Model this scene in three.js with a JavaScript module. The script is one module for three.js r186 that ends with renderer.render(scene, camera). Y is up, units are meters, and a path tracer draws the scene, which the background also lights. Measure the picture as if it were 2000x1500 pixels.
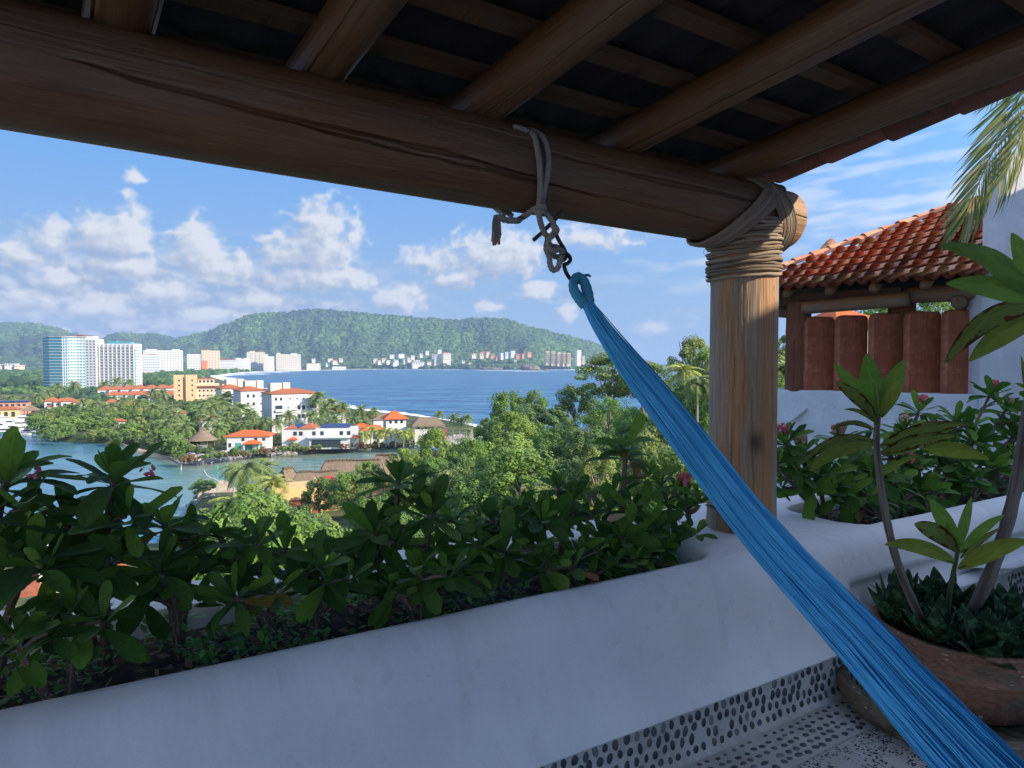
import * as THREE from 'three';
import { mergeGeometries } from 'three/addons/utils/BufferGeometryUtils.js';

// ---------------------------------------------------------------- camera, sky, sun, exposure
const EYE = 1.65, FPX = 1350, PITCH = Math.atan(42 / FPX), SEA = -26.35;
const scene = new THREE.Scene();
const camera = new THREE.PerspectiveCamera(2 * Math.atan(750 / FPX) * 180 / Math.PI, 4 / 3, 0.05, 90000);
camera.position.set(0, EYE, 0);
camera.rotation.x = -PITCH;
const renderer = new THREE.WebGLRenderer({ antialias: true });
renderer.toneMapping = THREE.LinearToneMapping;
renderer.toneMappingExposure = 1.8;
renderer.shadowMap.enabled = true;
const SUN_AZ = 67 * Math.PI / 180, SUN_EL = 28 * Math.PI / 180;
const SUN = new THREE.Vector3(Math.cos(SUN_EL) * Math.sin(SUN_AZ), Math.sin(SUN_EL), Math.cos(SUN_EL) * Math.cos(SUN_AZ));
const sun = new THREE.DirectionalLight(new THREE.Color(1, 0.86, 0.68), 4.3);
sun.position.copy(SUN).multiplyScalar(60); sun.target.position.set(0, 0, 0);
sun.castShadow = true; sun.shadow.mapSize.set(4096, 4096);
Object.assign(sun.shadow.camera, { left: -80, right: 80, top: 80, bottom: -80, near: 1, far: 400 });
sun.name = 'sun'; scene.add(sun, sun.target);
scene.fog = new THREE.FogExp2(new THREE.Color(0.5, 0.7, 1.0), 0.00012);

// ---------------------------------------------------------------- small maths
const V = (x, y, z) => new THREE.Vector3(x, y, z);
const rng = (s) => () => { s = (s + 0x6d2b79f5) | 0; let t = Math.imul(s ^ (s >>> 15), 1 | s); t = (t + Math.imul(t ^ (t >>> 7), 61 | t)) ^ t; return ((t ^ (t >>> 14)) >>> 0) / 4294967296; };
const { clamp, lerp, smoothstep } = THREE.MathUtils;
const PERM = (() => { const r = rng(77), p = new Uint8Array(512); for (let i = 0; i < 256; i++) p[i] = i; for (let i = 255; i > 0; i--) { const j = (r() * (i + 1)) | 0, t = p[i]; p[i] = p[j]; p[j] = t; } for (let i = 0; i < 256; i++) p[i + 256] = p[i]; return p; })();
const fade = (t) => t * t * t * (t * (t * 6 - 15) + 10);
function vn(x, y, px = 256, py = 256) {          // periodic value noise, 0..1
  const X = Math.floor(x), Y = Math.floor(y), u = fade(x - X), v = fade(y - Y);
  const m = (a, n) => ((a % n) + n) % n, h = (a, b) => PERM[(PERM[m(a, px) & 255] + m(b, py)) & 255] / 255;
  return lerp(lerp(h(X, Y), h(X + 1, Y), u), lerp(h(X, Y + 1), h(X + 1, Y + 1), u), v);
}
function fbm(x, y, o = 4, px = 256, py = 256) { let s = 0, a = 0.5, n = 0; for (let i = 0; i < o; i++) { s += a * vn(x, y, px, py); n += a; a *= 0.5; x *= 2; y *= 2; px *= 2; py *= 2; x += 17; y += 31; } return s / n; }
function n3(x, y, z) { return (vn(x + z * 0.37, y + 11.3) + vn(y + x * 0.31, z + 5.7) + vn(z + y * 0.29, x + 19.1)) / 1.5 - 1; }

// pixel of the photograph (2000 x 1500) -> ray, and points on planes
const AX = V(1, 0, 0);
const ray = (px, py) => V((px - 1000) / FPX, (750 - py) / FPX, -1).applyAxisAngle(AX, -PITCH);
const EYEP = V(0, EYE, 0);
const atD = (px, py, d) => { const r = ray(px, py); return r.multiplyScalar(d / -r.z).add(EYEP); };       // at depth d (along -z)
const atY = (px, py, y) => { const r = ray(px, py); return r.multiplyScalar((y - EYE) / r.y).add(EYEP); };  // on the level y
const onPlane = (px, py, o, n) => { const r = ray(px, py); return r.multiplyScalar(o.clone().sub(EYEP).dot(n) / r.dot(n)).add(EYEP); };

// ---------------------------------------------------------------- naming
const used = new Map();
function numbered(n) { const k = used.get(n) ?? -1; used.set(n, k + 1); return k < 0 ? n : n + '_' + String(k + 1).padStart(3, '0'); }
const shadow = (o) => { o.castShadow = o.receiveShadow = true; return o; };
function tag(o, label, category, group, kind) { if (label) o.userData.label = label; if (category) o.userData.category = category; if (group) o.userData.group = group; if (kind) o.userData.kind = kind; return o; }
function thing(name, label, category, group, pos, rotY) { const g = new THREE.Group(); g.name = numbered(name); tag(g, label, category, group); if (pos) g.position.copy(pos); if (rotY) g.rotation.y = rotY; scene.add(g); return g; }
function part(parent, name, geo, mat, kind) { const m = shadow(new THREE.Mesh(geo, mat)); m.name = name; if (kind) m.userData.kind = kind; parent.add(m); return m; }
function subgroup(parent, name) { const g = new THREE.Group(); g.name = name; parent.add(g); return g; }
function solo(name, geo, mat, label, category, group, kind) { const m = shadow(new THREE.Mesh(geo, mat)); m.name = numbered(name); tag(m, label, category, group, kind); scene.add(m); return m; }
function setting(name, geo, mat) { const m = shadow(new THREE.Mesh(geo, mat)); m.name = name; m.userData.kind = 'structure'; scene.add(m); return m; }

// ---------------------------------------------------------------- geometry helpers
class MB {                                     // mesh builder: positions, uv, optional colours
  constructor() { this.p = []; this.u = []; this.c = []; this.i = []; this.useC = false; }
  v(x, y, z, u = 0, w = 0, col) { this.p.push(x, y, z); this.u.push(u, w); if (col) { this.useC = true; this.c.push(col[0], col[1], col[2]); } else this.c.push(1, 1, 1); return this.p.length / 3 - 1; }
  t(a, b, c) { this.i.push(a, b, c); }
  quad(a, b, c, d, s = 1, col) {               // four Vector3, own vertices (flat)
    const w = a.distanceTo(b) * s, h = b.distanceTo(c) * s;
    const i = this.v(a.x, a.y, a.z, 0, 0, col); this.v(b.x, b.y, b.z, w, 0, col); this.v(c.x, c.y, c.z, w, h, col); this.v(d.x, d.y, d.z, 0, h, col);
    this.i.push(i, i + 1, i + 2, i, i + 2, i + 3);
  }
  tri(a, b, c, col) { const i = this.v(a.x, a.y, a.z, 0, 0, col); this.v(b.x, b.y, b.z, 1, 0, col); this.v(c.x, c.y, c.z, 0.5, 1, col); this.i.push(i, i + 1, i + 2); }
  box(cx, cy, cz, sx, sy, sz, ry = 0, col) {   // centre, size
    const c = Math.cos(ry), s = Math.sin(ry), P = (x, y, z) => V(cx + x * c + z * s, cy + y, cz - x * s + z * c), x = sx / 2, y = sy / 2, z = sz / 2;
    const q = [P(-x, -y, z), P(x, -y, z), P(x, y, z), P(-x, y, z), P(-x, -y, -z), P(x, -y, -z), P(x, y, -z), P(-x, y, -z)];
    this.quad(q[0], q[1], q[2], q[3], 1, col); this.quad(q[5], q[4], q[7], q[6], 1, col); this.quad(q[1], q[5], q[6], q[2], 1, col);
    this.quad(q[4], q[0], q[3], q[7], 1, col); this.quad(q[3], q[2], q[6], q[7], 1, col); this.quad(q[4], q[5], q[1], q[0], 1, col);
  }
  grid(nu, nv, f, wrapU = false) {             // f(u01, v01) -> [x,y,z,u,v,(col)]
    const b = this.p.length / 3, W = nu + 1;
    for (let j = 0; j <= nv; j++) for (let i = 0; i <= nu; i++) { const r = f(i / nu, j / nv); this.v(r[0], r[1], r[2], r[3] ?? i / nu, r[4] ?? j / nv, r[5]); }
    for (let j = 0; j < nv; j++) for (let i = 0; i < nu; i++) { const a = b + j * W + i; this.i.push(a, a + 1, a + W + 1, a, a + W + 1, a + W); }
    return b;
  }
  tube(pts, rad, seg = 6, closed = false, cap = true) {   // pts Vector3[], rad number|fn(t)
    const n = pts.length, R = typeof rad === 'function' ? rad : () => rad;
    let N = null; const b = this.p.length / 3; let len = 0;
    const T = pts.map((_, k) => { const a = pts[closed ? (k - 1 + n) % n : Math.max(0, k - 1)], c = pts[closed ? (k + 1) % n : Math.min(n - 1, k + 1)]; return c.clone().sub(a).normalize(); });
    const rows = closed ? n + 1 : n;
    for (let k = 0; k < rows; k++) {
      const q = pts[k % n], t = T[k % n];
      if (!N) { N = Math.abs(t.y) < 0.9 ? V(0, 1, 0) : V(1, 0, 0); }
      N = N.clone().sub(t.clone().multiplyScalar(N.dot(t))).normalize();
      const B = t.clone().cross(N); if (k) len += pts[k % n].distanceTo(pts[k - 1]);
      const r = R(k / (rows - 1));
      for (let s = 0; s <= seg; s++) { const a = s / seg * Math.PI * 2, c = Math.cos(a) * r, d = Math.sin(a) * r; this.v(q.x + N.x * c + B.x * d, q.y + N.y * c + B.y * d, q.z + N.z * c + B.z * d, s / seg, len); }
    }
    const W = seg + 1;
    for (let k = 0; k < rows - 1; k++) for (let s = 0; s < seg; s++) { const a = b + k * W + s; this.i.push(a, a + 1, a + W + 1, a, a + W + 1, a + W); }
    if (!closed && cap) for (const e of [0, rows - 1]) { const q = pts[e], c = this.v(q.x, q.y, q.z, 0.5, 0); for (let s = 0; s < seg; s++) { const a = b + e * W + s; if (e) this.i.push(c, a, a + 1); else this.i.push(c, a + 1, a); } }
  }
  hip(cx, y, cz, sx, sz, h, ry = 0, over = 0.4, ridge = null, col, thick = 0.18) {   // hip roof, ridge along x (length ridge, default sx - sz)
    const c = Math.cos(ry), s = Math.sin(ry), P = (x, yy, z) => V(cx + x * c + z * s, y + yy, cz - x * s + z * c), X = sx / 2 + over, Z = sz / 2 + over, r = (ridge ?? Math.max(0, sx - sz)) / 2;
    const a = P(-X, 0, Z), b = P(X, 0, Z), d = P(X, 0, -Z), e = P(-X, 0, -Z), l = P(-r, h, 0), k = P(r, h, 0), dn = V(0, -thick, 0), D = (q) => q.clone().add(dn);
    this.quad(a, b, k, l, 1, col); this.quad(d, e, l, k, 1, col); this.tri(b, d, k, col); this.tri(e, a, l, col);
    this.quad(D(a), D(b), b, a, 1, col); this.quad(D(b), D(d), d, b, 1, col); this.quad(D(d), D(e), e, d, 1, col); this.quad(D(e), D(a), a, e, 1, col); this.quad(D(e), D(d), D(b), D(a), 1, col);
  }
  build(smooth = false) {
    let g = new THREE.BufferGeometry();
    g.setAttribute('position', new THREE.Float32BufferAttribute(this.p, 3)); g.setAttribute('uv', new THREE.Float32BufferAttribute(this.u, 2));
    if (this.useC) g.setAttribute('color', new THREE.Float32BufferAttribute(this.c, 3));
    g.setIndex(this.i);
    if (!smooth) { g = g.toNonIndexed(); }
    g.computeVertexNormals();
    return g;
  }
}
const make = (f, smooth) => { const m = new MB(); f(m); return m.build(smooth); };
const curve = (pts, n, closed = false) => new THREE.CatmullRomCurve3(pts, closed, 'centripetal').getPoints(n);
// fix seam normals of wrapped tubes is not needed at these sizes

// ---------------------------------------------------------------- textures
function tex(w, h, f, srgb = true, rep) {      // f(x01, y01, px, py) -> [r,g,b] 0..1 (sRGB values when srgb)
  const d = new Uint8Array(w * h * 4);
  for (let y = 0; y < h; y++) for (let x = 0; x < w; x++) { const c = f(x / w, y / h, x, y), o = (y * w + x) * 4; for (let k = 0; k < 3; k++) d[o + k] = clamp(c[k] * 255, 0, 255); d[o + 3] = 255; }
  const t = new THREE.DataTexture(d, w, h); t.wrapS = t.wrapT = THREE.RepeatWrapping; t.magFilter = THREE.LinearFilter; t.minFilter = THREE.LinearMipmapLinearFilter; t.generateMipmaps = true; t.needsUpdate = true;
  if (srgb) t.colorSpace = THREE.SRGBColorSpace; if (rep) t.repeat.set(rep[0], rep[1]); return t;
}
const grey = (v) => [v, v, v];
const mix3 = (a, b, t) => [lerp(a[0], b[0], t), lerp(a[1], b[1], t), lerp(a[2], b[2], t)];
const std = (o) => { const { rgb, ...r } = o; const m = new THREE.MeshPhysicalMaterial({ roughness: 0.85, side: THREE.DoubleSide, ...r }); if (rgb) m.color.setRGB(...rgb); return m; };
// ---------------------------------------------------------------- the sky: air and clouds, computed once as an equirectangular picture
{
  const W = 4096, H = 2048, data = new Float32Array(W * H * 4);
  const lin = (c) => c.map((v) => Math.pow(v / 255, 2.2));
  const stops = [[-90, [150, 185, 225]], [0, [150, 184, 228]], [3, [156, 190, 232]], [7, [148, 189, 238]], [14, [122, 178, 245]], [22, [104, 166, 244]], [40, [86, 146, 228]], [90, [60, 118, 205]]].map(([e, c]) => [e, lin(c)]);
  const air = (e) => { let k = 0; while (k < stops.length - 2 && e > stops[k + 1][0]) k++; const [a, ca] = stops[k], [b, cb] = stops[k + 1]; return mix3(ca, cb, clamp((e - a) / (b - a), 0, 1)); };
  // cumulus heads: azimuth of the photograph's pixel, elevation, half width, height up, height down, weight (all in degrees)
  const D = 180 / Math.PI, azp = (px) => Math.atan((px - 1000) / FPX) * D, elp = (px, py) => Math.atan((708 - py) / Math.hypot(FPX, px - 1000)) * D;
  const heads = [];
  const head = (px, py, wx, up, dn, wt = 1) => { const k = FPX / D * (1 + ((px - 1000) / FPX) ** 2), k2 = k / Math.sqrt(1 + ((px - 1000) / FPX) ** 2); heads.push([azp(px), elp(px, py), wx / k, up / k2, dn / k2, wt]); };
  head(45, 500, 55, 42, 26); head(110, 455, 45, 50, 50, 0.62); head(225, 478, 75, 78, 36, 1.05); head(235, 522, 85, 34, 22); head(390, 490, 65, 62, 40, 0.95); head(440, 530, 70, 48, 26, 0.95);
  head(560, 500, 60, 50, 50, 0.85); head(630, 490, 75, 92, 60, 1); head(620, 545, 115, 34, 24, 1.05); head(268, 350, 20, 18, 16, 0.8); head(262, 384, 26, 14, 16, 0.42); head(850, 515, 75, 36, 34, 0.75); head(965, 505, 95, 52, 46, 0.95);
  head(885, 548, 55, 20, 16, 0.9); head(785, 590, 55, 36, 24, 0.9); head(1050, 572, 38, 24, 16, 0.95); head(1105, 612, 24, 26, 22, 0.75); head(1150, 465, 130, 26, 26, 0.5); head(955, 605, 28, 20, 16, 0.7); head(1270, 640, 30, 16, 12, 0.62);
  head(120, 545, 60, 30, 24, 0.9); head(340, 575, 80, 28, 20, 0.85); head(500, 590, 70, 26, 20, 0.85); head(60, 590, 80, 24, 20, 0.8); head(400, 620, 90, 22, 18, 0.8); head(200, 605, 80, 24, 20, 0.8);
  const rc = rng(5);                            // the same kind of cumulus goes on round the rest of the horizon
  for (let a = 42; a < 322; a += 4) for (let k = 0; k < 2; k++) { const e = 2 + rc() * 10, s = 1.2 + rc() * 2.6; heads.push([((a + rc() * 4 + 180) % 360) - 180, e, s * 1.3, s, s * 0.6, 0.6 + rc() * 0.5]); }
  const buckets = Array.from({ length: 361 }, () => []);
  for (const h of heads) for (let a = Math.floor(h[0] - h[2] * 2.2); a <= Math.ceil(h[0] + h[2] * 2.2); a++) buckets[((a + 180) % 360 + 360) % 360].push(h);
  const cum = (az, el) => {                    // envelope of the heads
    let m = -1; const warp = (fbm(az * 0.5 + 300, el * 0.5 + 40, 3) - 0.5);
    for (const h of buckets[((Math.floor(az) + 180) % 360 + 360) % 360]) {
      const dx = (az - h[0]) / h[2] + warp * 0.5, dy = (el - h[1]) / (el > h[1] ? h[3] : h[4]) + warp * 0.4, r = Math.sqrt(dx * dx + dy * dy);
      if (r < 2.2) m = Math.max(m, h[5] * (1 - r * 0.8));
    }
    return m;
  };
  const billow = (az, el) => { let s = 0, a = 0.5, f = 0.5; const w = (fbm(az * 0.9 + 11, el * 0.9 + 7, 3) - 0.5) * 1.6; for (let i = 0; i < 6; i++) { const q = Math.abs(vn((az + w) * f + 50 * i + 200, (el + w * 0.7) * f * 1.15 + 30 * i + 100) * 2 - 1); s += a * q * (2 - q); a *= 0.52; f *= 2.07; } return 1 - s; };
  const dens = (az, el) => { const c = cum(az, el); return c <= -0.95 ? -1 : c * 1.05 + (billow(az, el) - 0.48) * 0.55 - 0.10 + (fbm(az * 1.5 + 70, el * 1.7 + 90, 4) - 0.5) * 0.45; };
  const white = lin([243, 244, 247]), midc = lin([204, 211, 224]), shadeC = lin([162, 181, 210]);
  for (let y = 0; y < H; y++) {
    const el = ((y + 0.5) / H - 0.5) * 180, base = air(el);
    for (let x = 0; x < W; x++) {
      const th = ((x + 0.5) / W - 0.5) * 2 * Math.PI, az = Math.atan2(Math.cos(th), -Math.sin(th)) * D;   // x = cos, z = sin
      let c = base;
      if (el > -1 && el < 26) {
        // low banked layer, thicker to the left of the bay
        const bank = (1 - smoothstep(az, -24, 2)) * (Math.abs(az) < 120 ? 1 : 0.6), lay = fbm(az * 0.28 + 90, el * 1.3 + 20, 5), pr = smoothstep(el, 0.2, 1.8) * (1 - smoothstep(el + (lay - 0.5) * 5, 6.0, 10));
        const bl = bank * pr * (0.62 + 0.38 * smoothstep(lay, 0.3, 0.6)) + (1 - bank) * smoothstep(lay, 0.58, 0.8) * pr * 0.45;
        if (bl > 0.002) { const n1 = fbm(az * 0.75 + 33, el * 1.15 + 71, 5), n2 = fbm((az + 0.35) * 0.75 + 33, (el + 0.4) * 1.15 + 71, 5), wv = clamp(0.33 + (n1 - 0.5) * 1.1 + (n1 - n2) * 2.6, 0, 1); c = mix3(c, wv > 0.6 ? mix3(midc, white, (wv - 0.6) * 1.6) : mix3(shadeC, midc, wv / 0.6), clamp(bl * 0.95, 0, 1)); }
        // thin streaks on the right
        const st = fbm(az * 0.16 + el * 0.12 + 400, el * 1.1 - az * 0.05 + 210, 6), se = smoothstep(az, 2, 16) * smoothstep(el, 3, 8) * (1 - smoothstep(el, 12, 19));
        const sw = smoothstep(st + (fbm(az * 0.5 + 7, el * 1.6 + 3, 4) - 0.5) * 0.4, 0.42, 0.8) * se * 0.46;
        if (sw > 0) c = mix3(c, white, sw);
        if (el < 18) {
          const d = dens(az, el);
          if (d > -0.1) {
            const al = smoothstep(d, -0.1, 0.42), d1 = dens(az + 0.45, el + 0.5), d2 = dens(az + 1.4, el + 1.5);
            const lit = clamp(0.58 + (d - d1) * 0.95 + (d - d2) * 0.55 - smoothstep(d, 0.3, 1.0) * 0.22, 0, 1);
            const col = lit > 0.55 ? mix3(midc, white, (lit - 0.55) / 0.45) : mix3(shadeC, midc, lit / 0.55);
            c = mix3(c, col, al * 0.88);
          }
        }
      } else if (el >= 26) {
        const k = 1 / Math.tan(el / D), a = az / D, s = fbm(Math.sin(a) * k * 4 + 60, Math.cos(a) * k * 4 + 60, 5), w = smoothstep(s, 0.42, 0.66) * 0.8 * smoothstep(el, 26, 36);
        c = mix3(c, white, w);
      }
      const o = (y * W + x) * 4, ce = Math.cos(el / D), ca = Math.max(-1, Math.cos(th) * ce * SUN.x + Math.sin(el / D) * SUN.y + Math.sin(th) * ce * SUN.z), hz = 0.53 * (1 + 1.15 * smoothstep(ca, -0.3, 1) ** 1.4 * (el > -2 ? 1 : 0.3) + 2.0 * Math.pow(Math.max(0, ca), 20)); data[o] = c[0] * hz * (1 + 0.12 * Math.max(0, ca)); data[o + 1] = c[1] * hz; data[o + 2] = c[2] * hz * (1 - 0.08 * Math.max(0, ca)); data[o + 3] = 1;
    }
  }
  const t = new THREE.DataTexture(data, W, H, THREE.RGBAFormat, THREE.FloatType);
  t.mapping = THREE.EquirectangularReflectionMapping; t.magFilter = t.minFilter = THREE.LinearFilter; t.needsUpdate = true;
  scene.background = t; scene.environment = t;
}
const FLOOR = {};
// ---------------------------------------------------------------- near materials
const plasterBump = tex(512, 512, (x, y) => grey(0.5 + (fbm(x * 6, y * 6, 5, 6, 6) - 0.5) * 0.9 + (fbm(x * 40, y * 40, 2, 40, 40) - 0.5) * 0.12), false);
const plasterMap = tex(1024, 1024, (x, y) => { const a = fbm(x * 5, y * 5, 5, 5, 5), s = fbm(x * 24, y * 24, 4, 24, 24), f = vn(x * 300, y * 300, 300, 300), k = 0.92 + (a - 0.5) * 0.09 + (f - 0.5) * 0.02 - smoothstep(s, 0.62, 0.85) * 0.035; const d = smoothstep(vn(x * 61, y * 61, 61, 61) * vn(x * 23 + 4, y * 23, 23, 23), 0.86, 0.94) * 0.35; const cr = Math.abs(fbm(x * 3 + 40, y * 3 + 9, 4, 3, 3) - 0.5), hair = (1 - smoothstep(cr, 0.0006, 0.0018)) * smoothstep(fbm(x * 4 + 7, y * 4, 3, 4, 4), 0.56, 0.66) * 0.10, st = smoothstep(fbm(x * 16 + 3, y * 4 + 21, 5, 16, 4), 0.6, 0.8) * 0.06; return mix3(mix3([k, k * 0.995, k * 0.985], [0.62, 0.58, 0.50], st), [0.42, 0.39, 0.34], Math.max(d, hair)); });
const M = {};
M.plaster = std({ map: plasterMap, bumpMap: plasterBump, bumpScale: 0.010, roughness: 0.8, rgb: [0.86, 0.86, 0.86] });
const woodMap = (seed, a, b, g, greyness) => tex(512, 1024, (x, y) => { let kn = 0;
  for (let q = 0; q < 4; q++) { const kx = PERM[seed + q * 7] / 255, ky = PERM[seed + q * 7 + 3] / 255, dx = Math.abs(((x - kx + 1.5) % 1) - 0.5) * 1.1, dy = Math.abs(((y - ky + 1.5) % 1) - 0.5) * 1.6, d2 = dx * dx * 900 + dy * dy * 320; kn = Math.max(kn, Math.exp(-d2)); x += Math.sign(x - kx) * 0.012 * Math.exp(-d2 * 0.35); }
  const s = fbm(x * 60 + seed, y * 3 + fbm(x * 5, y * 3, 2, 5, 3) * 1.2, 3, 60, 3), f = vn(x * 190, y * 14 + seed, 190, 14), l = fbm(x * 6 + seed, y * 3, 4, 6, 3), w = fbm(x * 14 + 9, y * 2 + seed, 4, 14, 2);
  let c = mix3(a, b, clamp(l * 0.5 + s * 0.55, 0, 1)); c = mix3(c, g, smoothstep(w, 0.62 - greyness * 0.4, 0.85 - greyness * 0.3) * (0.35 + greyness * 0.65));
  const k = 0.86 + f * 0.16 + (s - 0.5) * 0.2 - smoothstep(s, 0.66, 0.8) * 0.14; return c.map((v) => v * k * (1 - 0.5 * kn));
});
const woodBump = tex(512, 1024, (x, y) => grey(fbm(x * 60, y * 3, 3, 60, 3) * 0.6 + vn(x * 190, y * 14, 190, 14) * 0.4), false);
const lightW = [0.76, 0.59, 0.42], darkW = [0.56, 0.36, 0.22], greyW = [0.62, 0.585, 0.55];
const beamMap = woodMap(3, [0.70, 0.50, 0.33], [0.50, 0.33, 0.21], [0.56, 0.49, 0.42], 0.3), postMap = woodMap(31, lightW, [0.68, 0.49, 0.33], greyW, 0.6), rafterMap = woodMap(57, [0.60, 0.43, 0.29], [0.42, 0.29, 0.19], [0.5, 0.45, 0.38], 0.2);
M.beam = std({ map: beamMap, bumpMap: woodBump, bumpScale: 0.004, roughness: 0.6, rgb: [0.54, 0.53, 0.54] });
M.beamEndSunTint = std({ map: postMap, bumpMap: woodBump, bumpScale: 0.003, roughness: 0.65, rgb: [1.0, 0.78, 0.52] });  // sunlight put into the wood colour: lighter and more orange than the beam
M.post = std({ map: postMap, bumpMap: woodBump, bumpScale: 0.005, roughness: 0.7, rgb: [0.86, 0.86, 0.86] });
M.rafter = std({ map: rafterMap, bumpMap: woodBump, bumpScale: 0.003, roughness: 0.5, rgb: [0.66, 0.62, 0.58] });
M.batten = std({ map: rafterMap, bumpMap: woodBump, bumpScale: 0.003, roughness: 0.75, rgb: [0.56, 0.54, 0.50] });
const clayBump = tex(256, 256, (x, y) => grey(fbm(x * 9, y * 9, 5, 9, 9)), false);
const clay = (seed, a, b, spots) => tex(256, 256, (x, y) => { const k = fbm(x * 4 + seed, y * 4, 5, 4, 4), f = vn(x * 90, y * 90, 90, 90); let c = mix3(a, b, smoothstep(k, 0.3, 0.7)); c = c.map((v) => v * (0.9 + f * 0.2)); return mix3(c, spots, smoothstep(fbm(x * 7 + seed, y * 7 + 3, 4, 7, 7), 0.62, 0.75) * 0.6); });
const clayA = clay(2, [0.93, 0.62, 0.47], [0.86, 0.53, 0.38], [0.74, 0.62, 0.53]), clayB = clay(8, [0.95, 0.71, 0.55], [0.9, 0.63, 0.46], [0.93, 0.84, 0.74]), clayC = clay(14, [0.80, 0.54, 0.43], [0.72, 0.47, 0.37], [0.55, 0.5, 0.47]);
M.tile = [clayA, clayA, clayB, clayA, clayC].map((m, i) => std({ map: m, bumpMap: clayBump, bumpScale: 0.002, roughness: 0.92, specularIntensity: 0.15, rgb: [[1, 1, 1], [0.9, 0.86, 0.84], [1, 1, 1], [1.0, 0.94, 0.9], [0.85, 0.9, 0.95]][i] }));
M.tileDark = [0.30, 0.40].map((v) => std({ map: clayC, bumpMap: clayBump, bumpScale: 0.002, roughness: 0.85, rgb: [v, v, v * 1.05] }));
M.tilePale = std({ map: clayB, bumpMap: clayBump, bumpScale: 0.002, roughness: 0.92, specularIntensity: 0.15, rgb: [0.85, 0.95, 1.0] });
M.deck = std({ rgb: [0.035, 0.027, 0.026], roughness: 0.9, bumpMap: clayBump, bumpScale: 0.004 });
M.vine = [[0.25, 0.18, 0.12], [0.20, 0.145, 0.10], [0.32, 0.245, 0.17]].map((c) => std({ rgb: c, roughness: 0.8, bumpMap: woodBump, bumpScale: 0.001 }));
M.rope = std({ rgb: [0.27, 0.24, 0.21], roughness: 0.95 });
M.iron = std({ rgb: [0.055, 0.045, 0.042], roughness: 0.55, metalness: 0.5, bumpMap: clayBump, bumpScale: 0.0008 });
const fibre = tex(256, 256, (x, y) => grey(0.35 + 0.65 * vn(x * 128, y * 5, 128, 5)), true);
M.blue = std({ rgb: [0.035, 0.34, 0.68], map: tex(256, 256, (x, y) => grey(0.66 + 0.34 * vn(x * 128, y * 6, 128, 6)), true), roughness: 0.75, sheen: 0.6, sheenColor: new THREE.Color(0.2, 0.5, 0.9), sheenRoughness: 0.5 });
M.blueString = std({ rgb: [0.07, 0.42, 0.78], roughness: 0.8 });
M.blueLoop = std({ rgb: [0.06, 0.30, 0.48], roughness: 0.85, bumpMap: fibre, bumpScale: 0.002 });
const soilMap = tex(256, 256, (x, y) => { const k = fbm(x * 12, y * 12, 5, 12, 12), f = vn(x * 80, y * 80, 80, 80); return mix3([0.14, 0.10, 0.075], [0.36, 0.28, 0.2], smoothstep(k, 0.4, 0.75) * 0.6 + f * 0.2); });
M.soil = std({ map: soilMap, bumpMap: clayBump, bumpScale: 0.02, roughness: 1 });
const cementMap = tex(1024, 1024, (x, y) => { const k = 0.69 + (fbm(x * 7, y * 7, 4, 7, 7) - 0.5) * 0.12, sp = vn(x * 150, y * 150, 150, 150) * 0.6 + vn(x * 75 + 7, y * 75, 75, 75) * 0.5; const d = smoothstep(sp, 0.64, 0.72) * smoothstep(fbm(x * 9 + 4, y * 9, 3, 9, 9), 0.3, 0.5); return mix3([k, k * 0.985, k * 0.96], [0.13, 0.13, 0.14], d); });
M.gravel = std({ map: cementMap, roughness: 0.9, bumpMap: clayBump, bumpScale: 0.003 });
const plainCem = tex(512, 512, (x, y) => { const k = 0.69 + (fbm(x * 7, y * 7, 5, 7, 7) - 0.5) * 0.16 + (vn(x * 120, y * 120, 120, 120) - 0.5) * 0.06; return [k, k * 0.985, k * 0.955]; });
M.cement = std({ map: plainCem, roughness: 0.92, bumpMap: clayBump, bumpScale: 0.003 });
M.pebble = [[0.035, 0.04, 0.047], [0.05, 0.055, 0.065], [0.075, 0.082, 0.095], [0.15, 0.155, 0.165], [0.09, 0.07, 0.06]].map((c) => std({ rgb: c, roughness: 0.42, bumpMap: clayBump, bumpScale: 0.0008 }));

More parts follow.
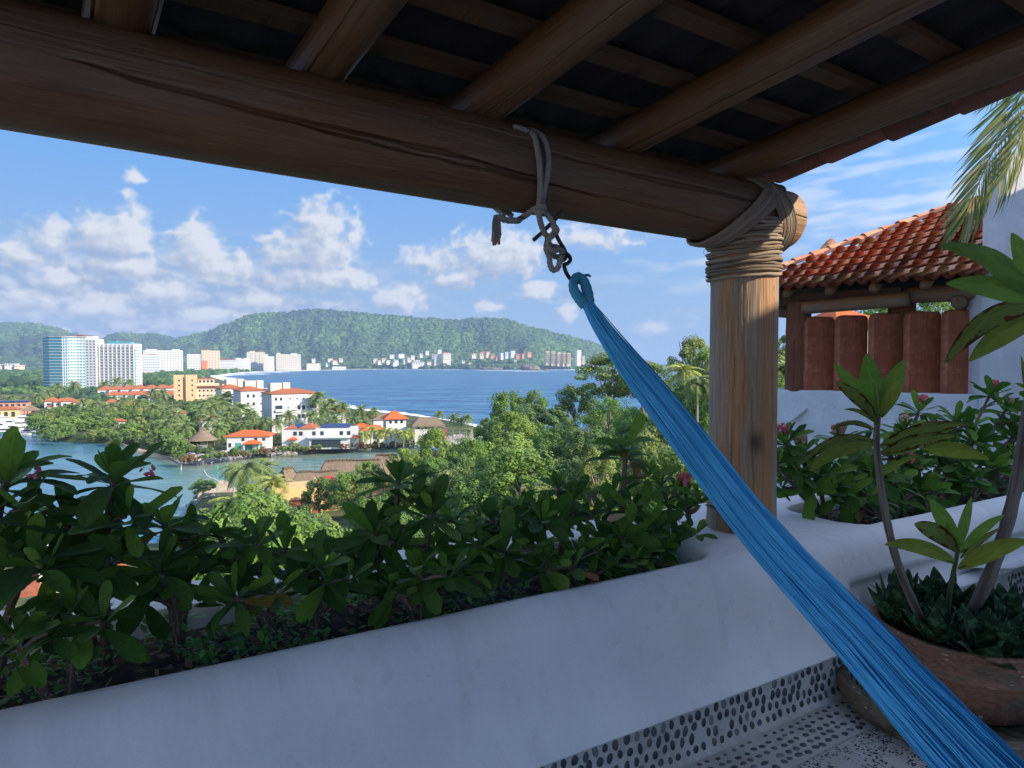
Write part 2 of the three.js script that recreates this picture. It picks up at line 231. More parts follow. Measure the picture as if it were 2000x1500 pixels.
// ---------------------------------------------------------------- logs with real drying cracks
function logGeo(a, b, radius, { nu = 96, nv = 60, cracks = [], dense = null, lump = 0.02, seed = 1, endRound = 0.02, sag = 0 } = {}) {
  const T = b.clone().sub(a), L = T.length(); T.normalize();
  const N = V(0, 1, 0).sub(T.clone().multiplyScalar(T.y)); if (N.length() < 0.2) N.set(0, 0, 1).sub(T.clone().multiplyScalar(T.z)); N.normalize();
  const B = T.clone().cross(N), m = new MB();
  const phiOf = (u) => dense ? dense(u) : u * Math.PI * 2;
  const rr = (v) => typeof radius === 'function' ? radius(v) : radius;
  m.grid(nu, nv, (u, v) => {
    const ph = phiOf(u), c = Math.cos(ph), s = Math.sin(ph); let r = rr(v) * (1 + lump * n3(c * 1.1 + seed, s * 1.1, v * L * 0.9) + lump * 0.25 * n3(c * 4 + seed, s * 4, v * L * 2.3));
    for (const k of cracks) { if (v < k.v0 || v > k.v1) continue; const w = (v - k.v0) / (k.v1 - k.v0), pc = k.phi(w) + (vn(v * L * 9 + k.seed, 3.3) - 0.5) * 0.05 + (vn(v * L * 31 + k.seed, 8.3) - 0.5) * 0.02, hw = k.w * Math.pow(Math.sin(Math.PI * clamp(w, 0.001, 0.999)), 0.5) * (0.4 + 1.1 * vn(v * L * 5 + k.seed, 1)); const d = (ph - pc) * r / hw; r -= k.depth * Math.exp(-d * d); }
    const ve = Math.min(v, 1 - v) * L; if (ve < endRound) r -= (endRound - Math.sqrt(Math.max(0, endRound * endRound - (endRound - ve) ** 2))) * 0.7;
    const o = N.clone().multiplyScalar(c * r - sag * Math.sin(v * Math.PI)).add(B.clone().multiplyScalar(s * r));
    return [a.x + T.x * L * v + o.x, a.y + T.y * L * v + o.y, a.z + T.z * L * v + o.z, ph * rr(v) / 1.2, v * L / 1.6];
  });
  for (const v of [0, 1]) { const c0 = v ? b : a, base = v ? nv * (nu + 1) : 0, ci = m.v(c0.x, c0.y, c0.z, 0.5, 0.5); for (let i = 0; i < nu; i++) v ? m.t(ci, base + i, base + i + 1) : m.t(ci, base + i + 1, base + i); }
  return m.build(true);
}
const ropeGeo = (m, pts, r, pitch = 0.03, strands = 3) => {
  let L = 0; const acc = pts.map((p, i) => (i ? L += p.distanceTo(pts[i - 1]) : 0)), n = Math.max(8, Math.ceil(L / pitch * 7)), fine = [];
  for (let k = 0; k <= n; k++) { const s = L * k / n; let i = 1; while (i < acc.length - 1 && acc[i] < s) i++; fine.push(pts[i - 1].clone().lerp(pts[i], clamp((s - acc[i - 1]) / Math.max(1e-6, acc[i] - acc[i - 1]), 0, 1))); }
  let N = V(0.3, 0.9, 0.2); const fr = fine.map((p, i) => { const t = fine[Math.min(n, i + 1)].clone().sub(fine[Math.max(0, i - 1)]).normalize(); N = N.clone().sub(t.clone().multiplyScalar(N.dot(t))).normalize(); return [N, t.clone().cross(N)]; });
  for (let k = 0; k < strands; k++) m.tube(fine.map((p, i) => { const a = L * i / n / pitch * Math.PI * 2 + k * Math.PI * 2 / strands; return p.clone().addScaledVector(fr[i][0], Math.cos(a) * r * 0.5).addScaledVector(fr[i][1], Math.sin(a) * r * 0.5); }), r * 0.58, 6);
};

// ---------------------------------------------------------------- terrace frame of reference
const RIM = 0.72;
const wA = atY(0, 1370, RIM), wB = atY(1385, 1080, RIM);
const WE = wB.clone().sub(wA).setY(0).normalize(), WN = V(WE.z, 0, -WE.x);       // along the wall, and outward over the bay
const W0 = atY(1000, 1166, RIM).setY(0);
const wall = (s, v, y) => W0.clone().addScaledVector(WE, s).addScaledVector(WN, v).setY(y);
const wallS = (p) => p.clone().sub(W0).dot(WE), wallV = (p) => p.clone().sub(W0).dot(WN);

// ---------------------------------------------------------------- floor
{
  const m = new MB();
  m.grid(30, 40, (u, v) => { const p = wall(-12 + 19 * u, -0.26 - 9 * v, 0); return [p.x, 0.002 * n3(p.x * 2, p.z * 2, 1), p.z, p.x / 0.9, p.z / 0.9]; });
  const f = setting('floor', m.build(true), M.gravel);
  f.userData.label = 'grey cement terrace floor with black pebbles set along the wall'; FLOOR.o = f;
  const b = new MB(); b.grid(60, 3, (u, v) => { const s = -5 + 12 * u, p = wall(s, lerp(-0.27, -0.565 + 0.02 * n3(s * 3, 1, 1), v), 0.008 - 0.004 * v); return [p.x, p.y, p.z, p.x / 0.9, p.z / 0.9]; }); part(f, 'border', b.build(true), M.cement);
}

// ---------------------------------------------------------------- planter wall with two troughs
const PIT1 = { s0: -5, s1: 1.15, v0: 0, v1: 0.62, r: 0.1 }, PIT2 = { s0: 2.42, s1: 9, v0: -0.03, v1: 0.62, r: 0.22 };
{
  const sd = (p, s, v) => { const cx = (p.s0 + p.s1) / 2, hx = (p.s1 - p.s0) / 2 - p.r, cy = (p.v0 + p.v1) / 2, hy = (p.v1 - p.v0) / 2 - p.r, dx = Math.abs(s - cx) - hx, dy = Math.abs(v - cy) - hy; return Math.hypot(Math.max(dx, 0), Math.max(dy, 0)) + Math.min(Math.max(dx, dy), 0) - p.r; };
  const wob = (s) => 0.012 * n3(s * 1.3, 4, 2) + 0.006 * n3(s * 4, 1, 7);
  const topY = (s, v) => { const d = Math.min(sd(PIT1, s, v), sd(PIT2, s, v)) + 0.008 * n3(s * 3, v * 3, 0); const dip = s > 1.9 && s < 3.1 ? -0.02 * Math.exp(-(((s - 2.5) / 0.35) ** 2)) : 0; return RIM + dip + 0.006 * n3(s * 2, v * 4, 3) - 0.26 * (1 - smoothstep(d, -0.05, 0.0)) - 0.012 * (1 - smoothstep(d, 0, 0.05)); };
  const front = [[-0.06, RIM + 0.002], [-0.10, RIM - 0.004], [-0.135, RIM - 0.018], [-0.165, RIM - 0.042], [-0.185, RIM - 0.075], [-0.198, RIM - 0.12], [-0.21, 0.5], [-0.225, 0.38], [-0.245, 0.29], [-0.265, 0.245], [-0.285, 0.225], [-0.295, 0.212], [-0.296, 0.204], [-0.288, 0.199], [-0.276, 0.198], [-0.278, 0.15], [-0.282, 0.1], [-0.288, 0.05], [-0.3, 0.022], [-0.325, 0.006], [-0.37, 0.003]];
  const m = new MB(), S0 = -4.5, S1 = 7, nS = 330;
  // front face (the right stretch steps back a little past s = 1.95 and its pebble skirting is taller)
  const rows = []; for (let i = 0; i < front.length - 1; i++) { const k = front[i + 1][1] < 0.6 && front[i][1] > 0.3 ? 3 : 1; for (let j = 0; j < k; j++) rows.push([lerp(front[i][0], front[i + 1][0], j / k), lerp(front[i][1], front[i + 1][1], j / k)]); } rows.push(front[front.length - 1]);
  const split = rows.findIndex((r) => r[1] < 0.2);
  const step = (s) => smoothstep(s, 1.93, 2.0), body = (lo, hi, mm) => mm.grid(nS, hi - lo, (u, t) => { const s = lerp(S0, S1, u), [v0, y0] = rows[lo + Math.round(t * (hi - lo))], k = step(s); const y = y0 < 0.26 ? y0 * (1 + 0.45 * k * clamp(y0 / 0.15, 0, 1)) : y0 < 0.5 ? lerp(y0, Math.max(y0, 0.31 + (y0 - 0.26) * 0.8), k) : y0; const p = wall(s, v0 + wob(s) * clamp((0.75 - y) * 2, 0.2, 1) + 0.05 * k * (y < 0.5 ? 1 : 0), y + (y > 0.5 ? 0.006 * n3(s * 2, 0, 3) : 0)); return [p.x, p.y, p.z, s / 1.3, (v0 * -1 + y0) / 1.3]; });
  body(0, split, m);
  m.grid(nS, 90, (u, t) => { const s = lerp(S0, S1, u), v = -0.06 + t * 1.0, edge = smoothstep(v, 0.86, 0.94); const p = wall(s, v, topY(s, v) - 0.04 * edge * edge); return [p.x, p.y, p.z, s / 1.3, v / 1.3]; });
  m.grid(40, 8, (u, t) => { const s = lerp(S0, S1, u), p = wall(s, 0.94 + 0.05 * Math.sqrt(t) + 0.2 * t, RIM - 0.04 - t * 3.6); return [p.x, p.y, p.z, s / 1.3, t * 3]; });
  const T = thing('planter_wall', 'long white plastered planter wall with black pebble skirting behind the hammock', 'wall');
  part(T, 'wall_body', m.build(true), M.plaster);
  const c = new MB(); body(split, rows.length - 1, c); part(T, 'skirting', c.build(true), M.cement);
  // soil
  const so = new MB();
  for (const P of [PIT1, PIT2]) so.grid(80, 10, (u, t) => { const s = lerp(Math.max(P.s0, -4.5), Math.min(P.s1, 7), u), v = lerp(P.v0 - 0.02, P.v1 + 0.02, t), p = wall(s, v, 0.615 + 0.02 * n3(s * 5, v * 5, 2) + 0.01 * n3(s * 14, v * 14, 2)); return [p.x, p.y, p.z, s * 2, v * 2]; });
  part(T, 'soil', so.build(true), M.soil);
  const sp = new MB(), pp = onPlane(1570, 800, wall(0, 1.0, 0), WN); void sp; void pp;
  // pebbles: low domes, each one its own piece
  const R = rng(9), shapes = [0, 1, 2, 3].map((k) => { const g = new THREE.SphereGeometry(1, 7, 5); const q = g.attributes.position; for (let i = 0; i < q.count; i++) { const x = q.getX(i), y = q.getY(i), z = q.getZ(i), f = 1 + 0.16 * n3(x * 1.3 + k * 7, y * 1.3, z * 1.3 + k); q.setXYZ(i, x * f, y * f * (1 + 0.1 * x * (k - 1.5)), z * f); } g.computeVertexNormals(); return g; });
  const faceQ = new THREE.Quaternion().setFromRotationMatrix(new THREE.Matrix4().makeBasis(WE, V(0, 1, 0), WN.clone().negate()));
  const put = (parent, p, q, sx, sy, sz) => { const o = part(parent, 'pebble', shapes[(R() * 4) | 0], M.pebble[Math.min(4, (R() * R() * 5.5) | 0)]); o.position.copy(p); o.quaternion.copy(q).multiply(new THREE.Quaternion().setFromAxisAngle(V(0, 0, 1), (R() - 0.5) * 0.5)); o.scale.set(sx, sy, sz); };
  const col = (s0, s1, hts, k) => { for (let s = s0; s < s1; s += 0.05) hts.forEach((h, j) => { if (R() < 0.05) return; const ss = s + (R() - 0.5) * 0.014 + (j % 2) * 0.02, y = h + (R() - 0.5) * 0.012; const v = -0.276 - (0.2 - Math.min(y, 0.2)) * 0.06 + wob(ss) + 0.05 * k - (y < 0.04 ? 0.008 : 0); put(T, wall(ss, v, y), faceQ, 0.0125 + R() * 0.006, 0.017 + R() * 0.008, 0.006 + R() * 0.007); }); };
  col(-0.3, 1.93, [0.168, 0.122, 0.076, 0.03], 0); col(2.02, 2.3, [0.24, 0.19, 0.14, 0.09, 0.04], 1); col(3.7, 4.7, [0.24, 0.19, 0.14, 0.09], 1);
  const flat = new THREE.Quaternion().setFromRotationMatrix(new THREE.Matrix4().makeBasis(WE, WN, V(0, 1, 0)));
  for (let s = -0.1; s < 2.3; s += 0.052) for (let j = 0; j < 5; j++) { if (R() < 0.06) continue; put(FLOOR.o, wall(s + (j % 2) * 0.026 + (R() - 0.5) * 0.016, -0.35 - j * 0.042 + (R() - 0.5) * 0.012 + wob(s), 0.002), flat.clone().multiply(new THREE.Quaternion().setFromAxisAngle(V(0, 0, 1), 0.1)), 0.019 + R() * 0.009, 0.013 + R() * 0.004, 0.007); }
}

// ---------------------------------------------------------------- log post, main beam, roof
const POST = atY(1447, 1030, RIM - 0.005);
const BE = V(Math.sin(0.968), 0, -Math.cos(0.968)), BN = V(BE.z, 0, -BE.x);      // along the beam, and outward
const BY = 2.478, BR = 0.178;
const onBeam = (t, y = BY) => V(POST.x + BE.x * t, y, POST.z + BE.z * t);
{
  const T = thing('log_post', 'upright weathered log post standing on the white wall, its top bound with vine', 'post');
  const a = V(POST.x, RIM - 0.03, POST.z), b = V(POST.x + 0.005, 2.36, POST.z);
  const back = (v0, v1, p0, p1, w, depth, seed) => ({ v0, v1, phi: (t) => lerp(p0, p1, t), w, depth, seed });
  // upright log: phi 0 faces the viewer (+z); +x side is at phi = -90 deg here
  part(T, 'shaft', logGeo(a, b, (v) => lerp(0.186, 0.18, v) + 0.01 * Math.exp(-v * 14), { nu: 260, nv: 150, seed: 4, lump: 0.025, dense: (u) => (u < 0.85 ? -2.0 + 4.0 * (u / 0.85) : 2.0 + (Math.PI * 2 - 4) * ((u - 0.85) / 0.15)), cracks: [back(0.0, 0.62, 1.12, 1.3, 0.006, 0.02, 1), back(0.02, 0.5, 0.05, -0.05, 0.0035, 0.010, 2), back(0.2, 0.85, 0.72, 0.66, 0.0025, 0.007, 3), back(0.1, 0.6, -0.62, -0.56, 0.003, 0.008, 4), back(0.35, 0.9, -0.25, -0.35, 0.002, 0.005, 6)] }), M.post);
  const R = rng(21);
  const cord = (pts, r, closed = true) => part(T, 'vine_cord', make((m) => m.tube(pts, (t) => r * (0.9 + 0.2 * vn(t * 30 + r * 1e4, 2) + 0.25 * vn(t * 9 + r * 3e4, 5)), 7, closed), true), M.vine[(R() * 3) | 0]);
  for (let k = 0; k < 17; k++) {
    const y = 2.128 + k * 0.0185 + (R() - 0.5) * 0.009, tilt = 0.018 + 0.03 * (R() - 0.5), ph = R() * 0.4 - 0.7, r0 = 0.191 + R() * 0.011, pts = [];
    for (let i = 0; i < 44; i++) { const a = i / 44 * Math.PI * 2, r = r0 + 0.003 * n3(Math.cos(a) * 2, Math.sin(a) * 2, k * 3); pts.push(V(POST.x + Math.cos(a) * r, y + tilt * Math.cos(a - ph) + 0.007 * n3(Math.cos(a) * 3 + 9, Math.sin(a) * 3, k * 5), POST.z + Math.sin(a) * r)); }
    cord(pts, 0.0070 + R() * 0.0025);
  }
  const around = (f, r) => { const pts = []; for (let i = 0; i < 56; i++) { const ph = i / 56 * Math.PI * 2, t = f(ph), rr = BR + 0.01 + 0.014 * Math.max(0, -Math.cos(ph)) + 0.003 * n3(Math.cos(ph) * 2, Math.sin(ph) * 2, r * 900 + t); const c = onBeam(t); pts.push(c.add(V(0, Math.cos(ph) * rr, 0)).addScaledVector(BN, -Math.sin(ph) * rr)); } return pts; };
  for (let k = 0; k < 9; k++) { const o = k * 0.021 + (R() - 0.5) * 0.006; cord(around((ph) => -0.17 + o + (0.21 + 0.004 * k) * Math.cos(ph) + 0.012 * Math.sin(ph * 2), k), 0.0068 + R() * 0.0026); }
  for (let k = 0; k < 9; k++) { const o = k * 0.018 + (R() - 0.5) * 0.005; cord(around((ph) => 0.055 + o - (0.15 - 0.006 * k) * Math.cos(ph) - 0.02 * (1 - Math.cos(ph)), k + 20).map((p) => p.addScaledVector(p.clone().sub(onBeam(0)).setY(0).normalize(), 0.001)), 0.0066 + R() * 0.0026); }
  part(T, 'vine_end', make((m) => { for (let k = 0; k < 4; k++) { const p = V(POST.x - 0.19 - 0.005 * k, 2.14 + 0.05 * k * (k & 1), POST.z + 0.05); m.tube([p, p.clone().add(V(-0.01 - 0.01 * k, -0.03, 0.01)), p.clone().add(V(-0.015, -0.07, 0.015))], 0.0014, 4); } }, true), M.vine[1]);
}
const rafterT = [[238, 52], [625, 158], [940, 228], [1218, 295], [1432, 345]].map(([x, y]) => onPlane(x, y, POST, BN).sub(POST).dot(BE));
const SL = Math.tan(6.3 * Math.PI / 180), RFY = BY + BR + 0.065;                     // roof rises inward
const roofP = (t, v, dy = 0) => onBeam(t, RFY + v * SL + dy).addScaledVector(BN, -v);   // v metres inward from the beam
const ROOF = thing('terrace_roof', 'dark log and clay tile roof over the terrace, seen from below', 'roof');
{
  const bd = (u) => (u < 0.8 ? 0.5 + 3.0 * (u / 0.8) : 3.5 + (Math.PI * 2 - 3.0) * ((u - 0.8) / 0.2));
  const ck = (t0, t1, p, w, depth, seed) => { const L = 6.57, o = 6.45; return { v0: (o + t0) / L, v1: (o + t1) / L, phi: (q) => p[0] + (p[1] - p[0]) * q + (p[2] ?? 0) * Math.sin(q * 6), w, depth, seed }; };
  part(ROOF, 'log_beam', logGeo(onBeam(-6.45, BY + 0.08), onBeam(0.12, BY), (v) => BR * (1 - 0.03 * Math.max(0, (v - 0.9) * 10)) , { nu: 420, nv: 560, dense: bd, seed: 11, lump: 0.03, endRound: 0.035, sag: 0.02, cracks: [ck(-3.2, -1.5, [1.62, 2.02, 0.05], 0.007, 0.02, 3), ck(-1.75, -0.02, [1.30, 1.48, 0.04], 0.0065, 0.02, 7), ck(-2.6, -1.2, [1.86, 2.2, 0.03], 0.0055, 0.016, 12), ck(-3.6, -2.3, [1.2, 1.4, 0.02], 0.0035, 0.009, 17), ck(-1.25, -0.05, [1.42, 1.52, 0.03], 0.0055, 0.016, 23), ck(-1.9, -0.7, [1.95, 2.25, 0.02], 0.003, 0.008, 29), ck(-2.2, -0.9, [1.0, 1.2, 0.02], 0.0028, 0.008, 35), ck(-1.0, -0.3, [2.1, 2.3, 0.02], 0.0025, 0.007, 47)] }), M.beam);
  part(ROOF, 'beam_end_sun_tint', logGeo(onBeam(0.115, BY), onBeam(0.36, BY), BR * 0.972, { nu: 220, nv: 40, dense: bd, seed: 19, lump: 0.03, endRound: 0.04, cracks: [{ v0: 0.1, v1: 1, phi: (q) => 1.55 + 0.1 * q, w: 0.003, depth: 0.01, seed: 41 }, { v0: 0.1, v1: 0.9, phi: (q) => 1.15 - 0.05 * q, w: 0.002, depth: 0.006, seed: 44 }] }), M.beamEndSunTint);  // same log as log_beam, its sunlit look painted in by the lighter wood
  const ts = [...rafterT, rafterT[0] - 0.55, rafterT[0] - 1.15, rafterT[0] - 1.75, rafterT[0] - 2.4, rafterT[0] - 3.1];
  ts.forEach((t, i) => { const k = rafterT[i] !== undefined ? i : 1; part(ROOF, 'rafter', logGeo(roofP(t, -0.42), roofP(t + [-0.05, 0.0, 0.02, 0, 0.03][k] * 0.8, 4.5), (v) => [0.098, 0.09, 0.093, 0.09, 0.088][k] * (1 + 0.05 * Math.sin(v * 9 + i)), { nu: 150, nv: 80, seed: i * 5 + 2, lump: 0.035, dense: (u) => (u < 0.85 ? 1.2 + 3.9 * (u / 0.85) : 5.1 + (Math.PI * 2 - 3.9) * ((u - 0.85) / 0.15)), cracks: [{ v0: 0.02, v1: 0.7, phi: (w) => [2.2, 4.4, 4.3, 2.6, 2.9][k] + w * 0.3, w: 0.004, depth: 0.014, seed: i }, { v0: 0.05, v1: 0.5, phi: (w) => [4.0, 2.4, 2.7, 3.7, 3.6][k] - w * 0.2, w: 0.0028, depth: 0.009, seed: i + 40 }] }), M.rafter); });
  const tEnd = rafterT[4] + 0.52, tL = -6.6, D = 0.345, R = rng(61);
  for (let k = 0; k < 14; k++) { const v = -0.34 + k * D, w = 0.082, hh = 0.036, y0 = 0.085; part(ROOF, 'batten', make((m) => { const q = (t, vv, dy) => roofP(t, vv, dy), e = tEnd + (R() - 0.5) * 0.04, a = [q(tL, v, y0), q(e, v, y0), q(e, v + w, y0), q(tL, v + w, y0)], b = [q(tL, v, y0 + hh), q(e, v, y0 + hh), q(e, v + w, y0 + hh), q(tL, v + w, y0 + hh)]; m.quad(a[0], a[3], a[2], a[1]); m.quad(b[0], b[1], b[2], b[3]); m.quad(a[0], a[1], b[1], b[0]); m.quad(a[2], a[3], b[3], b[2]); m.quad(a[1], a[2], b[2], b[1]); const u = m.u; for (let i = 0; i < u.length; i += 2) { const t = u[i]; u[i] = u[i + 1] * 0.8 + k * 0.21; u[i + 1] = t * 0.6; } }), M.batten); }
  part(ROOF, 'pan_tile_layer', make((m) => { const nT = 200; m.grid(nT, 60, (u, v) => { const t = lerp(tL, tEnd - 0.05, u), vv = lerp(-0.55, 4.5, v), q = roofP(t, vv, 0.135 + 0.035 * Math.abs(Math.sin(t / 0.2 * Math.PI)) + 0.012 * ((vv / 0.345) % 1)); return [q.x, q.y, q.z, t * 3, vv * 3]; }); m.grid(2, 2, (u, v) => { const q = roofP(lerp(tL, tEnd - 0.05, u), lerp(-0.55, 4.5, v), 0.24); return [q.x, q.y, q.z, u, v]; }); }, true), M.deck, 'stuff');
  // verge tiles along the open right-hand edge
  const tg = make((m) => { const n = 10; for (const [r, f] of [[0.105, 1], [0.09, -1]]) m.grid(n, 3, (u, v) => { const a = Math.PI * (f > 0 ? u : 1 - u), rr = r * (1 - 0.1 * v); return [Math.cos(a) * rr, Math.sin(a) * rr * 0.75, v * 0.43, u, v]; }); for (const v of [0, 1]) m.grid(n, 1, (u, w) => { const a = Math.PI * u, r = (w ? 0.105 : 0.09) * (1 - 0.1 * v); return [Math.cos(a) * r, Math.sin(a) * r * 0.75, v * 0.43, u, w]; }); }, true);
  const basis = new THREE.Matrix4().makeBasis(BE, V(0, 1, 0), BN.clone().negate()), q0 = new THREE.Quaternion().setFromRotationMatrix(basis);
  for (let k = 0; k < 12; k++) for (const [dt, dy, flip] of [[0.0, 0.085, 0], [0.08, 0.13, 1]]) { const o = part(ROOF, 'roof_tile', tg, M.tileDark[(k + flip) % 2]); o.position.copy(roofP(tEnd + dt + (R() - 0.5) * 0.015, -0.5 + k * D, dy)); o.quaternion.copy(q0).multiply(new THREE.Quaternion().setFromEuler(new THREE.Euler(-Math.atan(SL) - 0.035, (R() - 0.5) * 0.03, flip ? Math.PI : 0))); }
}

// ---------------------------------------------------------------- the house beside and behind the terrace (outside the frame; it shades the terrace), and an added bounce wall at left
{
  const T = thing('villa_wall', 'tall white plastered villa wall at the right edge beside the tiled pavilion', 'wall');
  const lo = atD(1923, 500, 9.25), hi = atD(1966, 300, 8.7);
  part(T, 'wall_body', make((m) => { m.box(hi.x + 1.0, hi.y / 2 - 0.5, -8.9, 2.0, hi.y + 1, 0.42); m.box(lo.x + 1.5, 1.05, -9.4, 3.0, 3.3, 0.4); }), M.plaster);
  const H = thing('villa_house', 'white plastered villa block closing the terrace on the right', 'house');
  const P = [[5.2, 6], [7.06, -1.47], [9.5, -10.4], [16, -10.4], [16, 6]];
  const sh = new THREE.Shape(P.map(([x, z]) => new THREE.Vector2(x, -z)));
  const g = new THREE.ExtrudeGeometry(sh, { depth: 6.2, bevelEnabled: false }); g.rotateX(-Math.PI / 2); g.translate(0, -1, 0);
  part(H, 'wall', g, M.plaster);
  const K = thing('bounce_wall', 'unseen white wall added left of the terrace to bounce sun into its shade', 'house'); part(K, 'wall', make((m) => { m.box(-7.8, 1.6, 2.6, 2.4, 5.2, 7.6); }), M.plaster);  // unseen wall, added so its sunlit face brightens the shade under the roof
}
// ---------------------------------------------------------------- rope, toggle, hook, hammock
{
  const cyl = (px, py, ex = 0) => {             // where the ray of a pixel meets the beam's surface (grown by ex)
    const r = ray(px, py).normalize(), o = EYEP.clone().sub(onBeam(0)), rp = r.clone().addScaledVector(BE, -r.dot(BE)), op = o.clone().addScaledVector(BE, -o.dot(BE));
    const a = rp.dot(rp), b = 2 * rp.dot(op), c = op.dot(op) - (BR + ex) ** 2, d = b * b - 4 * a * c, t = (-b - Math.sqrt(Math.max(0, d))) / (2 * a);
    return EYEP.clone().addScaledVector(r, t);
  };
  const hang = (px, py, off = 0.12) => onPlane(px, py, onBeam(0).addScaledVector(BN, -off), BN);
  const T = thing('hammock_rope', 'greyish twisted rope looped round the dark beam with a frayed tassel end', 'rope');
  const rr = 0.0125, oc = (l) => l.map(([x, y]) => cyl(x, y, rr));
  part(T, 'rope_loop', make((m) => {
    const back = (p, n) => { const t = p.clone().sub(onBeam(0)).dot(BE), out = []; for (let k = 1; k <= n; k++) { const ph = 0.35 - k / n * 3.2; out.push(onBeam(t).add(V(0, Math.cos(ph) * (BR + rr), 0)).addScaledVector(BN, -Math.sin(ph) * (BR + rr))); } return out; };
    const a = oc([[1041, 262], [1048, 285], [1053, 315], [1055, 345], [1054, 380], [1052, 404]]), b = oc([[1054, 262], [1066, 280], [1071, 305], [1070, 335], [1064, 368], [1057, 404]]);
    ropeGeo(m, curve([...back(a[0], 5).reverse(), ...a], 60), rr, 0.05); ropeGeo(m, curve([...back(b[0], 5).reverse(), ...b], 60), rr, 0.05);
  }, true), M.rope);
  part(T, 'rope_end', make((m) => ropeGeo(m, curve([...oc([[1030, 256], [1015, 250], [1003, 247]])], 16), rr * 0.8, 0.05), true), M.rope);
  part(T, 'rope_tail', make((m) => {
    ropeGeo(m, curve([...oc([[1054, 404], [1042, 409], [1030, 418], [1018, 426]]), hang(1004, 431, 0.16), hang(988, 430, 0.15), hang(976, 426, 0.15), hang(968, 424, 0.15)], 40), rr * 1.05, 0.05);
  }, true), M.rope);
  part(T, 'rope_tie', make((m) => {
    ropeGeo(m, curve([hang(1044, 408, 0.2), hang(1058, 402, 0.22), hang(1063, 408, 0.21), hang(1054, 415, 0.22), hang(1044, 410, 0.2)], 24), rr, 0.05);
  }, true), M.rope);
  part(T, 'tassel', make((m) => { const R = rng(4); for (let k = 0; k < 70; k++) { const a = R() * 6.28, q = Math.sqrt(R()), x = 969 + Math.cos(a) * q * 9, z = Math.sin(a) * q * 0.02, e = 446 + R() * 34, sw = (R() - 0.5) * 10; m.tube(curve([hang(968 + (R() - 0.5) * 6, 420, 0.15 + z * 0.4), hang(x, 436, 0.15 + z), hang(x + sw * 0.2, (436 + e) / 2, 0.15 + z * 1.2), hang(x + sw * 0.6, e, 0.15 + z * 1.2)], 7), 0.0026, 4); } }, true), M.rope);
  part(T, 'rope_knot', make((m) => {
    const L = (l, r = rr) => ropeGeo(m, curve(l.map(([x, y, o]) => hang(x, y, o)), 46), r, 0.045);
    L([[1051, 405, 0.2], [1054, 428, 0.19], [1060, 448, 0.18], [1069, 462, 0.18], [1078, 459, 0.2], [1084, 448, 0.21], [1079, 433, 0.2], [1067, 418, 0.2], [1057, 405, 0.2]]);
    L([[1078, 440, 0.22], [1087, 446, 0.23], [1084, 457, 0.2], [1074, 462, 0.17], [1069, 472, 0.2], [1067, 487, 0.21], [1073, 502, 0.2], [1074, 516, 0.19], [1080, 528, 0.19], [1089, 524, 0.2], [1094, 508, 0.21], [1098, 492, 0.2], [1088, 483, 0.19], [1076, 481, 0.2], [1071, 468, 0.22], [1080, 460, 0.22]]);
    L([[1066, 478, 0.23], [1078, 490, 0.235], [1092, 487, 0.23], [1099, 496, 0.2], [1090, 503, 0.18], [1078, 497, 0.18]]);
  }, true), M.rope);
  solo('toggle_bar', make((m) => m.tube([hang(1042, 469, 0.16), hang(1060, 453, 0.17), hang(1080, 433, 0.2), hang(1100, 411, 0.235)], 0.0085, 8), true), M.iron, 'short rusty iron bar stuck slantwise through the rope knot', 'iron bar');
  solo('iron_hook', make((m) => { m.tube(curve([[1083, 452], [1093, 472], [1103, 489], [1106, 501], [1100, 508], [1094, 502], [1099, 495], [1110, 498], [1114, 508], [1108, 515], [1102, 517], [1104, 528], [1111, 541], [1121, 550], [1130, 551], [1134, 543]].map(([x, y], i) => hang(x, y, 0.2 + 0.012 * Math.sin(i * 1.3))), 80), 0.0085, 8); }, true), M.iron, 'dark iron hook between rope knot and blue hammock loop', 'hook');
  // hammock
  const Hm = thing('hammock', 'bright blue string hammock hanging gathered from the beam by a loop', 'hammock');
  const lp = (x, y, o) => hang(x, y, o);
  part(Hm, 'end_loop', make((m) => { m.tube(curve([lp(1143, 596, 0.25), lp(1131, 582, 0.24), lp(1121, 566, 0.225), lp(1120, 550, 0.21), lp(1128, 540, 0.205), lp(1138, 546, 0.215), lp(1146, 566, 0.235), lp(1150, 590, 0.255)], 40), (t) => 0.0215 + 0.003 * Math.cos(t * 6.28) + 0.0012 * Math.sin(t * 170), 14); m.tube(curve([lp(1138, 588, 0.235), lp(1149, 583, 0.24), lp(1155, 588, 0.255), lp(1148, 597, 0.27), lp(1138, 594, 0.26), lp(1137, 588, 0.24)], 24), 0.011, 8); m.tube([lp(1143, 538, 0.21), lp(1149, 537, 0.2), lp(1153, 540, 0.2)], 0.006, 6); }, true), M.blueLoop);
  const st = [[1146, 590, 0, 23], [1163, 620, 0, 32], [1193, 665, 0, 42], [1236, 722, 0, 54], [1302, 806, 0, 66], [1368, 892, 0, 74], [1450, 1000, 0, 82], [1548, 1112, 0, 94], [1612, 1180, 0, 103], [1678, 1250, 0, 112], [1770, 1354, 0, 127], [1868, 1458, 0, 143], [1960, 1556, 0, 160], [2080, 1690, 0, 180]];
  const p0 = lp(1146, 590, 0.25), dep = (py) => lerp(-p0.z, 1.55, Math.pow(clamp((py - 590) / 910, 0, 1.2), 0.86));
  const cl = st.map(([x, y]) => atD(x, y, dep(y))), wd = st.map(([x, y, , w]) => w * 0.89 / FPX * dep(y));
  const crv = new THREE.CatmullRomCurve3(cl, false, 'centripetal'), crw = new THREE.CatmullRomCurve3(wd.map((w, i) => V(w, cl[i].distanceTo(cl[0]), 0)));
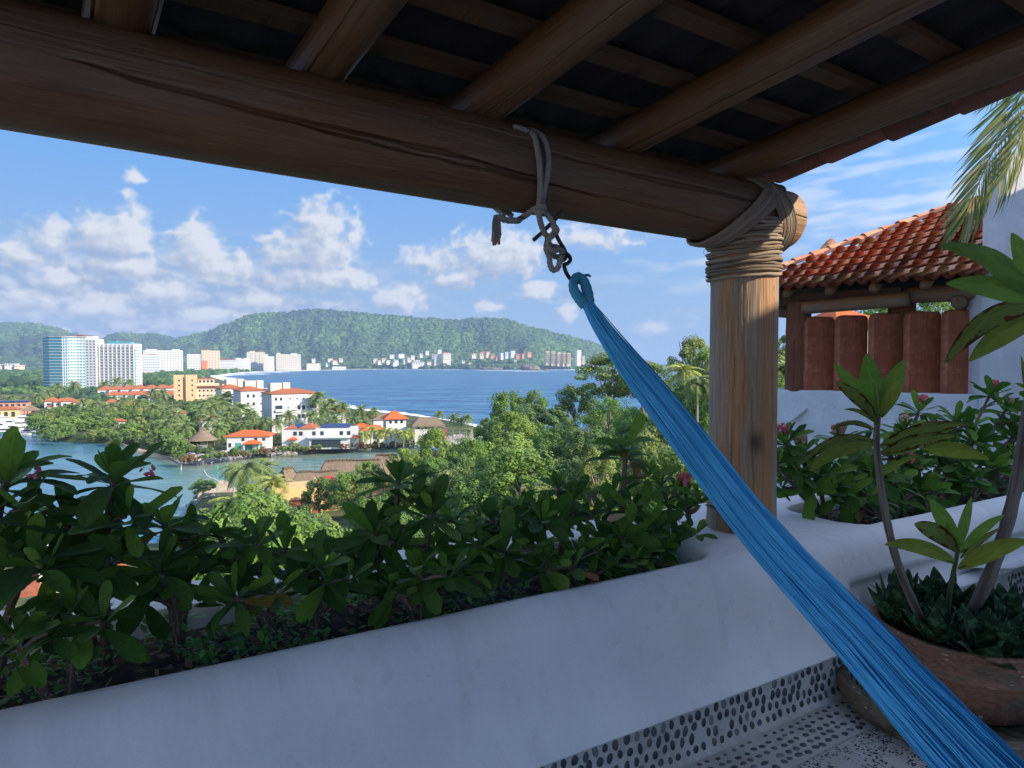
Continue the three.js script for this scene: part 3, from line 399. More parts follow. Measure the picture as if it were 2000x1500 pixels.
  const frame = (t) => { const u = t, c = crv.getPoint(u), T = crv.getTangent(u), vw = c.clone().sub(EYEP).normalize(), W = T.clone().cross(vw).normalize(), Q = W.clone().cross(T).normalize(); if (Q.dot(vw) > 0) Q.negate(); return { c, W, Q, w: crw.getPoint(u).x / 2 }; };
  const sect = (th, t, F) => {                   // W: across the picture, Q: toward the viewer
    const c = Math.cos(th), s = Math.sin(th), op = smoothstep(t, 0.02, 0.35);
    let r = 1 + op * (0.06 * Math.sin(5 * th + 3 * t) + 0.05 * Math.sin(11 * th - 5 * t + 1)) + 0.030 * Math.sin(60 * th + 5 * Math.sin(t * 7 + th * 2)) + op * 0.022 * Math.sin(97 * th + 14 * Math.sin(t * 5 + th * 3)) + op * 0.03 * (vn(th * 9 + 3, t * 6) - 0.5);
    r -= op * 0.34 * Math.exp(-(((th - 1.28 - 0.10 * Math.sin(t * 3)) / 0.20) ** 2)) + op * 0.20 * Math.exp(-(((th - 1.95 + 0.12 * t) / 0.14) ** 2)) + op * 0.15 * Math.exp(-(((th - 0.72 - 0.1 * t) / 0.12) ** 2)) * smoothstep(t, 0.3, 0.7) + smoothstep(t, 0.55, 0.9) * 0.16 * Math.exp(-(((th - 2.45) / 0.1) ** 2));
    const flat = lerp(0.8, 0.62, op);
    return F.c.clone().addScaledVector(F.W, c * F.w * r).addScaledVector(F.Q, s * F.w * r * flat);
  };
  part(Hm, 'netting', make((m) => { const NV = 150, fr = []; for (let j = 0; j <= NV; j++) fr.push(frame(j / NV)); m.grid(420, NV, (u, v) => { const p = sect(u * Math.PI * 2, v, fr[Math.round(v * NV)]); return [p.x, p.y, p.z, u * 1.5, v * 3]; }); }, true), M.blue);
  part(Hm, 'loose_string', make((m) => { const R = rng(15); for (let k = 0; k < 210; k++) { const a0 = 0.15 + R() * 2.85, da = (R() - 0.5) * 0.25, t0 = k < 22 ? 0 : R() * 0.7, t1 = Math.min(1, t0 + 0.2 + R() * 0.4), pts = [], bow = 0.0025 + R() * 0.005; for (let i = 0; i <= 26; i++) { const t = lerp(t0, t1, i / 26), F = frame(t), p = sect(a0 + da * i / 26, t, F); p.addScaledVector(F.Q, -0.001 + bow * Math.sin(i / 26 * Math.PI)); pts.push(p); } m.tube(pts, 0.0012 + R() * 0.0008, 4); } }, true), M.blueString, 'stuff');
  part(Hm, 'edge_string', make((m) => { for (let k = 0; k < 5; k++) { const pts = []; for (let i = 0; i <= 26; i++) { const t = i / 26 * (0.42 + k * 0.03), F = frame(t), p = sect(-0.12 - k * 0.09, t, F); p.addScaledVector(F.W, 0.007 * Math.sin(i / 26 * Math.PI) * (1 + k * 0.35)); pts.push(p); } m.tube(pts, 0.0014, 4); } }, true), M.blue, 'stuff');
}
// ---------------------------------------------------------------- leaves
const leafTex = (kind) => tex(128, 256, (x, y) => {
  const c = Math.abs(x - 0.5) * 2, mid = 1 - smoothstep(c, 0.015, 0.07), ang = y * (kind === 'plumeria' ? 26 : 15) - c * (kind === 'plumeria' ? 3.4 : 3), ve = Math.pow(0.5 + 0.5 * Math.cos(ang * Math.PI * 2), 8), f = fbm(x * 5, y * 9, 3, 5, 9);
  let v = 0.72 + 0.18 * f;
  if (kind === 'snake') { const b = fbm(x * 2.2, y * 13, 4, 3, 13); const k = smoothstep(b, 0.42, 0.6); return mix3([0.55, 0.6, 0.55], [1, 1, 0.95], k); }
  const g = [v, v, v];
  let o = mix3(g, [1, 1, 0.8], ve * (kind === 'plumeria' ? 0.26 : 0.1)); o = mix3(o, [1, 1, 0.72], mid * 0.5);
  if (kind === 'burnt') { const e = smoothstep(c + (fbm(x * 3, y * 11, 3, 3, 11) - 0.5) * 1.1, 0.62, 0.8) ; o = mix3(o, [0.62, 0.34, 0.30], e); }
  return o;
});
const LT = { shrub: leafTex('shrub'), plumeria: leafTex('plumeria'), burnt: leafTex('burnt'), snake: leafTex('snake') };
const leafMat = (rgb, map, tr = 0.42, coat = 0.12, sp = 0.35) => std({ rgb, map, roughness: 0.95, transmission: tr, thickness: 0, clearcoat: coat, clearcoatRoughness: 0.42, specularIntensity: sp });
const LM = {
  shrub: [[0.09, 0.24, 0.03], [0.13, 0.31, 0.035], [0.19, 0.39, 0.045], [0.07, 0.19, 0.03], [0.25, 0.46, 0.06], [0.14, 0.28, 0.05]].map((c) => leafMat(c, LT.shrub)),
  yellow: leafMat([0.42, 0.30, 0.06], LT.shrub), brown: leafMat([0.42, 0.22, 0.09], LT.shrub, 0.3, 0.05), pale: leafMat([0.62, 0.48, 0.32], LT.shrub, 0.3, 0.05),
  plumeria: [[0.23, 0.42, 0.07], [0.27, 0.46, 0.08], [0.33, 0.49, 0.085]].map((c) => leafMat(c, LT.plumeria, 0.6, 0, 0.15)), burnt: leafMat([0.27, 0.35, 0.085], LT.burnt, 0.55, 0, 0.15), lime: leafMat([0.36, 0.44, 0.075], LT.plumeria, 0.6, 0, 0.15),
  snake: [[0.04, 0.10, 0.045], [0.055, 0.13, 0.06], [0.07, 0.16, 0.08]].map((c) => leafMat(c, LT.snake, 0.1, 0.15)),
  weed: [[0.08, 0.24, 0.04], [0.12, 0.3, 0.05]].map((c) => leafMat(c, LT.shrub, 0.4, 0.1)),
  pink: [[0.72, 0.16, 0.2], [0.8, 0.26, 0.28], [0.66, 0.12, 0.16]].map((c) => std({ rgb: c, roughness: 0.95, transmission: 0.35, thickness: 0 })), tan: [[0.5, 0.3, 0.2], [0.58, 0.4, 0.26]].map((c) => std({ rgb: c, roughness: 0.95, transmission: 0.3, thickness: 0 })),
};
M.stem = std({ rgb: [0.34, 0.28, 0.24], map: woodMap(7, [0.75, 0.68, 0.6], [0.5, 0.44, 0.4], [0.9, 0.88, 0.84], 0.5), roughness: 0.9, bumpMap: clayBump, bumpScale: 0.004 });
M.thorn = std({ rgb: [0.30, 0.26, 0.22], roughness: 0.8 });
M.trunkGrey = std({ rgb: [0.34, 0.31, 0.28], map: woodMap(17, [0.7, 0.66, 0.6], [0.45, 0.42, 0.38], [0.9, 0.88, 0.86], 0.6), roughness: 0.85, bumpMap: clayBump, bumpScale: 0.003 });
M.greenStem = std({ rgb: [0.12, 0.16, 0.08], map: woodMap(19, [0.8, 0.8, 0.7], [0.55, 0.6, 0.5], [0.9, 0.9, 0.86], 0.5), roughness: 0.7 });
// unit leaf: base at origin, tip along +z, upper face +y; bend in radians over its length
const PROF = { obovate: (t) => 0.5 * Math.pow(t, 0.62) * Math.pow(Math.max(0, 1 - Math.pow(t, 5)), 0.5) * 1.22, lance: (t) => 0.5 * Math.pow(Math.sin(Math.PI * Math.pow(t, 0.85)), 0.75), snake: (t) => 0.5 * (0.72 + 0.5 * Math.sin(Math.PI * Math.pow(t, 0.7))) * Math.pow(Math.max(0, 1 - t), 0.45), petal: (t) => 0.5 * Math.sin(Math.PI * Math.pow(t, 0.6)) };
function leafGeo(prof, width, bend, foldUp, wave = 0, nu = 4, nv = 6, seed = 0) {
  const m = new MB(), f = PROF[prof];
  m.grid(nu, nv, (u, v) => { const tt = v * 0.985 + 0.006, a = -bend * v, x = (u - 0.5) * 2, w = f(tt) * width; const z = bend ? Math.sin(bend * v) / bend : v, y = bend ? -(1 - Math.cos(bend * v)) / bend : 0, up = Math.abs(x) * w * foldUp + wave * w * Math.sin(v * 9 + x * 2 + seed); return [x * w * Math.sqrt(1 - foldUp * foldUp * 0.3), y + up * Math.cos(a), z + up * Math.sin(bend * v) * 0.6, u, v]; });
  return m.build(true);
}
const SG = [[0.15, 0.25], [0.5, 0.3], [0.9, 0.22], [-0.25, 0.35], [0.35, 0.12]].map(([b, f], i) => leafGeo('obovate', 0.40, b, f, 0.05, 4, 6, i));
const placeLeaf = (parent, geo, mat, pos, dir, up, len, name = 'leaf') => { const z = dir.clone().normalize(), x = up.clone().cross(z).normalize(), y = z.clone().cross(x); const o = part(parent, name, geo, mat); o.position.copy(pos); o.quaternion.setFromRotationMatrix(new THREE.Matrix4().makeBasis(x, y, z)); o.scale.setScalar(len); return o; };
const petalG = leafGeo('petal', 0.95, 0.5, 0.2, 0.06, 3, 3);
function flower(parent, pos, size, mats, R, n = 14) {
  const g = subgroup(parent, 'flower_cluster'); g.position.copy(pos);
  for (let k = 0; k < n; k++) { const a = k * 2.4, e = 0.9 - 1.5 * k / n, d = V(Math.cos(a) * Math.cos(e), Math.sin(e), Math.sin(a) * Math.cos(e)), c = d.clone().multiplyScalar(size * 0.4); for (let j = 0; j < 2; j++) { const b = d.clone().cross(V(0.3, 1, 0.2)).normalize().applyAxisAngle(d, j * Math.PI + k); placeLeaf(g, petalG, mats[(R() * mats.length) | 0], c, b.addScaledVector(d, 0.5), d, size * (0.34 + R() * 0.12), 'petal'); } }
}
function rosette(parent, pos, axis, n, len, R, o = {}) {
  const ax = axis.clone().normalize(), e1 = ax.clone().cross(Math.abs(ax.y) > 0.9 ? V(1, 0, 0) : V(0, 1, 0)).normalize(), e2 = ax.clone().cross(e1);
  const a0 = R() * 6.28;
  for (let k = 0; k < n; k++) {
    const f = (k + 0.5) / n, a = a0 + k * 2.399 + (R() - 0.5) * 0.3, el = lerp(1.3, -0.25, Math.pow(f, 0.95)) + (R() - 0.5) * 0.35, l = len * 1.04 * lerp(0.6, 1.05, Math.min(1, f * 1.8)) * (0.72 + R() * 0.5);
    const out = e1.clone().multiplyScalar(Math.cos(a)).addScaledVector(e2, Math.sin(a)), dir = out.clone().multiplyScalar(Math.cos(el)).addScaledVector(ax, Math.sin(el)), up = ax.clone().multiplyScalar(Math.cos(el)).addScaledVector(out, -Math.sin(el)).addScaledVector(e1, (R() - 0.5) * 0.35);
    let mat = LM.shrub[(R() * 6) | 0]; if (f > 0.75 && R() < 0.05) mat = LM.yellow; if (f > 0.85 && R() < 0.03) mat = LM.brown;
    placeLeaf(parent, SG[(R() * 5) | 0], mat, pos.clone().addScaledVector(out, 0.008).addScaledVector(ax, -f * len * 0.22), dir, up, l);
  }
}
const pv = (px, py, v) => onPlane(px, py, wall(0, v, 0), WN);
function shrub(label, heads, group, o = {}) {
  const R = rng(o.seed ?? Math.round(heads[0][0] * 7 + heads[0][1])), first = pv(heads[0][0], heads[0][1], heads[0][2]);
  const bs = o.base ? o.base : [wallS(first) + (R() - 0.5) * 0.1, clamp(heads[0][2] + (R() - 0.5) * 0.08, 0.1, 0.52)];
  const base = wall(bs[0], bs[1], 0.6), T = thing('thorny_shrub', label, 'shrub', group, base);
  const th = new MB();
  for (const [px, py, v, n = 11, len = 0.17, fl] of heads) {
    const h = pv(px, py, v).sub(base), a = V((R() - 0.5) * 0.03, 0, (R() - 0.5) * 0.03), mid = a.clone().lerp(h, 0.5).add(V((R() - 0.5) * 0.07, 0.03, (R() - 0.5) * 0.05)), pts = curve([a, mid, h], 16), dir = h.clone().sub(pts[12]).normalize().lerp(V(0, 1, 0.25), 0.35).normalize();
    part(T, 'stem', make((m) => m.tube(pts, (t) => lerp(0.017, 0.011, t) * (1 + 0.16 * Math.sin(t * 70 + px)), 8), true), M.stem);
    for (let k = 0; k < 46; k++) { const t = R() * 0.97, i = Math.min(15, Math.floor(t * 16)), p = pts[i].clone().lerp(pts[i + 1], t * 16 - i), d = V(R() - 0.5, (R() - 0.5) * 0.6, R() - 0.5).normalize(), q = p.clone().addScaledVector(d, 0.011), tip = p.clone().addScaledVector(d, 0.034); const s1 = d.clone().cross(V(0.2, 1, 0.4)).normalize().multiplyScalar(0.0025), s2 = d.clone().cross(s1).normalize().multiplyScalar(0.0025); const A = q.clone().add(s1), B = q.clone().sub(s1).add(s2), C = q.clone().sub(s1).sub(s2); th.tri(A, B, tip); th.tri(B, C, tip); th.tri(C, A, tip); }
    rosette(T, h, dir, n + 4, len, R); for (let q = 0; q < 2; q++) { const i = 8 + q * 4 + ((R() * 3) | 0), sp = pts[i].clone().add(V((q - 0.5) * 0.16 + (R() - 0.5) * 0.08, 0.03, (R() - 0.3) * 0.1)); part(T, 'stem', make((m) => m.tube([pts[i - 1], pts[i].clone().lerp(sp, 0.5), sp], 0.008, 6), true), M.stem); rosette(T, sp, V((R() - 0.5) * 0.8, 1, 0.4), 8, len * 0.82, R); }
    if (fl) for (const f of [].concat(fl)) { const fp = h.clone().addScaledVector(dir, 0.05).add(V((R() - 0.5) * 0.05, 0.03, (R() - 0.5) * 0.05)); part(T, 'flower_stalk', make((m) => m.tube([h, h.clone().lerp(fp, 0.6).add(V(0, 0.015, 0)), fp], 0.003, 5), true), LM.shrub[0]); flower(T, fp, f === 'tan' ? 0.062 : 0.072, f === 'tan' ? LM.tan : LM.pink, R); }
  }
  part(T, 'thorns', th.build(), M.thorn, 'stuff');
  return T;
}
const GL = 'thorny shrubs in the left trough';
shrub('tall thorny shrub at the left frame edge, with one big upright leaf', [[12, 935, 0.34, 13, 0.2], [60, 1085, 0.2, 12, 0.19], [-40, 1010, 0.3, 11, 0.19]], GL);
shrub('thorny shrub with a pink flower bud, first tall one from the left edge', [[222, 930, 0.36, 13, 0.19], [130, 1010, 0.4, 11, 0.18], [210, 1085, 0.3, 11, 0.18]], GL);
shrub('low front rosette of dark leaves, leftmost beside the white rim', [[158, 1205, 0.14, 11, 0.17], [30, 1235, 0.12, 9, 0.15]], GL);
shrub('thorny shrub leaning right beside the sunlit gap, with yellowing leaf', [[322, 1020, 0.4, 12, 0.16], [310, 1112, 0.26, 11, 0.17], [372, 1075, 0.45, 8, 0.13]], GL);
shrub('short leafy shrub between the two gaps over the white outer rim', [[505, 1055, 0.32, 12, 0.16], [455, 1165, 0.18, 9, 0.15], [430, 1050, 0.42, 8, 0.13]], GL);
shrub('small shrub with splayed leaves left of the tall middle shrub', [[592, 1110, 0.3, 11, 0.16], [640, 1130, 0.22, 8, 0.14]], GL);
shrub('tall thorny shrub in the middle with a top rosette against the channel', [[778, 935, 0.4, 12, 0.155], [735, 1040, 0.3, 10, 0.17], [690, 1090, 0.36, 9, 0.15]], GL);
shrub('broad dark shrub of crossing leaves right of the tall middle one', [[842, 1000, 0.32, 13, 0.165], [905, 1045, 0.36, 11, 0.16], [880, 1110, 0.24, 10, 0.16]], GL);
shrub('front rosette with star of drooping leaves just behind the rim', [[818, 1118, 0.12, 11, 0.17], [770, 1150, 0.16, 8, 0.14]], GL);
shrub('leafy shrub reaching the middle of the trough, pale upper leaves', [[960, 1010, 0.42, 11, 0.155], [985, 1075, 0.24, 11, 0.16], [1015, 990, 0.46, 9, 0.14]], GL);
shrub('bright green topped shrub under the yellow-tipped trees', [[1090, 950, 0.44, 13, 0.15], [1060, 1015, 0.3, 12, 0.155], [1120, 1000, 0.36, 10, 0.15]], GL);
shrub('lone tall thorny stem with a brown hanging leaf beside the hammock', [[1222, 885, 0.4, 11, 0.155], [1190, 990, 0.34, 11, 0.15], [1215, 1050, 0.2, 10, 0.15]], GL);
shrub('dense dark shrub at the front, right half of the trough', [[1130, 1080, 0.16, 12, 0.155], [1060, 1105, 0.14, 10, 0.15], [1180, 1110, 0.12, 9, 0.14]], GL);
shrub('shrub with pink flowers touching the hammock at the trough end', [[1340, 965, 0.4, 11, 0.14, ['pink', 'pink']], [1290, 945, 0.45, 10, 0.14], [1265, 1030, 0.26, 11, 0.145], [1310, 1045, 0.28, 9, 0.13]], GL);
shrub('low shrub of rounded leaves nearest the trough corner', [[1235, 1085, 0.14, 10, 0.135], [1290, 1070, 0.2, 8, 0.12]], GL);
// single leaves and buds that stand out
{
  const T = scene.children.filter((o) => o.name.startsWith('thorny_shrub')), add = (i, geo, mat, a, b, v, up, nm) => { const o = T[i], p = pv(a[0], a[1], v).sub(o.position), q = pv(b[0], b[1], v).sub(o.position); placeLeaf(o, geo, mat, p, q.clone().sub(p), up, q.distanceTo(p), nm); };
  const R = rng(3);
  add(11, SG[2], LM.brown, [1228, 892], [1268, 945], 0.36, V(0.3, 0.3, 1)); add(11, SG[1], LM.yellow, [1225, 890], [1190, 878], 0.38, V(0, 0.8, 0.6)); add(12, SG[1], LM.pale, [1222, 1005], [1190, 1012], 0.1, V(0, 0.5, 1)); add(3, SG[2], LM.yellow, [330, 1050], [402, 1072], 0.36, V(0, 0.7, 0.7)); add(8, SG[0], LM.brown, [782, 985], [812, 968], 0.34, V(0, 0.3, 1));
  add(0, SG[0], LM.shrub[4], [10, 925], [26, 832], 0.3, V(0.15, 0.1, 1)); add(0, SG[1], LM.shrub[1], [5, 930], [98, 888], 0.32, V(0, 1, 0.4)); add(1, SG[0], LM.shrub[4], [218, 925], [224, 858], 0.33, V(-0.1, 0.1, 1)); add(1, SG[1], LM.shrub[2], [225, 930], [290, 892], 0.32, V(-0.3, 0.8, 0.6)); add(1, SG[4], LM.shrub[2], [212, 925], [186, 888], 0.35, V(0.3, 0.3, 1)); add(6, SG[0], LM.shrub[0], [770, 940], [697, 938], 0.38, V(0, 1, 0.35)); add(6, SG[4], LM.shrub[2], [785, 930], [838, 900], 0.38, V(-0.3, 0.9, 0.5));
  add(11, SG[3], LM.shrub[4], [1228, 868], [1258, 812], 0.38, V(-0.5, 0.2, 1)); add(11, SG[1], LM.shrub[2], [1220, 868], [1168, 852], 0.38, V(0.2, 0.9, 0.5)); add(11, SG[1], LM.shrub[3], [1222, 882], [1172, 882], 0.36, V(0, 1, 0.3)); add(11, SG[1], LM.shrub[2], [1230, 868], [1290, 845], 0.4, V(0, 1, 0.3));
  for (const [i, x, y] of [[1, 290, 922], [0, 62, 925]]) { const p = pv(x, y, 0.36).sub(T[i].position); flower(T[i], p, 0.05, LM.pink, R, 4); }
}
const GR = 'flowering shrubs in the right trough';
const gy = (h) => h;
shrub('flowering shrub right of the log post with a full pink cluster', [[1532, 862, 0.36, 11, 0.17, 'pink'], [1572, 880, 0.3, 10, 0.17, 'tan'], [1518, 905, 0.3, 8, 0.14]], GR, { base: [2.62, 0.36] });
shrub('drooping dark shrub under the tall plumeria leaves', [[1610, 925, 0.3, 10, 0.2], [1660, 905, 0.36, 10, 0.19, 'tan'], [1640, 860, 0.42, 9, 0.17, 'pink']], GR, { base: [2.9, 0.3] });
shrub('leafy shrub behind the plumeria stem, pink flowers half hidden', [[1740, 880, 0.34, 11, 0.2], [1700, 935, 0.24, 10, 0.21], [1770, 915, 0.26, 10, 0.2, 'pink']], GR, { base: [3.3, 0.3] });
shrub('shrub with pink and dried tan flower heads before the brown fins', [[1795, 800, 0.46, 10, 0.18, ['pink', 'tan']], [1765, 838, 0.42, 10, 0.18, 'tan'], [1820, 850, 0.38, 11, 0.19, 'pink']], GR, { base: [3.5, 0.42] });
shrub('tall glossy shrub before the last brown fin', [[1868, 820, 0.42, 11, 0.2], [1905, 860, 0.34, 12, 0.21], [1850, 885, 0.3, 10, 0.2]], GR, { base: [3.9, 0.36] });
shrub('shrub against the white villa wall with a big pink cluster', [[1935, 768, 0.46, 11, 0.18, ['pink', 'pink']], [1965, 800, 0.42, 11, 0.19, 'tan'], [1985, 850, 0.36, 11, 0.2]], GR, { base: [4.3, 0.42] });
shrub('low dark shrub beside the white rim near the right frame edge', [[1935, 905, 0.2, 11, 0.2], [1990, 905, 0.2, 10, 0.2], [1880, 935, 0.18, 9, 0.18]], GR, { base: [4.1, 0.2] });
shrub('low dark shrub filling the near left part of the right trough', [[1640, 965, 0.22, 9, 0.19], [1580, 950, 0.28, 9, 0.17], [1800, 955, 0.16, 10, 0.2]], GR, { base: [3.0, 0.2] });
shrub('upright shrub at the far end of the right trough', [[2040, 800, 0.4, 11, 0.2], [2060, 880, 0.3, 11, 0.2], [2030, 760, 0.46, 10, 0.18, 'pink']], GR, { base: [4.7, 0.36] });
// low weeds and fallen leaves on the soil
{
  const R = rng(88), m = new MB(), wl = (s, v, l, e) => { const p = wall(s, v, 0.62), a = R() * 6.28, d = V(Math.cos(a) * Math.cos(e), Math.sin(e), Math.sin(a) * Math.cos(e)), sd = d.clone().cross(V(0, 1, 0)).normalize().multiplyScalar(l * 0.3), q = p.clone().add(V(0, R() * 0.09, 0)), c = [0.05 + R() * 0.07, 0.17 + R() * 0.14, 0.03 + R() * 0.02]; m.tri(q, q.clone().addScaledVector(d, l * 0.55).add(sd), q.clone().addScaledVector(d, l), c); m.tri(q, q.clone().addScaledVector(d, l), q.clone().addScaledVector(d, l * 0.55).sub(sd), c); };
  for (let k = 0; k < 5200; k++) { const left = R() < 0.68, s = left ? -1.8 + R() * 2.85 : 2.5 + R() * 2.6, v = 0.06 + R() * 0.5; if (fbm(s * 4 + 50, v * 4 + 20, 3) < 0.46) continue; wl(s, v, 0.018 + R() * 0.03, R() * 1.0); }
  solo('ground_cover', m.build(), std({ vertexColors: true, roughness: 1, transmission: 0.35, thickness: 0 }), 'small round-leaved weeds covering soil between the shrub stems', 'weeds', null, 'stuff');
  const d = new MB(); for (let k = 0; k < 420; k++) { const s = R() < 0.7 ? -1.8 + R() * 2.9 : 2.5 + R() * 2.5, p = wall(s, 0.03 + R() * 0.5, 0.632 + R() * 0.01), a = R() * 6.28, l = 0.015 + R() * 0.026, x = V(Math.cos(a) * l, 0.01 * R(), Math.sin(a) * l), y = V(-Math.sin(a) * l * 0.35, 0.012 * R(), Math.cos(a) * l * 0.35), c = mix3([0.16, 0.09, 0.05], [0.34, 0.2, 0.1], R()); d.quad(p.clone().sub(x), p.clone().sub(y), p.clone().add(x), p.clone().add(y), 1, c); }
  solo('leaf_litter', d.build(), std({ vertexColors: true, roughness: 1 }), 'dry brown fallen leaves lying on the dark soil', 'leaf litter', null, 'stuff');
}
// ---------------------------------------------------------------- pots
const PC = V(2.2, 0, -3.3);
{
  const mossMap = (a, b, g) => tex(512, 256, (x, y) => { const k = fbm(x * 10, y * 6, 5, 10, 6), f = vn(x * 160, y * 90, 160, 90); let c = mix3(a, b, k); c = mix3(c, g, smoothstep(fbm(x * 16 + 4, y * 9, 5, 16, 9), 0.5, 0.66) * 0.75); return mix3(c.map((v) => v * (0.85 + f * 0.3)), [0.8, 0.76, 0.7], smoothstep(vn(x * 120 + 5, y * 60, 120, 60) * vn(x * 33, y * 21, 33, 21), 0.72, 0.8) * 0.8); });
  const T = thing('terracotta_pot', 'large weathered terracotta pot of plants beside the hammock', 'pot', null, PC.clone());
  const L = (pts, n = 96) => { const g = new THREE.LatheGeometry(pts.map(([r, y]) => new THREE.Vector2(r, y)), n); const q = g.attributes.position; for (let i = 0; i < q.count; i++) { const x = q.getX(i), y = q.getY(i), z = q.getZ(i), f = 1 + 0.012 * n3(x * 4, y * 6, z * 4); q.setXYZ(i, x * f, y + 0.006 * n3(x * 5, 2, z * 5) * clamp(y * 4, 0, 1), z * f); } g.computeVertexNormals(); return g; };
  part(T, 'bowl', L([[0.0, 0.03], [0.27, 0.03], [0.29, 0.045], [0.325, 0.10], [0.36, 0.17], [0.383, 0.225], [0.392, 0.24], [0.398, 0.25], [0.393, 0.262], [0.383, 0.272], [0.386, 0.30], [0.395, 0.34], [0.408, 0.368], [0.412, 0.38], [0.405, 0.389], [0.385, 0.388], [0.372, 0.375], [0.365, 0.34], [0.36, 0.3]]), std({ map: mossMap([0.45, 0.33, 0.27], [0.54, 0.41, 0.33], [0.38, 0.35, 0.29]), bumpMap: clayBump, bumpScale: 0.006, roughness: 0.9 }));
  part(T, 'potting_soil', L([[0.0, 0.35], [0.2, 0.352], [0.37, 0.34]], 40), M.soil);
  const S = thing('stone_saucer', 'mossy dark stone basin on the floor under the terracotta pot', 'basin', null, V(PC.x - 0.1, 0, PC.z + 0.08));
  part(S, 'basin_body', L([[0.0, 0.012], [0.40, 0.012], [0.44, 0.03], [0.462, 0.09], [0.466, 0.118], [0.475, 0.13], [0.495, 0.134], [0.512, 0.126], [0.52, 0.11], [0.515, 0.06], [0.495, 0.015], [0.48, 0.004]]), std({ map: mossMap([0.36, 0.34, 0.29], [0.46, 0.42, 0.36], [0.22, 0.24, 0.15]), bumpMap: clayBump, bumpScale: 0.01, roughness: 0.95 }));
}
// snake plants in the pot
{
  const G = [0, 1, 2].map((i) => leafGeo('snake', 0.52, -0.25 + 0.1 * i, 0.35, 0.05, 4, 6, i)), proto = new THREE.Group(), R = rng(12);
  for (let k = 0; k < 11; k++) { const a = k * 2.4, f = k / 10, el = lerp(1.35, 0.35, f), d = V(Math.cos(a) * Math.cos(el), Math.sin(el), Math.sin(a) * Math.cos(el)), up = V(-Math.cos(a) * Math.sin(el), Math.cos(el), -Math.sin(a) * Math.sin(el)); placeLeaf(proto, G[k % 3], LM.snake[(R() * 3) | 0], V(Math.cos(a) * 0.012, 0, Math.sin(a) * 0.012), d, up, 0.12 + R() * 0.05); }
  const spots = []; for (let k = 0; k < 30; k++) { const a = k * 2.4, r = 0.345 * Math.sqrt((k + 0.5) / 30); spots.push([Math.cos(a) * r, Math.sin(a) * r]); }
  spots.forEach(([x, z], k) => { const o = k ? proto.clone() : proto; o.name = numbered('snake_plant'); o.position.set(PC.x + x, 0.35, PC.z + z); o.rotation.set(z * 0.9, R() * 6.28, -x * 0.9); const s = 0.85 + R() * 0.5; o.scale.set(s, s * (x < -0.2 ? 1.35 : 1), s); tag(o, 'short dark snake plant rosette filling the terracotta pot', 'plant', 'snake plants in the terracotta pot'); scene.add(o); });
}
// ---------------------------------------------------------------- plumeria stems
function bladeGeo(p0, p1, lift, side, width, roll, prof = 'lance', fold = 0.25, seed = 0) {      // a leaf bent along a curve between two points
  const L = p0.distanceTo(p1), c = p0.clone().lerp(p1, 0.5).addScaledVector(V(0, 1, 0), lift * L).addScaledVector(side, 0.05 * L), m = new MB(), cr = new THREE.QuadraticBezierCurve3(p0, c, p1), f = PROF[prof];
  m.grid(6, 14, (u, v) => { const p = cr.getPoint(v), t = cr.getTangent(v), n0 = side.clone().addScaledVector(t, -side.dot(t)).normalize(), w0 = t.clone().cross(n0).normalize(), w = w0.clone().multiplyScalar(Math.cos(roll)).addScaledVector(n0, Math.sin(roll)), n = w.clone().cross(t).normalize(), x = (u - 0.5) * 2, wd = f(clamp(v * 0.97 + 0.02, 0, 1)) * width * L; p.addScaledVector(w, x * wd).addScaledVector(n, -(Math.abs(x) * wd * fold) + 0.04 * wd * Math.sin(v * 14 + x * 2 + seed)); return [p.x, p.y, p.z, u, v]; });
  return m.build(true);
}
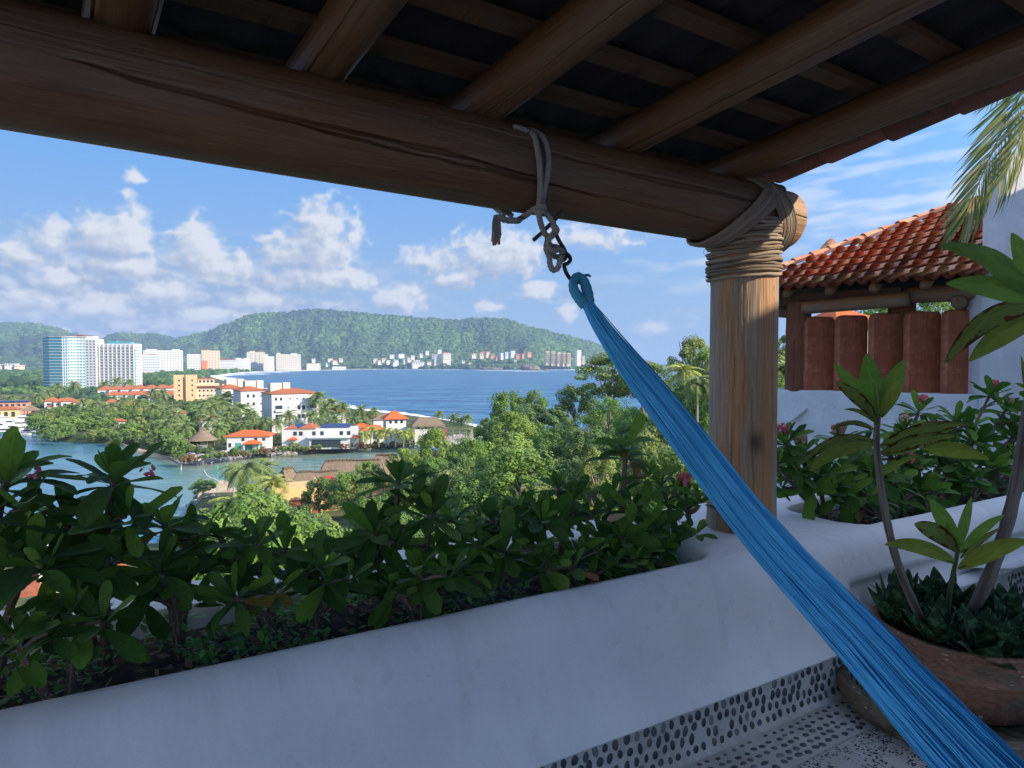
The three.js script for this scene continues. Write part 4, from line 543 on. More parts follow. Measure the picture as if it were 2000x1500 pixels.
{
  const toCam = V(-0.55, 0.35, 0.75).normalize();
  const plant = (label, stem, r0, r1, mat, leaves) => {
    const b = atD(...stem[0]), T = thing('plumeria', label, 'plant', null, b), L = (p) => atD(...p).sub(b);
    part(T, 'stem', make((m) => m.tube(curve(stem.map(L), 40), (t) => lerp(r0, r1, t) * (1 + 0.05 * Math.sin(t * 60)), 12), true), mat);
    leaves.forEach(([a, c, lift, w, roll, mk, lab], i) => { const mm = mk === 'b' ? LM.burnt : mk === 'l' ? LM.lime : LM.plumeria[i % 3]; const A = L(a), C = L(c); const o = part(T, 'leaf', bladeGeo(A, C, lift, toCam, w * 0.74, roll, 'lance', 0.22, i), mm); if (lab) o.userData.label = lab; part(T, 'leaf_stalk', make((m) => m.tube([A.clone().lerp(L([...(a[3] ?? [a[0], a[1]]), a[2]]), 1), A, A.clone().lerp(C, 0.12)], 0.004, 5), true), LM.plumeria[0]); });
  };
  const h = [1714, 812, 3.12];
  plant('tall plumeria with upright leaves, leftmost stem in the terracotta pot', [[1806, 1225, 3.25], [1772, 1150, 3.2], [1747, 1080, 3.17], [1729, 1000, 3.14], [1718, 930, 3.12], [1712, 860, 3.12], h], 0.021, 0.013, M.trunkGrey, [
    [[1712, 815, 3.12], [1692, 690, 3.16], 0, 0.48, 0.1, 'g'], [[1710, 815, 3.12], [1628, 710, 3.05], 0.06, 0.26, 0.5, 'g'], [[1718, 812, 3.12], [1766, 702, 3.16], 0.0, 0.42, -0.3, 'g'], [[1710, 820, 3.1], [1632, 745, 2.98], 0.08, 0.26, 0.7, 'b', 'narrow leaf with a brown scorched edge'], [[1716, 815, 3.08], [1712, 748, 2.98], 0.02, 0.22, 0.9, 'b'], [[1722, 815, 3.1], [1755, 742, 3.0], 0.02, 0.34, -0.5, 'l'],
    [[1706, 860, 3.1], [1556, 912, 2.98], 0.26, 0.22, -0.4, 'b', 'long drooping leaf with scorched margin'], [[1706, 868, 3.08], [1582, 920, 2.86], 0.2, 0.28, -0.2, 'l'], [[1708, 838, 3.1], [1622, 838, 3.0], 0.22, 0.22, -0.5, 'b'], [[1720, 870, 3.06], [1886, 828, 2.8], 0.12, 0.26, 0.2, 'b', 'long leaf with torn brown edge, reaching right'], [[1722, 885, 3.04], [1868, 852, 2.72], 0.1, 0.24, 0.1, 'b'], [[1800, 880, 2.95], [1932, 898, 2.75], 0.16, 0.36, -0.2, 'l'], [[1722, 930, 3.04], [1800, 890, 2.9], 0.2, 0.2, 0.4, 'l'], [[1716, 830, 3.1], [1648, 800, 3.18], 0.3, 0.2, -0.3, 'b']]);
  plant('small plumeria shoot with few leaves, middle stem in the terracotta pot', [[1848, 1222, 3.3], [1856, 1150, 3.25], [1866, 1100, 3.22], [1872, 1070, 3.2]], 0.013, 0.008, M.greenStem, [
    [[1870, 1075, 3.2], [1818, 975, 3.1], 0.08, 0.3, 0.3, 'g'], [[1873, 1072, 3.2], [1898, 970, 3.2], 0.03, 0.26, -0.5, 'g'], [[1868, 1078, 3.2], [1786, 1024, 3.02], 0.12, 0.28, 0.4, 'b', 'leaf with brown scorched edge and curled tip'], [[1866, 1100, 3.2], [1728, 1064, 3.05], 0.14, 0.2, 0.1, 'l'], [[1876, 1080, 3.2], [1962, 1006, 3.05], 0.14, 0.22, -0.3, 'g'], [[1872, 1110, 3.18], [2010, 1056, 2.85], 0.1, 0.26, 0.0, 'l'], [[1876, 1090, 3.2], [1955, 1030, 3.1], 0.06, 0.16, -0.4, 'b'], [[1868, 1070, 3.2], [1850, 1012, 3.08], 0.04, 0.3, 0.6, 'g']]);
  plant('thick plumeria trunk with long leaves at the right frame edge', [[1888, 1222, 3.35], [1930, 1130, 3.32], [1962, 1040, 3.3], [1982, 960, 3.28], [1996, 880, 3.26], [2012, 780, 3.24], [2030, 660, 3.22], [2040, 570, 3.2]], 0.032, 0.024, M.trunkGrey, [
    [[2036, 585, 3.18], [1836, 482, 2.9], 0.16, 0.30, -0.15, 'g'], [[2036, 590, 3.18], [1848, 554, 2.95], 0.06, 0.22, 0.5, 'g'], [[2036, 600, 3.18], [1846, 708, 2.95], 0.24, 0.22, -0.1, 'b', 'drooping leaf with a torn brown tip'], [[2038, 610, 3.18], [1893, 706, 3.0], 0.08, 0.26, 0.1, 'l'], [[2036, 580, 3.18], [1976, 455, 3.0], 0.02, 0.28, 0.4, 'g'], [[2040, 580, 3.2], [2120, 480, 3.1], 0.1, 0.3, 0, 'g'], [[2044, 590, 3.2], [2170, 600, 3.1], 0.2, 0.28, 0, 'g'], [[2020, 860, 3.2], [1994, 695, 3.0], 0.05, 0.12, 0.9, 'b']]);
}
// ---------------------------------------------------------------- palm whose fronds hang into the picture at upper right
{
  const b = V(6.35, 0.3, -7.55), T = thing('coconut_palm', 'palm hanging sunlit feathery fronds over the tiled pavilion roof', 'palm tree', null, b), R = rng(31);
  part(T, 'trunk', make((m) => m.tube(curve([V(0, 0, 0), V(0.1, 2.2, 0.05), V(0.15, 4.4, 0), V(0.12, 6.2, 0)], 30), (t) => lerp(0.17, 0.12, t) * (1 + 0.04 * Math.sin(t * 180)), 12), true), M.trunkGrey);
  const lm = [[0.16, 0.22, 0.05], [0.24, 0.28, 0.08], [0.34, 0.33, 0.12], [0.42, 0.38, 0.2]].map((c) => leafMat(c, null, 0.35, 0.1)), lg = leafGeo('lance', 0.036, 0.45, 0.4, 0, 2, 6);
  const frond = (pts, len, n, lw, old) => {
    const g = subgroup(T, 'frond'), cr = new THREE.CatmullRomCurve3(pts.map((p) => p.clone().sub(b)), false, 'centripetal');
    part(g, 'rachis', make((m) => m.tube(cr.getPoints(30), (t) => lerp(0.018, 0.003, t), 6), true), lm[2]);
    for (let k = 0; k < n; k++) for (const s of [-1, 1]) { const t = 0.12 + 0.88 * (k + R() * 0.6) / n, p = cr.getPoint(Math.min(1, t)), d = cr.getTangent(Math.min(1, t)), side = d.clone().cross(V(0.25, 0.4, 0.9)).normalize().multiplyScalar(s), dir = side.multiplyScalar(lerp(0.85, 0.35, t)).addScaledVector(d, lerp(0.5, 0.95, t)).add(V((R() - 0.5) * 0.25, -0.32 + (R() - 0.5) * 0.3, (R() - 0.5) * 0.3)); placeLeaf(g, lg, lm[Math.min(3, (R() * 3 + (R() < old ? 1 : 0)) | 0)], p, dir, V(0.2, 0.7, 0.7).addScaledVector(side, 0.2), len * lw(t) * (0.85 + R() * 0.3), 'leaflet'); }
  };
  const lw = (t) => 0.55 + 0.45 * Math.sin(Math.PI * clamp(t * 0.95, 0, 1));
  frond([V(6.45, 6.4, -7.5), atD(2130, 10, 6.9), atD(2030, 120, 6.6), atD(1965, 240, 6.4), atD(1915, 350, 6.3), atD(1884, 425, 6.25)], 0.60, 84, lw, 0.5);
  frond([V(6.45, 6.4, -7.5), atD(2180, -30, 6.7), atD(2080, 90, 6.5), atD(2010, 230, 6.3), atD(1965, 340, 6.2)], 0.6, 60, lw, 0.3);
  frond([V(6.45, 6.4, -7.5), atD(2120, 60, 7.2), atD(2000, 110, 7.1), atD(1925, 165, 7.0)], 0.5, 44, lw, 0.3);
  for (let k = 0; k < 7; k++) { const a = -0.6 + k * 0.75, d = V(Math.cos(a), 0, Math.sin(a)), o = V(6.45, 6.45, -7.5); frond([o, o.clone().addScaledVector(d, 0.9).add(V(0, 0.55, 0)), o.clone().addScaledVector(d, 1.8).add(V(0, 0.3, 0)), o.clone().addScaledVector(d, 2.5).add(V(0, -0.6, 0))], 0.6, 14, lw, 0.2); }
}
// ---------------------------------------------------------------- sea, lagoon, land, hills
const LAND = SEA + 2.2;
const sea2 = (l) => l.map(([x, y]) => atY(x, y, SEA));
{
  const wn = (s, f) => tex(512, 512, (x, y) => grey(fbm(x * f + s, y * f * 2.2, 4, f, Math.round(f * 2.2)) * 0.7 + Math.abs(vn(x * f * 1.0 + 3, y * f * 3, f, f * 3) - 0.5) * 0.5), false);
  const seaMap = tex(512, 512, (x, y) => { const k = fbm(x * 5, y * 30, 4, 5, 30), c = smoothstep(vn(x * 40, y * 160, 40, 160) * vn(x * 9 + 3, y * 40, 9, 40), 0.60, 0.74); return mix3(mix3([0.13, 0.31, 0.46], [0.33, 0.53, 0.63], smoothstep(k, 0.32, 0.68)), [0.85, 0.9, 0.92], c * 0.5); });
  M.sea = std({ map: seaMap, bumpMap: wn(4, 10), bumpScale: 0.9, roughness: 0.36, specularIntensity: 0.5, side: THREE.FrontSide });
  const m = new MB(), rad = [20, 60, 120, 200, 320, 480, 700, 1000, 1500, 2200, 3200, 5000, 9000, 18000, 45000];
  m.grid(96, rad.length - 1, (u, v) => { const a = -Math.PI / 2 - 2.2 + 4.4 * u, r = rad[Math.round(v * (rad.length - 1))], x = Math.cos(a) * r, z = Math.sin(a) * r; return [x, SEA, z, x / 110, z / 110]; });
  const g = m.build(true), nn = g.attributes.normal; for (let i = 0; i < nn.count; i++) nn.setXYZ(i, 0, 1, 0);
  setting('sea', g, M.sea);
  // lagoon: paler, greener, shallow over sand near the spit
  const lagMap = tex(256, 256, (x, y) => { const k = fbm(x * 6, y * 16, 4, 6, 16); return grey(0.86 + 0.2 * k); });
  const lb = new MB(); const P = (x, z) => V(x, SEA + 0.06, z);
  const front = sea2([[-900, 800], [-60, 800], [0, 805], [40, 806], [60, 822], [75, 850], [120, 862], [235, 870], [300, 888], [352, 903], [440, 898], [540, 887], [660, 879], [780, 873], [880, 866], [935, 850], [960, 846]]), back = sea2([[-900, 1150], [-300, 1080], [-100, 1040], [20, 1080], [120, 1070], [235, 1060], [300, 1050], [352, 1040], [440, 1020], [540, 1000], [660, 965], [780, 935], [880, 915], [960, 890], [1000, 880], [1040, 868], [1060, 860]]);
  const deep = [0.32, 0.52, 0.60], teal = [0.44, 0.58, 0.54], sand = [0.62, 0.58, 0.45];
  lb.grid(16 * 8, 16, (u, v) => { const f = u * 16, i = Math.min(15, Math.floor(f)), t = f - i, a = front[i].clone().lerp(front[i + 1], t), b = back[i].clone().lerp(back[i + 1], t), p = a.lerp(b, v), q = P(p.x, p.z), px = 1000 + FPX * p.x / -p.z, right = smoothstep(px, 150, 420), n = fbm(p.x * 0.02 + 9, p.z * 0.05 + 4, 4) - 0.5; let c = mix3(deep, teal, clamp(right + n * 1.2, 0, 1)); c = mix3(c, sand, clamp((1 - smoothstep(v + n * 0.3, 0.02, 0.28)) * smoothstep(px, 210, 300) * (1 - smoothstep(px, 900, 1000)) * 0.75, 0, 1)); return [q.x, q.y, q.z, p.x / 60, p.z / 60, c.map((x) => Math.pow(x, 2.2) * 0.95)]; });
  setting('lagoon', lb.build(true), std({ vertexColors: true, map: lagMap, bumpMap: M.sea.bumpMap, bumpScale: 0.22, roughness: 0.22, specularIntensity: 0.6 }));
}
const groundMap = tex(512, 512, (x, y) => { const k = fbm(x * 8, y * 8, 5, 8, 8), f = vn(x * 120, y * 120, 120, 120); return mix3([0.20, 0.27, 0.10], [0.36, 0.38, 0.19], smoothstep(k, 0.35, 0.7)).map((v) => v * (0.75 + f * 0.4)); });
const sandMap = tex(256, 256, (x, y) => { const k = fbm(x * 8, y * 8, 4, 8, 8); return mix3([0.70, 0.60, 0.48], [0.80, 0.72, 0.60], k); });
M.ground = std({ map: groundMap, roughness: 1 }); M.sand = std({ map: sandMap, roughness: 1 });
function landSheet(name, pts, top, mat, bank = 4, uvS = 60) {
  const c = pts.map((p) => new THREE.Vector2(p.x, p.z)), tri = THREE.ShapeUtils.triangulateShape(c, []), m = new MB(), ccw = THREE.ShapeUtils.isClockWise(c) ? -1 : 1;
  const inn = pts.map((p, i) => { const a = pts[(i - 1 + pts.length) % pts.length], b = pts[(i + 1) % pts.length], t = b.clone().sub(a).setY(0).normalize(); return V(p.x - t.z * bank * ccw, top, p.z + t.x * bank * ccw); });
  inn.forEach((p) => m.v(p.x, p.y, p.z, p.x / uvS, p.z / uvS)); tri.forEach(([a, b, d]) => m.t(a, b, d));
  pts.forEach((p, i) => { const j = (i + 1) % pts.length, q = pts[j]; m.quad(inn[i], inn[j], V(q.x, SEA - 1, q.z), V(p.x, SEA - 1, p.z), 1 / uvS); });
  return setting(name, m.build(), mat);
}
const SHORE = sea2([[-400, 795], [-100, 799], [0, 804], [40, 805], [62, 822], [80, 852], [120, 865], [180, 867], [235, 871], [258, 879], [300, 889], [335, 895], [352, 904], [375, 908], [405, 905], [440, 899], [480, 894], [540, 888], [600, 884], [660, 880], [720, 877], [780, 874], [830, 871], [880, 867], [915, 861], [938, 850], [944, 842], [880, 828], [800, 817], [740, 811.5], [690, 803], [640, 791], [590, 777], [540, 766], [480, 753.5], [440, 745.5], [418, 739], [411, 734], [424, 730], [450, 727.5], [500, 725.6], [560, 724], [620, 722.8], [700, 721.6], [760, 720.8]]);
landSheet('mainland', [...SHORE, V(-200, 0, -3800), V(-9000, 0, -5200), V(-5200, 0, -1400)], LAND, M.ground);
{ // far beach and near sea beach: strips of sand along the shore
  const strip = (name, a, w, y0, y1) => { const m = new MB(); m.grid((a.length - 1) * 6, 3, (u, v) => { const f = u * (a.length - 1), i = Math.min(a.length - 2, Math.floor(f)), p = a[i].clone().lerp(a[i + 1], f - i), t = a[i + 1].clone().sub(a[i]).normalize(), q = p.clone().add(V(-t.z, 0, t.x).multiplyScalar(-w * (v - 0.1) * (1 + 0.15 * n3(f, 1, 1)))); return [q.x, lerp(y0, y1, v), q.z, q.x / 20, q.z / 20]; }); return setting(name, m.build(true), M.sand); };
  strip('beach', sea2([[944, 842], [880, 828], [800, 817], [740, 811.5], [690, 803], [640, 791], [590, 777], [540, 766], [480, 753.5], [440, 745.5], [418, 739], [411, 734]]).map((p) => p), 20, SEA - 0.1, LAND + 0.3);
  strip('far_beach', sea2([[411, 734], [424, 730], [450, 727.5], [500, 725.6], [560, 724], [620, 722.8], [700, 721.6], [760, 720.8]]), 60, SEA - 0.1, LAND + 0.3);
  const spit = sea2([[225, 868], [240, 878], [262, 886], [300, 893], [330, 899], [352, 905], [345, 898], [300, 884], [260, 872]]); landSheet('sand_spit', spit, SEA + 0.7, M.sand, 1.5, 20);
}
{ // breaking surf: ragged low strips of foam, real sheets just proud of the water
  const foam = std({ rgb: [0.85, 0.88, 0.9], roughness: 0.9 }), m = new MB(), R = rng(71);
  const run = (l, w, y = 0.25) => { const a = sea2(l); m.grid((a.length - 1) * 40, 2, (u, v) => { const f = u * (a.length - 1), i = Math.min(a.length - 2, Math.floor(f)), p = a[i].clone().lerp(a[i + 1], f - i), t = a[i + 1].clone().sub(a[i]).normalize(), n = fbm(f * 9 + w, v * 2 + 3, 3), off = (v - 0.5) * w * (0.25 + 1.5 * n) * Math.min(1, 6 * Math.min(u, 1 - u) + 0.1) + (vn(f * 14, w) - 0.5) * w * 0.7, q = p.add(V(-t.z, 0, t.x).multiplyScalar(off)); return [q.x, SEA + y + (v === 0.5 ? 0.7 * n : -0.1), q.z, u, v]; }); };
  for (const [o, w] of [[0.6, 7], [2.6, 7], [5.2, 5]]) run([[946, 840 - o], [900, 831 - o], [850, 824 - o], [800, 815.5 - o], [740, 810 - o], [690, 801.5 - o], [650, 792 - o], [620, 784 - o], [590, 776 - o * 0.6]], w); run([[945, 836], [905, 829], [868, 823]], 4); run([[812, 812], [780, 807], [735, 803], [718, 800.5]], 5); run([[700, 797], [662, 790], [640, 785.5]], 6); run([[770, 813], [735, 808], [690, 799]], 3); run([[520, 760], [470, 749], [430, 741], [415, 736]], 14); run([[415, 736], [426, 732], [450, 729], [500, 726.6], [560, 724.8], [620, 723.4], [700, 722.1]], 55); run([[470, 745], [445, 740], [428, 736], [424, 734]], 26); run([[520, 731], [470, 732.5], [432, 734]], 30); run([[560, 727], [500, 729], [450, 731.5]], 30); run([[700, 722], [760, 721.4], [840, 721.2], [900, 721.8]], 40); run([[930, 723], [985, 724], [1015, 724.5]], 40); run([[1008, 726], [1030, 725], [1062, 726]], 50, 1.2); run([[1060, 723], [1110, 722.4], [1140, 721]], 40);
  const f = solo('surf', m.build(true), foam, 'white broken surf along the beaches and around the rocks', 'surf', null, 'stuff'); void f; void R;
}
// our own slope, from below the terrace down to the channel, with a spur on the right
const slopeY = (x, z) => {
  const d = Math.max(1, -z), a = x / d, k = smoothstep(a, -0.24, 0.0), L = [[4, -3.6], [20, -8], [50, -15.5], [105, -21], [135, -24], [160, -27.5], [400, -32]], Rr = [[4, -3.6], [20, -8], [40, -11.5], [140, -13], [190, -18], [235, -27.5], [400, -32]];
  const pl = (T) => { let i = 0; while (i < T.length - 2 && d > T[i + 1][0]) i++; return lerp(T[i][1], T[i + 1][1], clamp((d - T[i][0]) / (T[i + 1][0] - T[i][0]), 0, 1)); };
  const LW = [[4, -3.6], [20, -8], [50, -16.5], [100, -24.5], [112, -27.5], [400, -34]]; const kw = 1 - smoothstep(a, -0.5, -0.44);
  return lerp(lerp(pl(L), pl(LW), kw), pl(Rr), k) + smoothstep(a, 0.2, 0.45) * 4 * (1 - smoothstep(d, 150, 220)) + 0.5 * n3(x * 0.07, z * 0.07, 3);
};
setting('hillside', make((m) => m.grid(110, 70, (u, v) => { const a = lerp(-1.7, 1.9, u), d = 2.2 + 260 * v * v, x = a * d, z = -d - 2 + 0; return [x, slopeY(x, z), z, x / 30, z / 30]; }), true), M.ground);

// ---------------------------------------------------------------- far hills, wooded
const hillMap = tex(256, 256, (x, y) => { const k = fbm(x * 10, y * 10, 5, 10, 10); return mix3([0.17, 0.25, 0.10], [0.27, 0.33, 0.15], k); });
M.hill = std({ map: hillMap, roughness: 1 });
const clumpG = (() => { const g = new THREE.IcosahedronGeometry(1, 1), q = g.attributes.position; for (let i = 0; i < q.count; i++) { const x = q.getX(i), y = q.getY(i), z = q.getZ(i), f = 1 + 0.35 * n3(x * 1.9, y * 1.9, z * 1.9); q.setXYZ(i, x * f, y * f * 0.85, z * f); } g.computeVertexNormals(); return g; })();
M.far = std({ rgb: [1, 1, 1], roughness: 1 });
function forest(name, label, n, sample, r0, r1, seed, dark = 1) {
  const R = rng(seed), im = new THREE.InstancedMesh(clumpG, M.far, n), mt = new THREE.Matrix4(), q = new THREE.Quaternion(), col = new THREE.Color(); let k = 0;
  for (let t = 0; k < n && t < n * 6; t++) { const p = sample(R); if (!p) continue; const s = lerp(r0, r1, Math.pow(R(), 1.6)); q.setFromEuler(new THREE.Euler(R() * 0.6, R() * 6.28, R() * 0.6)); mt.compose(p.add(V(0, s * 0.35, 0)), q, V(s, s * (0.75 + R() * 0.5), s)); im.setMatrixAt(k, mt); const g = R(), w = fbm(p.x * 0.004 + 40, p.z * 0.004 + 70, 3); col.setRGB((0.024 + 0.075 * g * g) * (0.25 + w * 1.5) * dark, (0.07 + 0.11 * g * g) * (0.38 + w * 1.24) * dark, (0.022 + 0.022 * g) * dark); im.setColorAt(k, col); k++; }
  im.count = k; im.name = name; im.castShadow = im.receiveShadow = true; tag(im, label, 'woodland', null, 'stuff'); scene.add(im); return im;
}
const interp = (T, x) => { let i = 0; while (i < T.length - 2 && x > T[i + 1][0]) i++; const f = clamp((x - T[i][0]) / (T[i + 1][0] - T[i][0]), 0, 1); return lerp(T[i][1], T[i + 1][1], f * f * (3 - 2 * f) * 0.5 + f * 0.5); };
function hill(name, sil, base, back, x0, x1, seed, gully = 26) {
  const f = (u, v) => {
    const px = lerp(x0, x1, u), d0 = interp(base, px), dr = back, py = interp(sil, px), w = v < 0.72 ? v / 0.72 : 1, d = v < 0.72 ? d0 + dr * w : d0 + dr + (v - 0.72) / 0.28 * dr * 0.9, R1 = atD(px, py, d0 + dr), a = (px - 1000) / FPX;
    const H = R1.y - SEA; let y = SEA - 1 + H * (v < 0.72 ? 0.35 * w + 0.65 * Math.pow(w, 1.25) : 1 - Math.pow((v - 0.72) / 0.28, 1.3));
    y += gully * Math.min(1, H / 160) * Math.sin(Math.PI * clamp(w, 0, 1)) * (v < 0.72 ? 1 : 0) * (fbm(px * 0.03 + seed, w * 1.3 + seed, 4) - 0.58) * 3;
    return V(a * d, y, -d);
  };
  setting(name, make((m) => m.grid(150, 60, (u, v) => { const p = f(u, v); return [p.x, p.y, p.z, p.x / 300, p.z / 300]; }), true), M.hill);
  return f;
}
const H1 = hill('headland_hill', [[330, 676], [350, 662], [400, 651], [440, 636], [490, 617], [525, 613], [560, 613], [600, 608], [630, 606], [665, 611], [700, 613], [760, 619], [830, 624], [880, 628], [940, 624], [985, 626], [1040, 642], [1100, 657], [1150, 670], [1185, 682], [1200, 696], [1215, 708], [1222, 716]], [[330, 3500], [500, 3150], [740, 2960], [900, 2930], [1000, 2800], [1100, 2860], [1215, 3100]], 950, 330, 1222, 3);
const H2 = hill('far_left_hill', [[-300, 640], [-60, 638], [0, 634], [60, 635], [110, 642], [140, 654], [190, 672], [240, 690]], [[-300, 2600], [240, 2800]], 1500, -300, 240, 8, 50);
const H3 = hill('middle_hill', [[150, 690], [200, 668], [215, 658], [240, 652], [265, 655], [300, 654], [330, 661], [352, 666], [400, 672], [470, 690]], [[150, 3300], [470, 3500]], 1300, 150, 470, 5, 40);
forest('headland_forest', 'dense green woodland covering the long hill across the bay', 30000, (R) => { const u = R(), v = Math.pow(R(), 0.9) * 0.78; return H1(u, v); }, 4.5, 15, 1);
forest('left_hill_forest', 'hazy woodland on the far hill behind the glass tower', 9000, (R) => H2(R(), R() * 0.8), 9, 20, 2, 0.85);
forest('middle_hill_forest', 'hazy woodland on the low double hill behind the white hotels', 8000, (R) => H3(R(), R() * 0.8), 9, 18, 3, 0.85);
{ // woods on the flat land, between the towers and the hills
  const inL = (x, d) => { const px = 1000 + FPX * x / d; return px < 420 + (d - 1500) * 0.12; };
  forest('plain_woodland', 'low green woodland on the flat land behind the towers and hotels', 14000, (R) => { const d = 760 * Math.pow(4.6, R()), a = lerp(-0.95, -0.15, R()), x = a * d; if (!inL(x, d) || (d < 1450 && a > -0.44)) return null; return V(x, LAND, -d); }, 3.2, 8, 4);
}
forest('town_trees', 'garden trees filling the ground between the row houses and the towers', 1100, (R) => { const px = lerp(-40, 420, R()), py = lerp(741, 782, R()), p = atY(px, py, LAND); if (px < 90 && py > 770) return null; return p; }, 1.4, 3.2, 6);
// islets
{
  const rock = std({ map: tex(256, 256, (x, y) => mix3([0.33, 0.30, 0.25], [0.56, 0.52, 0.44], fbm(x * 8, y * 8, 5, 8, 8))), roughness: 1 });
  const islet = (name, label, px, py, d, w, h, seed) => { const g = new THREE.IcosahedronGeometry(1, 4), q = g.attributes.position; for (let i = 0; i < q.count; i++) { const x = q.getX(i), y = q.getY(i), z = q.getZ(i), f = 1 + 0.55 * n3(x * 1.6 + seed, y * 1.6, z * 1.6) + 0.22 * n3(x * 5, y * 5 + seed, z * 5); q.setXYZ(i, x * f * w, Math.max(-0.25, y * f) * h, z * f * w * 0.6); } g.computeVertexNormals(); const p = atY(px, py, SEA); const o = solo(name, g, rock, label, 'rock'); o.position.set(p.x * d / -p.z, SEA, -d); };
  islet('rock_islet', 'pale rocky islet with surf, before the beige terraces across the bay', 1037, 724, 2450, 38, 24, 1); islet('rock_islet', 'small dark rock low in the water right of the pale islet', 1068, 724, 2400, 12, 6, 5); islet('rock_islet', 'dark wooded rock at the headland foot beside the white tower', 1150, 722, 2700, 30, 26, 9); islet('rock_islet', 'distant islet on the horizon seen right of the hammock', 1268, 712, 5600, 60, 45, 13);
  islet('rock_islet', 'low rocks at the water below the hillside villas', 958, 722, 2650, 40, 9, 19);
}
// ---------------------------------------------------------------- trees
const TM = std({ vertexColors: true, roughness: 0.95, transmission: 0.32, thickness: 0 });
const bark = std({ rgb: [0.22, 0.18, 0.14], roughness: 1 }), palmBark = std({ rgb: [0.36, 0.32, 0.27], roughness: 1 });
function crownGeo(seed, { n = 900, clumps = 16, leaf = 0.3, flat = 0.75, base = [0.07, 0.15, 0.03], var_ = 0.05, layered = 0, droop = 0 }) {       // unit radius crown centred at 0
  const R = rng(seed), m = new MB(), C = [];
  for (let k = 0; k < clumps; k++) { const a = R() * 6.28, y = layered ? clamp((Math.floor(R() * layered) + 0.5) / layered * 2 - 1 + (R() - 0.5) * 0.35, -0.9, 1) : lerp(-0.7, 1, R()), rr = Math.sqrt(Math.max(0.04, 1 - y * y)) * (0.45 + 0.5 * R()); C.push([Math.cos(a) * rr * (1 + 0.25 * (R() - 0.4)), y * flat, Math.sin(a) * rr * (1 + 0.25 * (R() - 0.4)), (0.13 + 0.26 * R() * R()) * (layered ? 1.3 : 1), 0.75 + 0.5 * R(), R(), (R() - 0.5) * 0.9, (R() - 0.5) * 0.9]); }
  for (let i = 0; i < n; i++) {
    const c = C[(R() * clumps) | 0]; let x, y, z; do { x = R() * 2 - 1; y = R() * 2 - 1; z = R() * 2 - 1; } while (x * x + y * y + z * z > 1); const l = Math.hypot(x, y, z) || 1, s = Math.pow(l, 0.35) / l; x *= s; y *= s; z *= s;
    const p = V(c[0] + (x + y * c[6]) * c[3], c[1] + y * c[3] * (layered ? 0.5 : 1.05), c[2] + (z + y * c[7]) * c[3]), nrm = V(x + (R() - 0.5) * 1.1, y + 0.35 + (R() - 0.5) * 1.1, z + (R() - 0.5) * 1.1).normalize(), t = V(R() - 0.5, R() - 0.5 - droop, R() - 0.5).cross(nrm).normalize(), b = nrm.clone().cross(t), L = leaf * (0.45 + R() * 1.05), w = L * 0.36, g = c[4] * (0.75 + R() * 0.5), yl = c[5] > 0.75 ? 1 : 0, col = [(base[0] + var_ * R() + yl * 0.03) * g, (base[1] + var_ * R() + yl * 0.025) * g, base[2] * g];
    const A = p.clone().addScaledVector(t, -L / 2), B = p.clone().addScaledVector(b, w).addScaledVector(nrm, -0.1 * L), D = p.clone().addScaledVector(t, L / 2), E = p.clone().addScaledVector(b, -w).addScaledVector(nrm, -0.1 * L);
    m.quad(A, B, D, E, 1, col);
  }
  return m.build();
}
const trunkGeo = (h, r, seed) => make((m) => { const R = rng(seed), top = V((R() - 0.5) * 0.3, h, (R() - 0.5) * 0.3); m.tube(curve([V(0, -0.4, 0), V((R() - 0.5) * 0.2, h * 0.5, (R() - 0.5) * 0.2), top], 8), (t) => r * (1.3 - 0.7 * t), 7); for (let k = 0; k < 6; k++) { const a = k * 1.05 + R(), s = h * (0.5 + 0.1 * k * 0.7), l = h * (0.5 + R() * 0.4); m.tube([V(top.x * s / h, s, top.z * s / h), V(Math.cos(a) * l * 0.4, s + l * 0.3, Math.sin(a) * l * 0.4), V(Math.cos(a) * l * 0.75, s + l * 0.7, Math.sin(a) * l * 0.75)], (t) => r * 0.55 * (1 - 0.75 * t), 5); } }, true);
const TR = trunkGeo(1, 0.07, 5);
const GREENS = [[0.115, 0.235, 0.035], [0.15, 0.285, 0.04], [0.08, 0.18, 0.04], [0.19, 0.31, 0.045], [0.21, 0.285, 0.07]];
const nearCrowns = GREENS.flatMap((b, i) => [0, 1].map((k) => crownGeo(100 + i * 7 + k, { n: 8600, clumps: 62 + 12 * k, leaf: 0.072, flat: 0.8, base: b })));
const midCrowns = GREENS.map((b, i) => crownGeo(200 + i, { n: 1700, clumps: 34, leaf: 0.15, flat: 0.78, base: b }));
const layerCrown = crownGeo(300, { n: 8000, clumps: 52, leaf: 0.065, flat: 0.6, base: [0.14, 0.23, 0.045], layered: 5 }), yelCrown = crownGeo(310, { n: 5200, clumps: 30, leaf: 0.085, flat: 0.9, base: [0.26, 0.33, 0.07] }), vineCrown = crownGeo(320, { n: 9000, clumps: 60, leaf: 0.055, flat: 0.8, base: [0.14, 0.29, 0.05] });
function tree(name, label, group, c, r, crown, gy, sx = 1, sy = 1, turn = 0) {          // crown centre, radius
  const y0 = Math.min(gy ?? slopeY(c.x, c.z), c.y - r * 0.6 * sy), T = thing(name, label, 'tree', group, V(c.x, y0, c.z), turn), h = c.y - y0;
  const t = part(T, 'trunk', TR, bark); t.scale.set(r * 0.9, Math.max(0.4, h * 0.95), r * 0.9);
  const k = part(T, 'crown', crown, TM); k.position.y = h; k.scale.set(r * sx, r * sy, r * sx * 0.92); k.rotation.set(0.25 * Math.sin(c.x * 3), 0, 0.25 * Math.sin(c.z * 3.7)); return T;
}
const RT = rng(404);
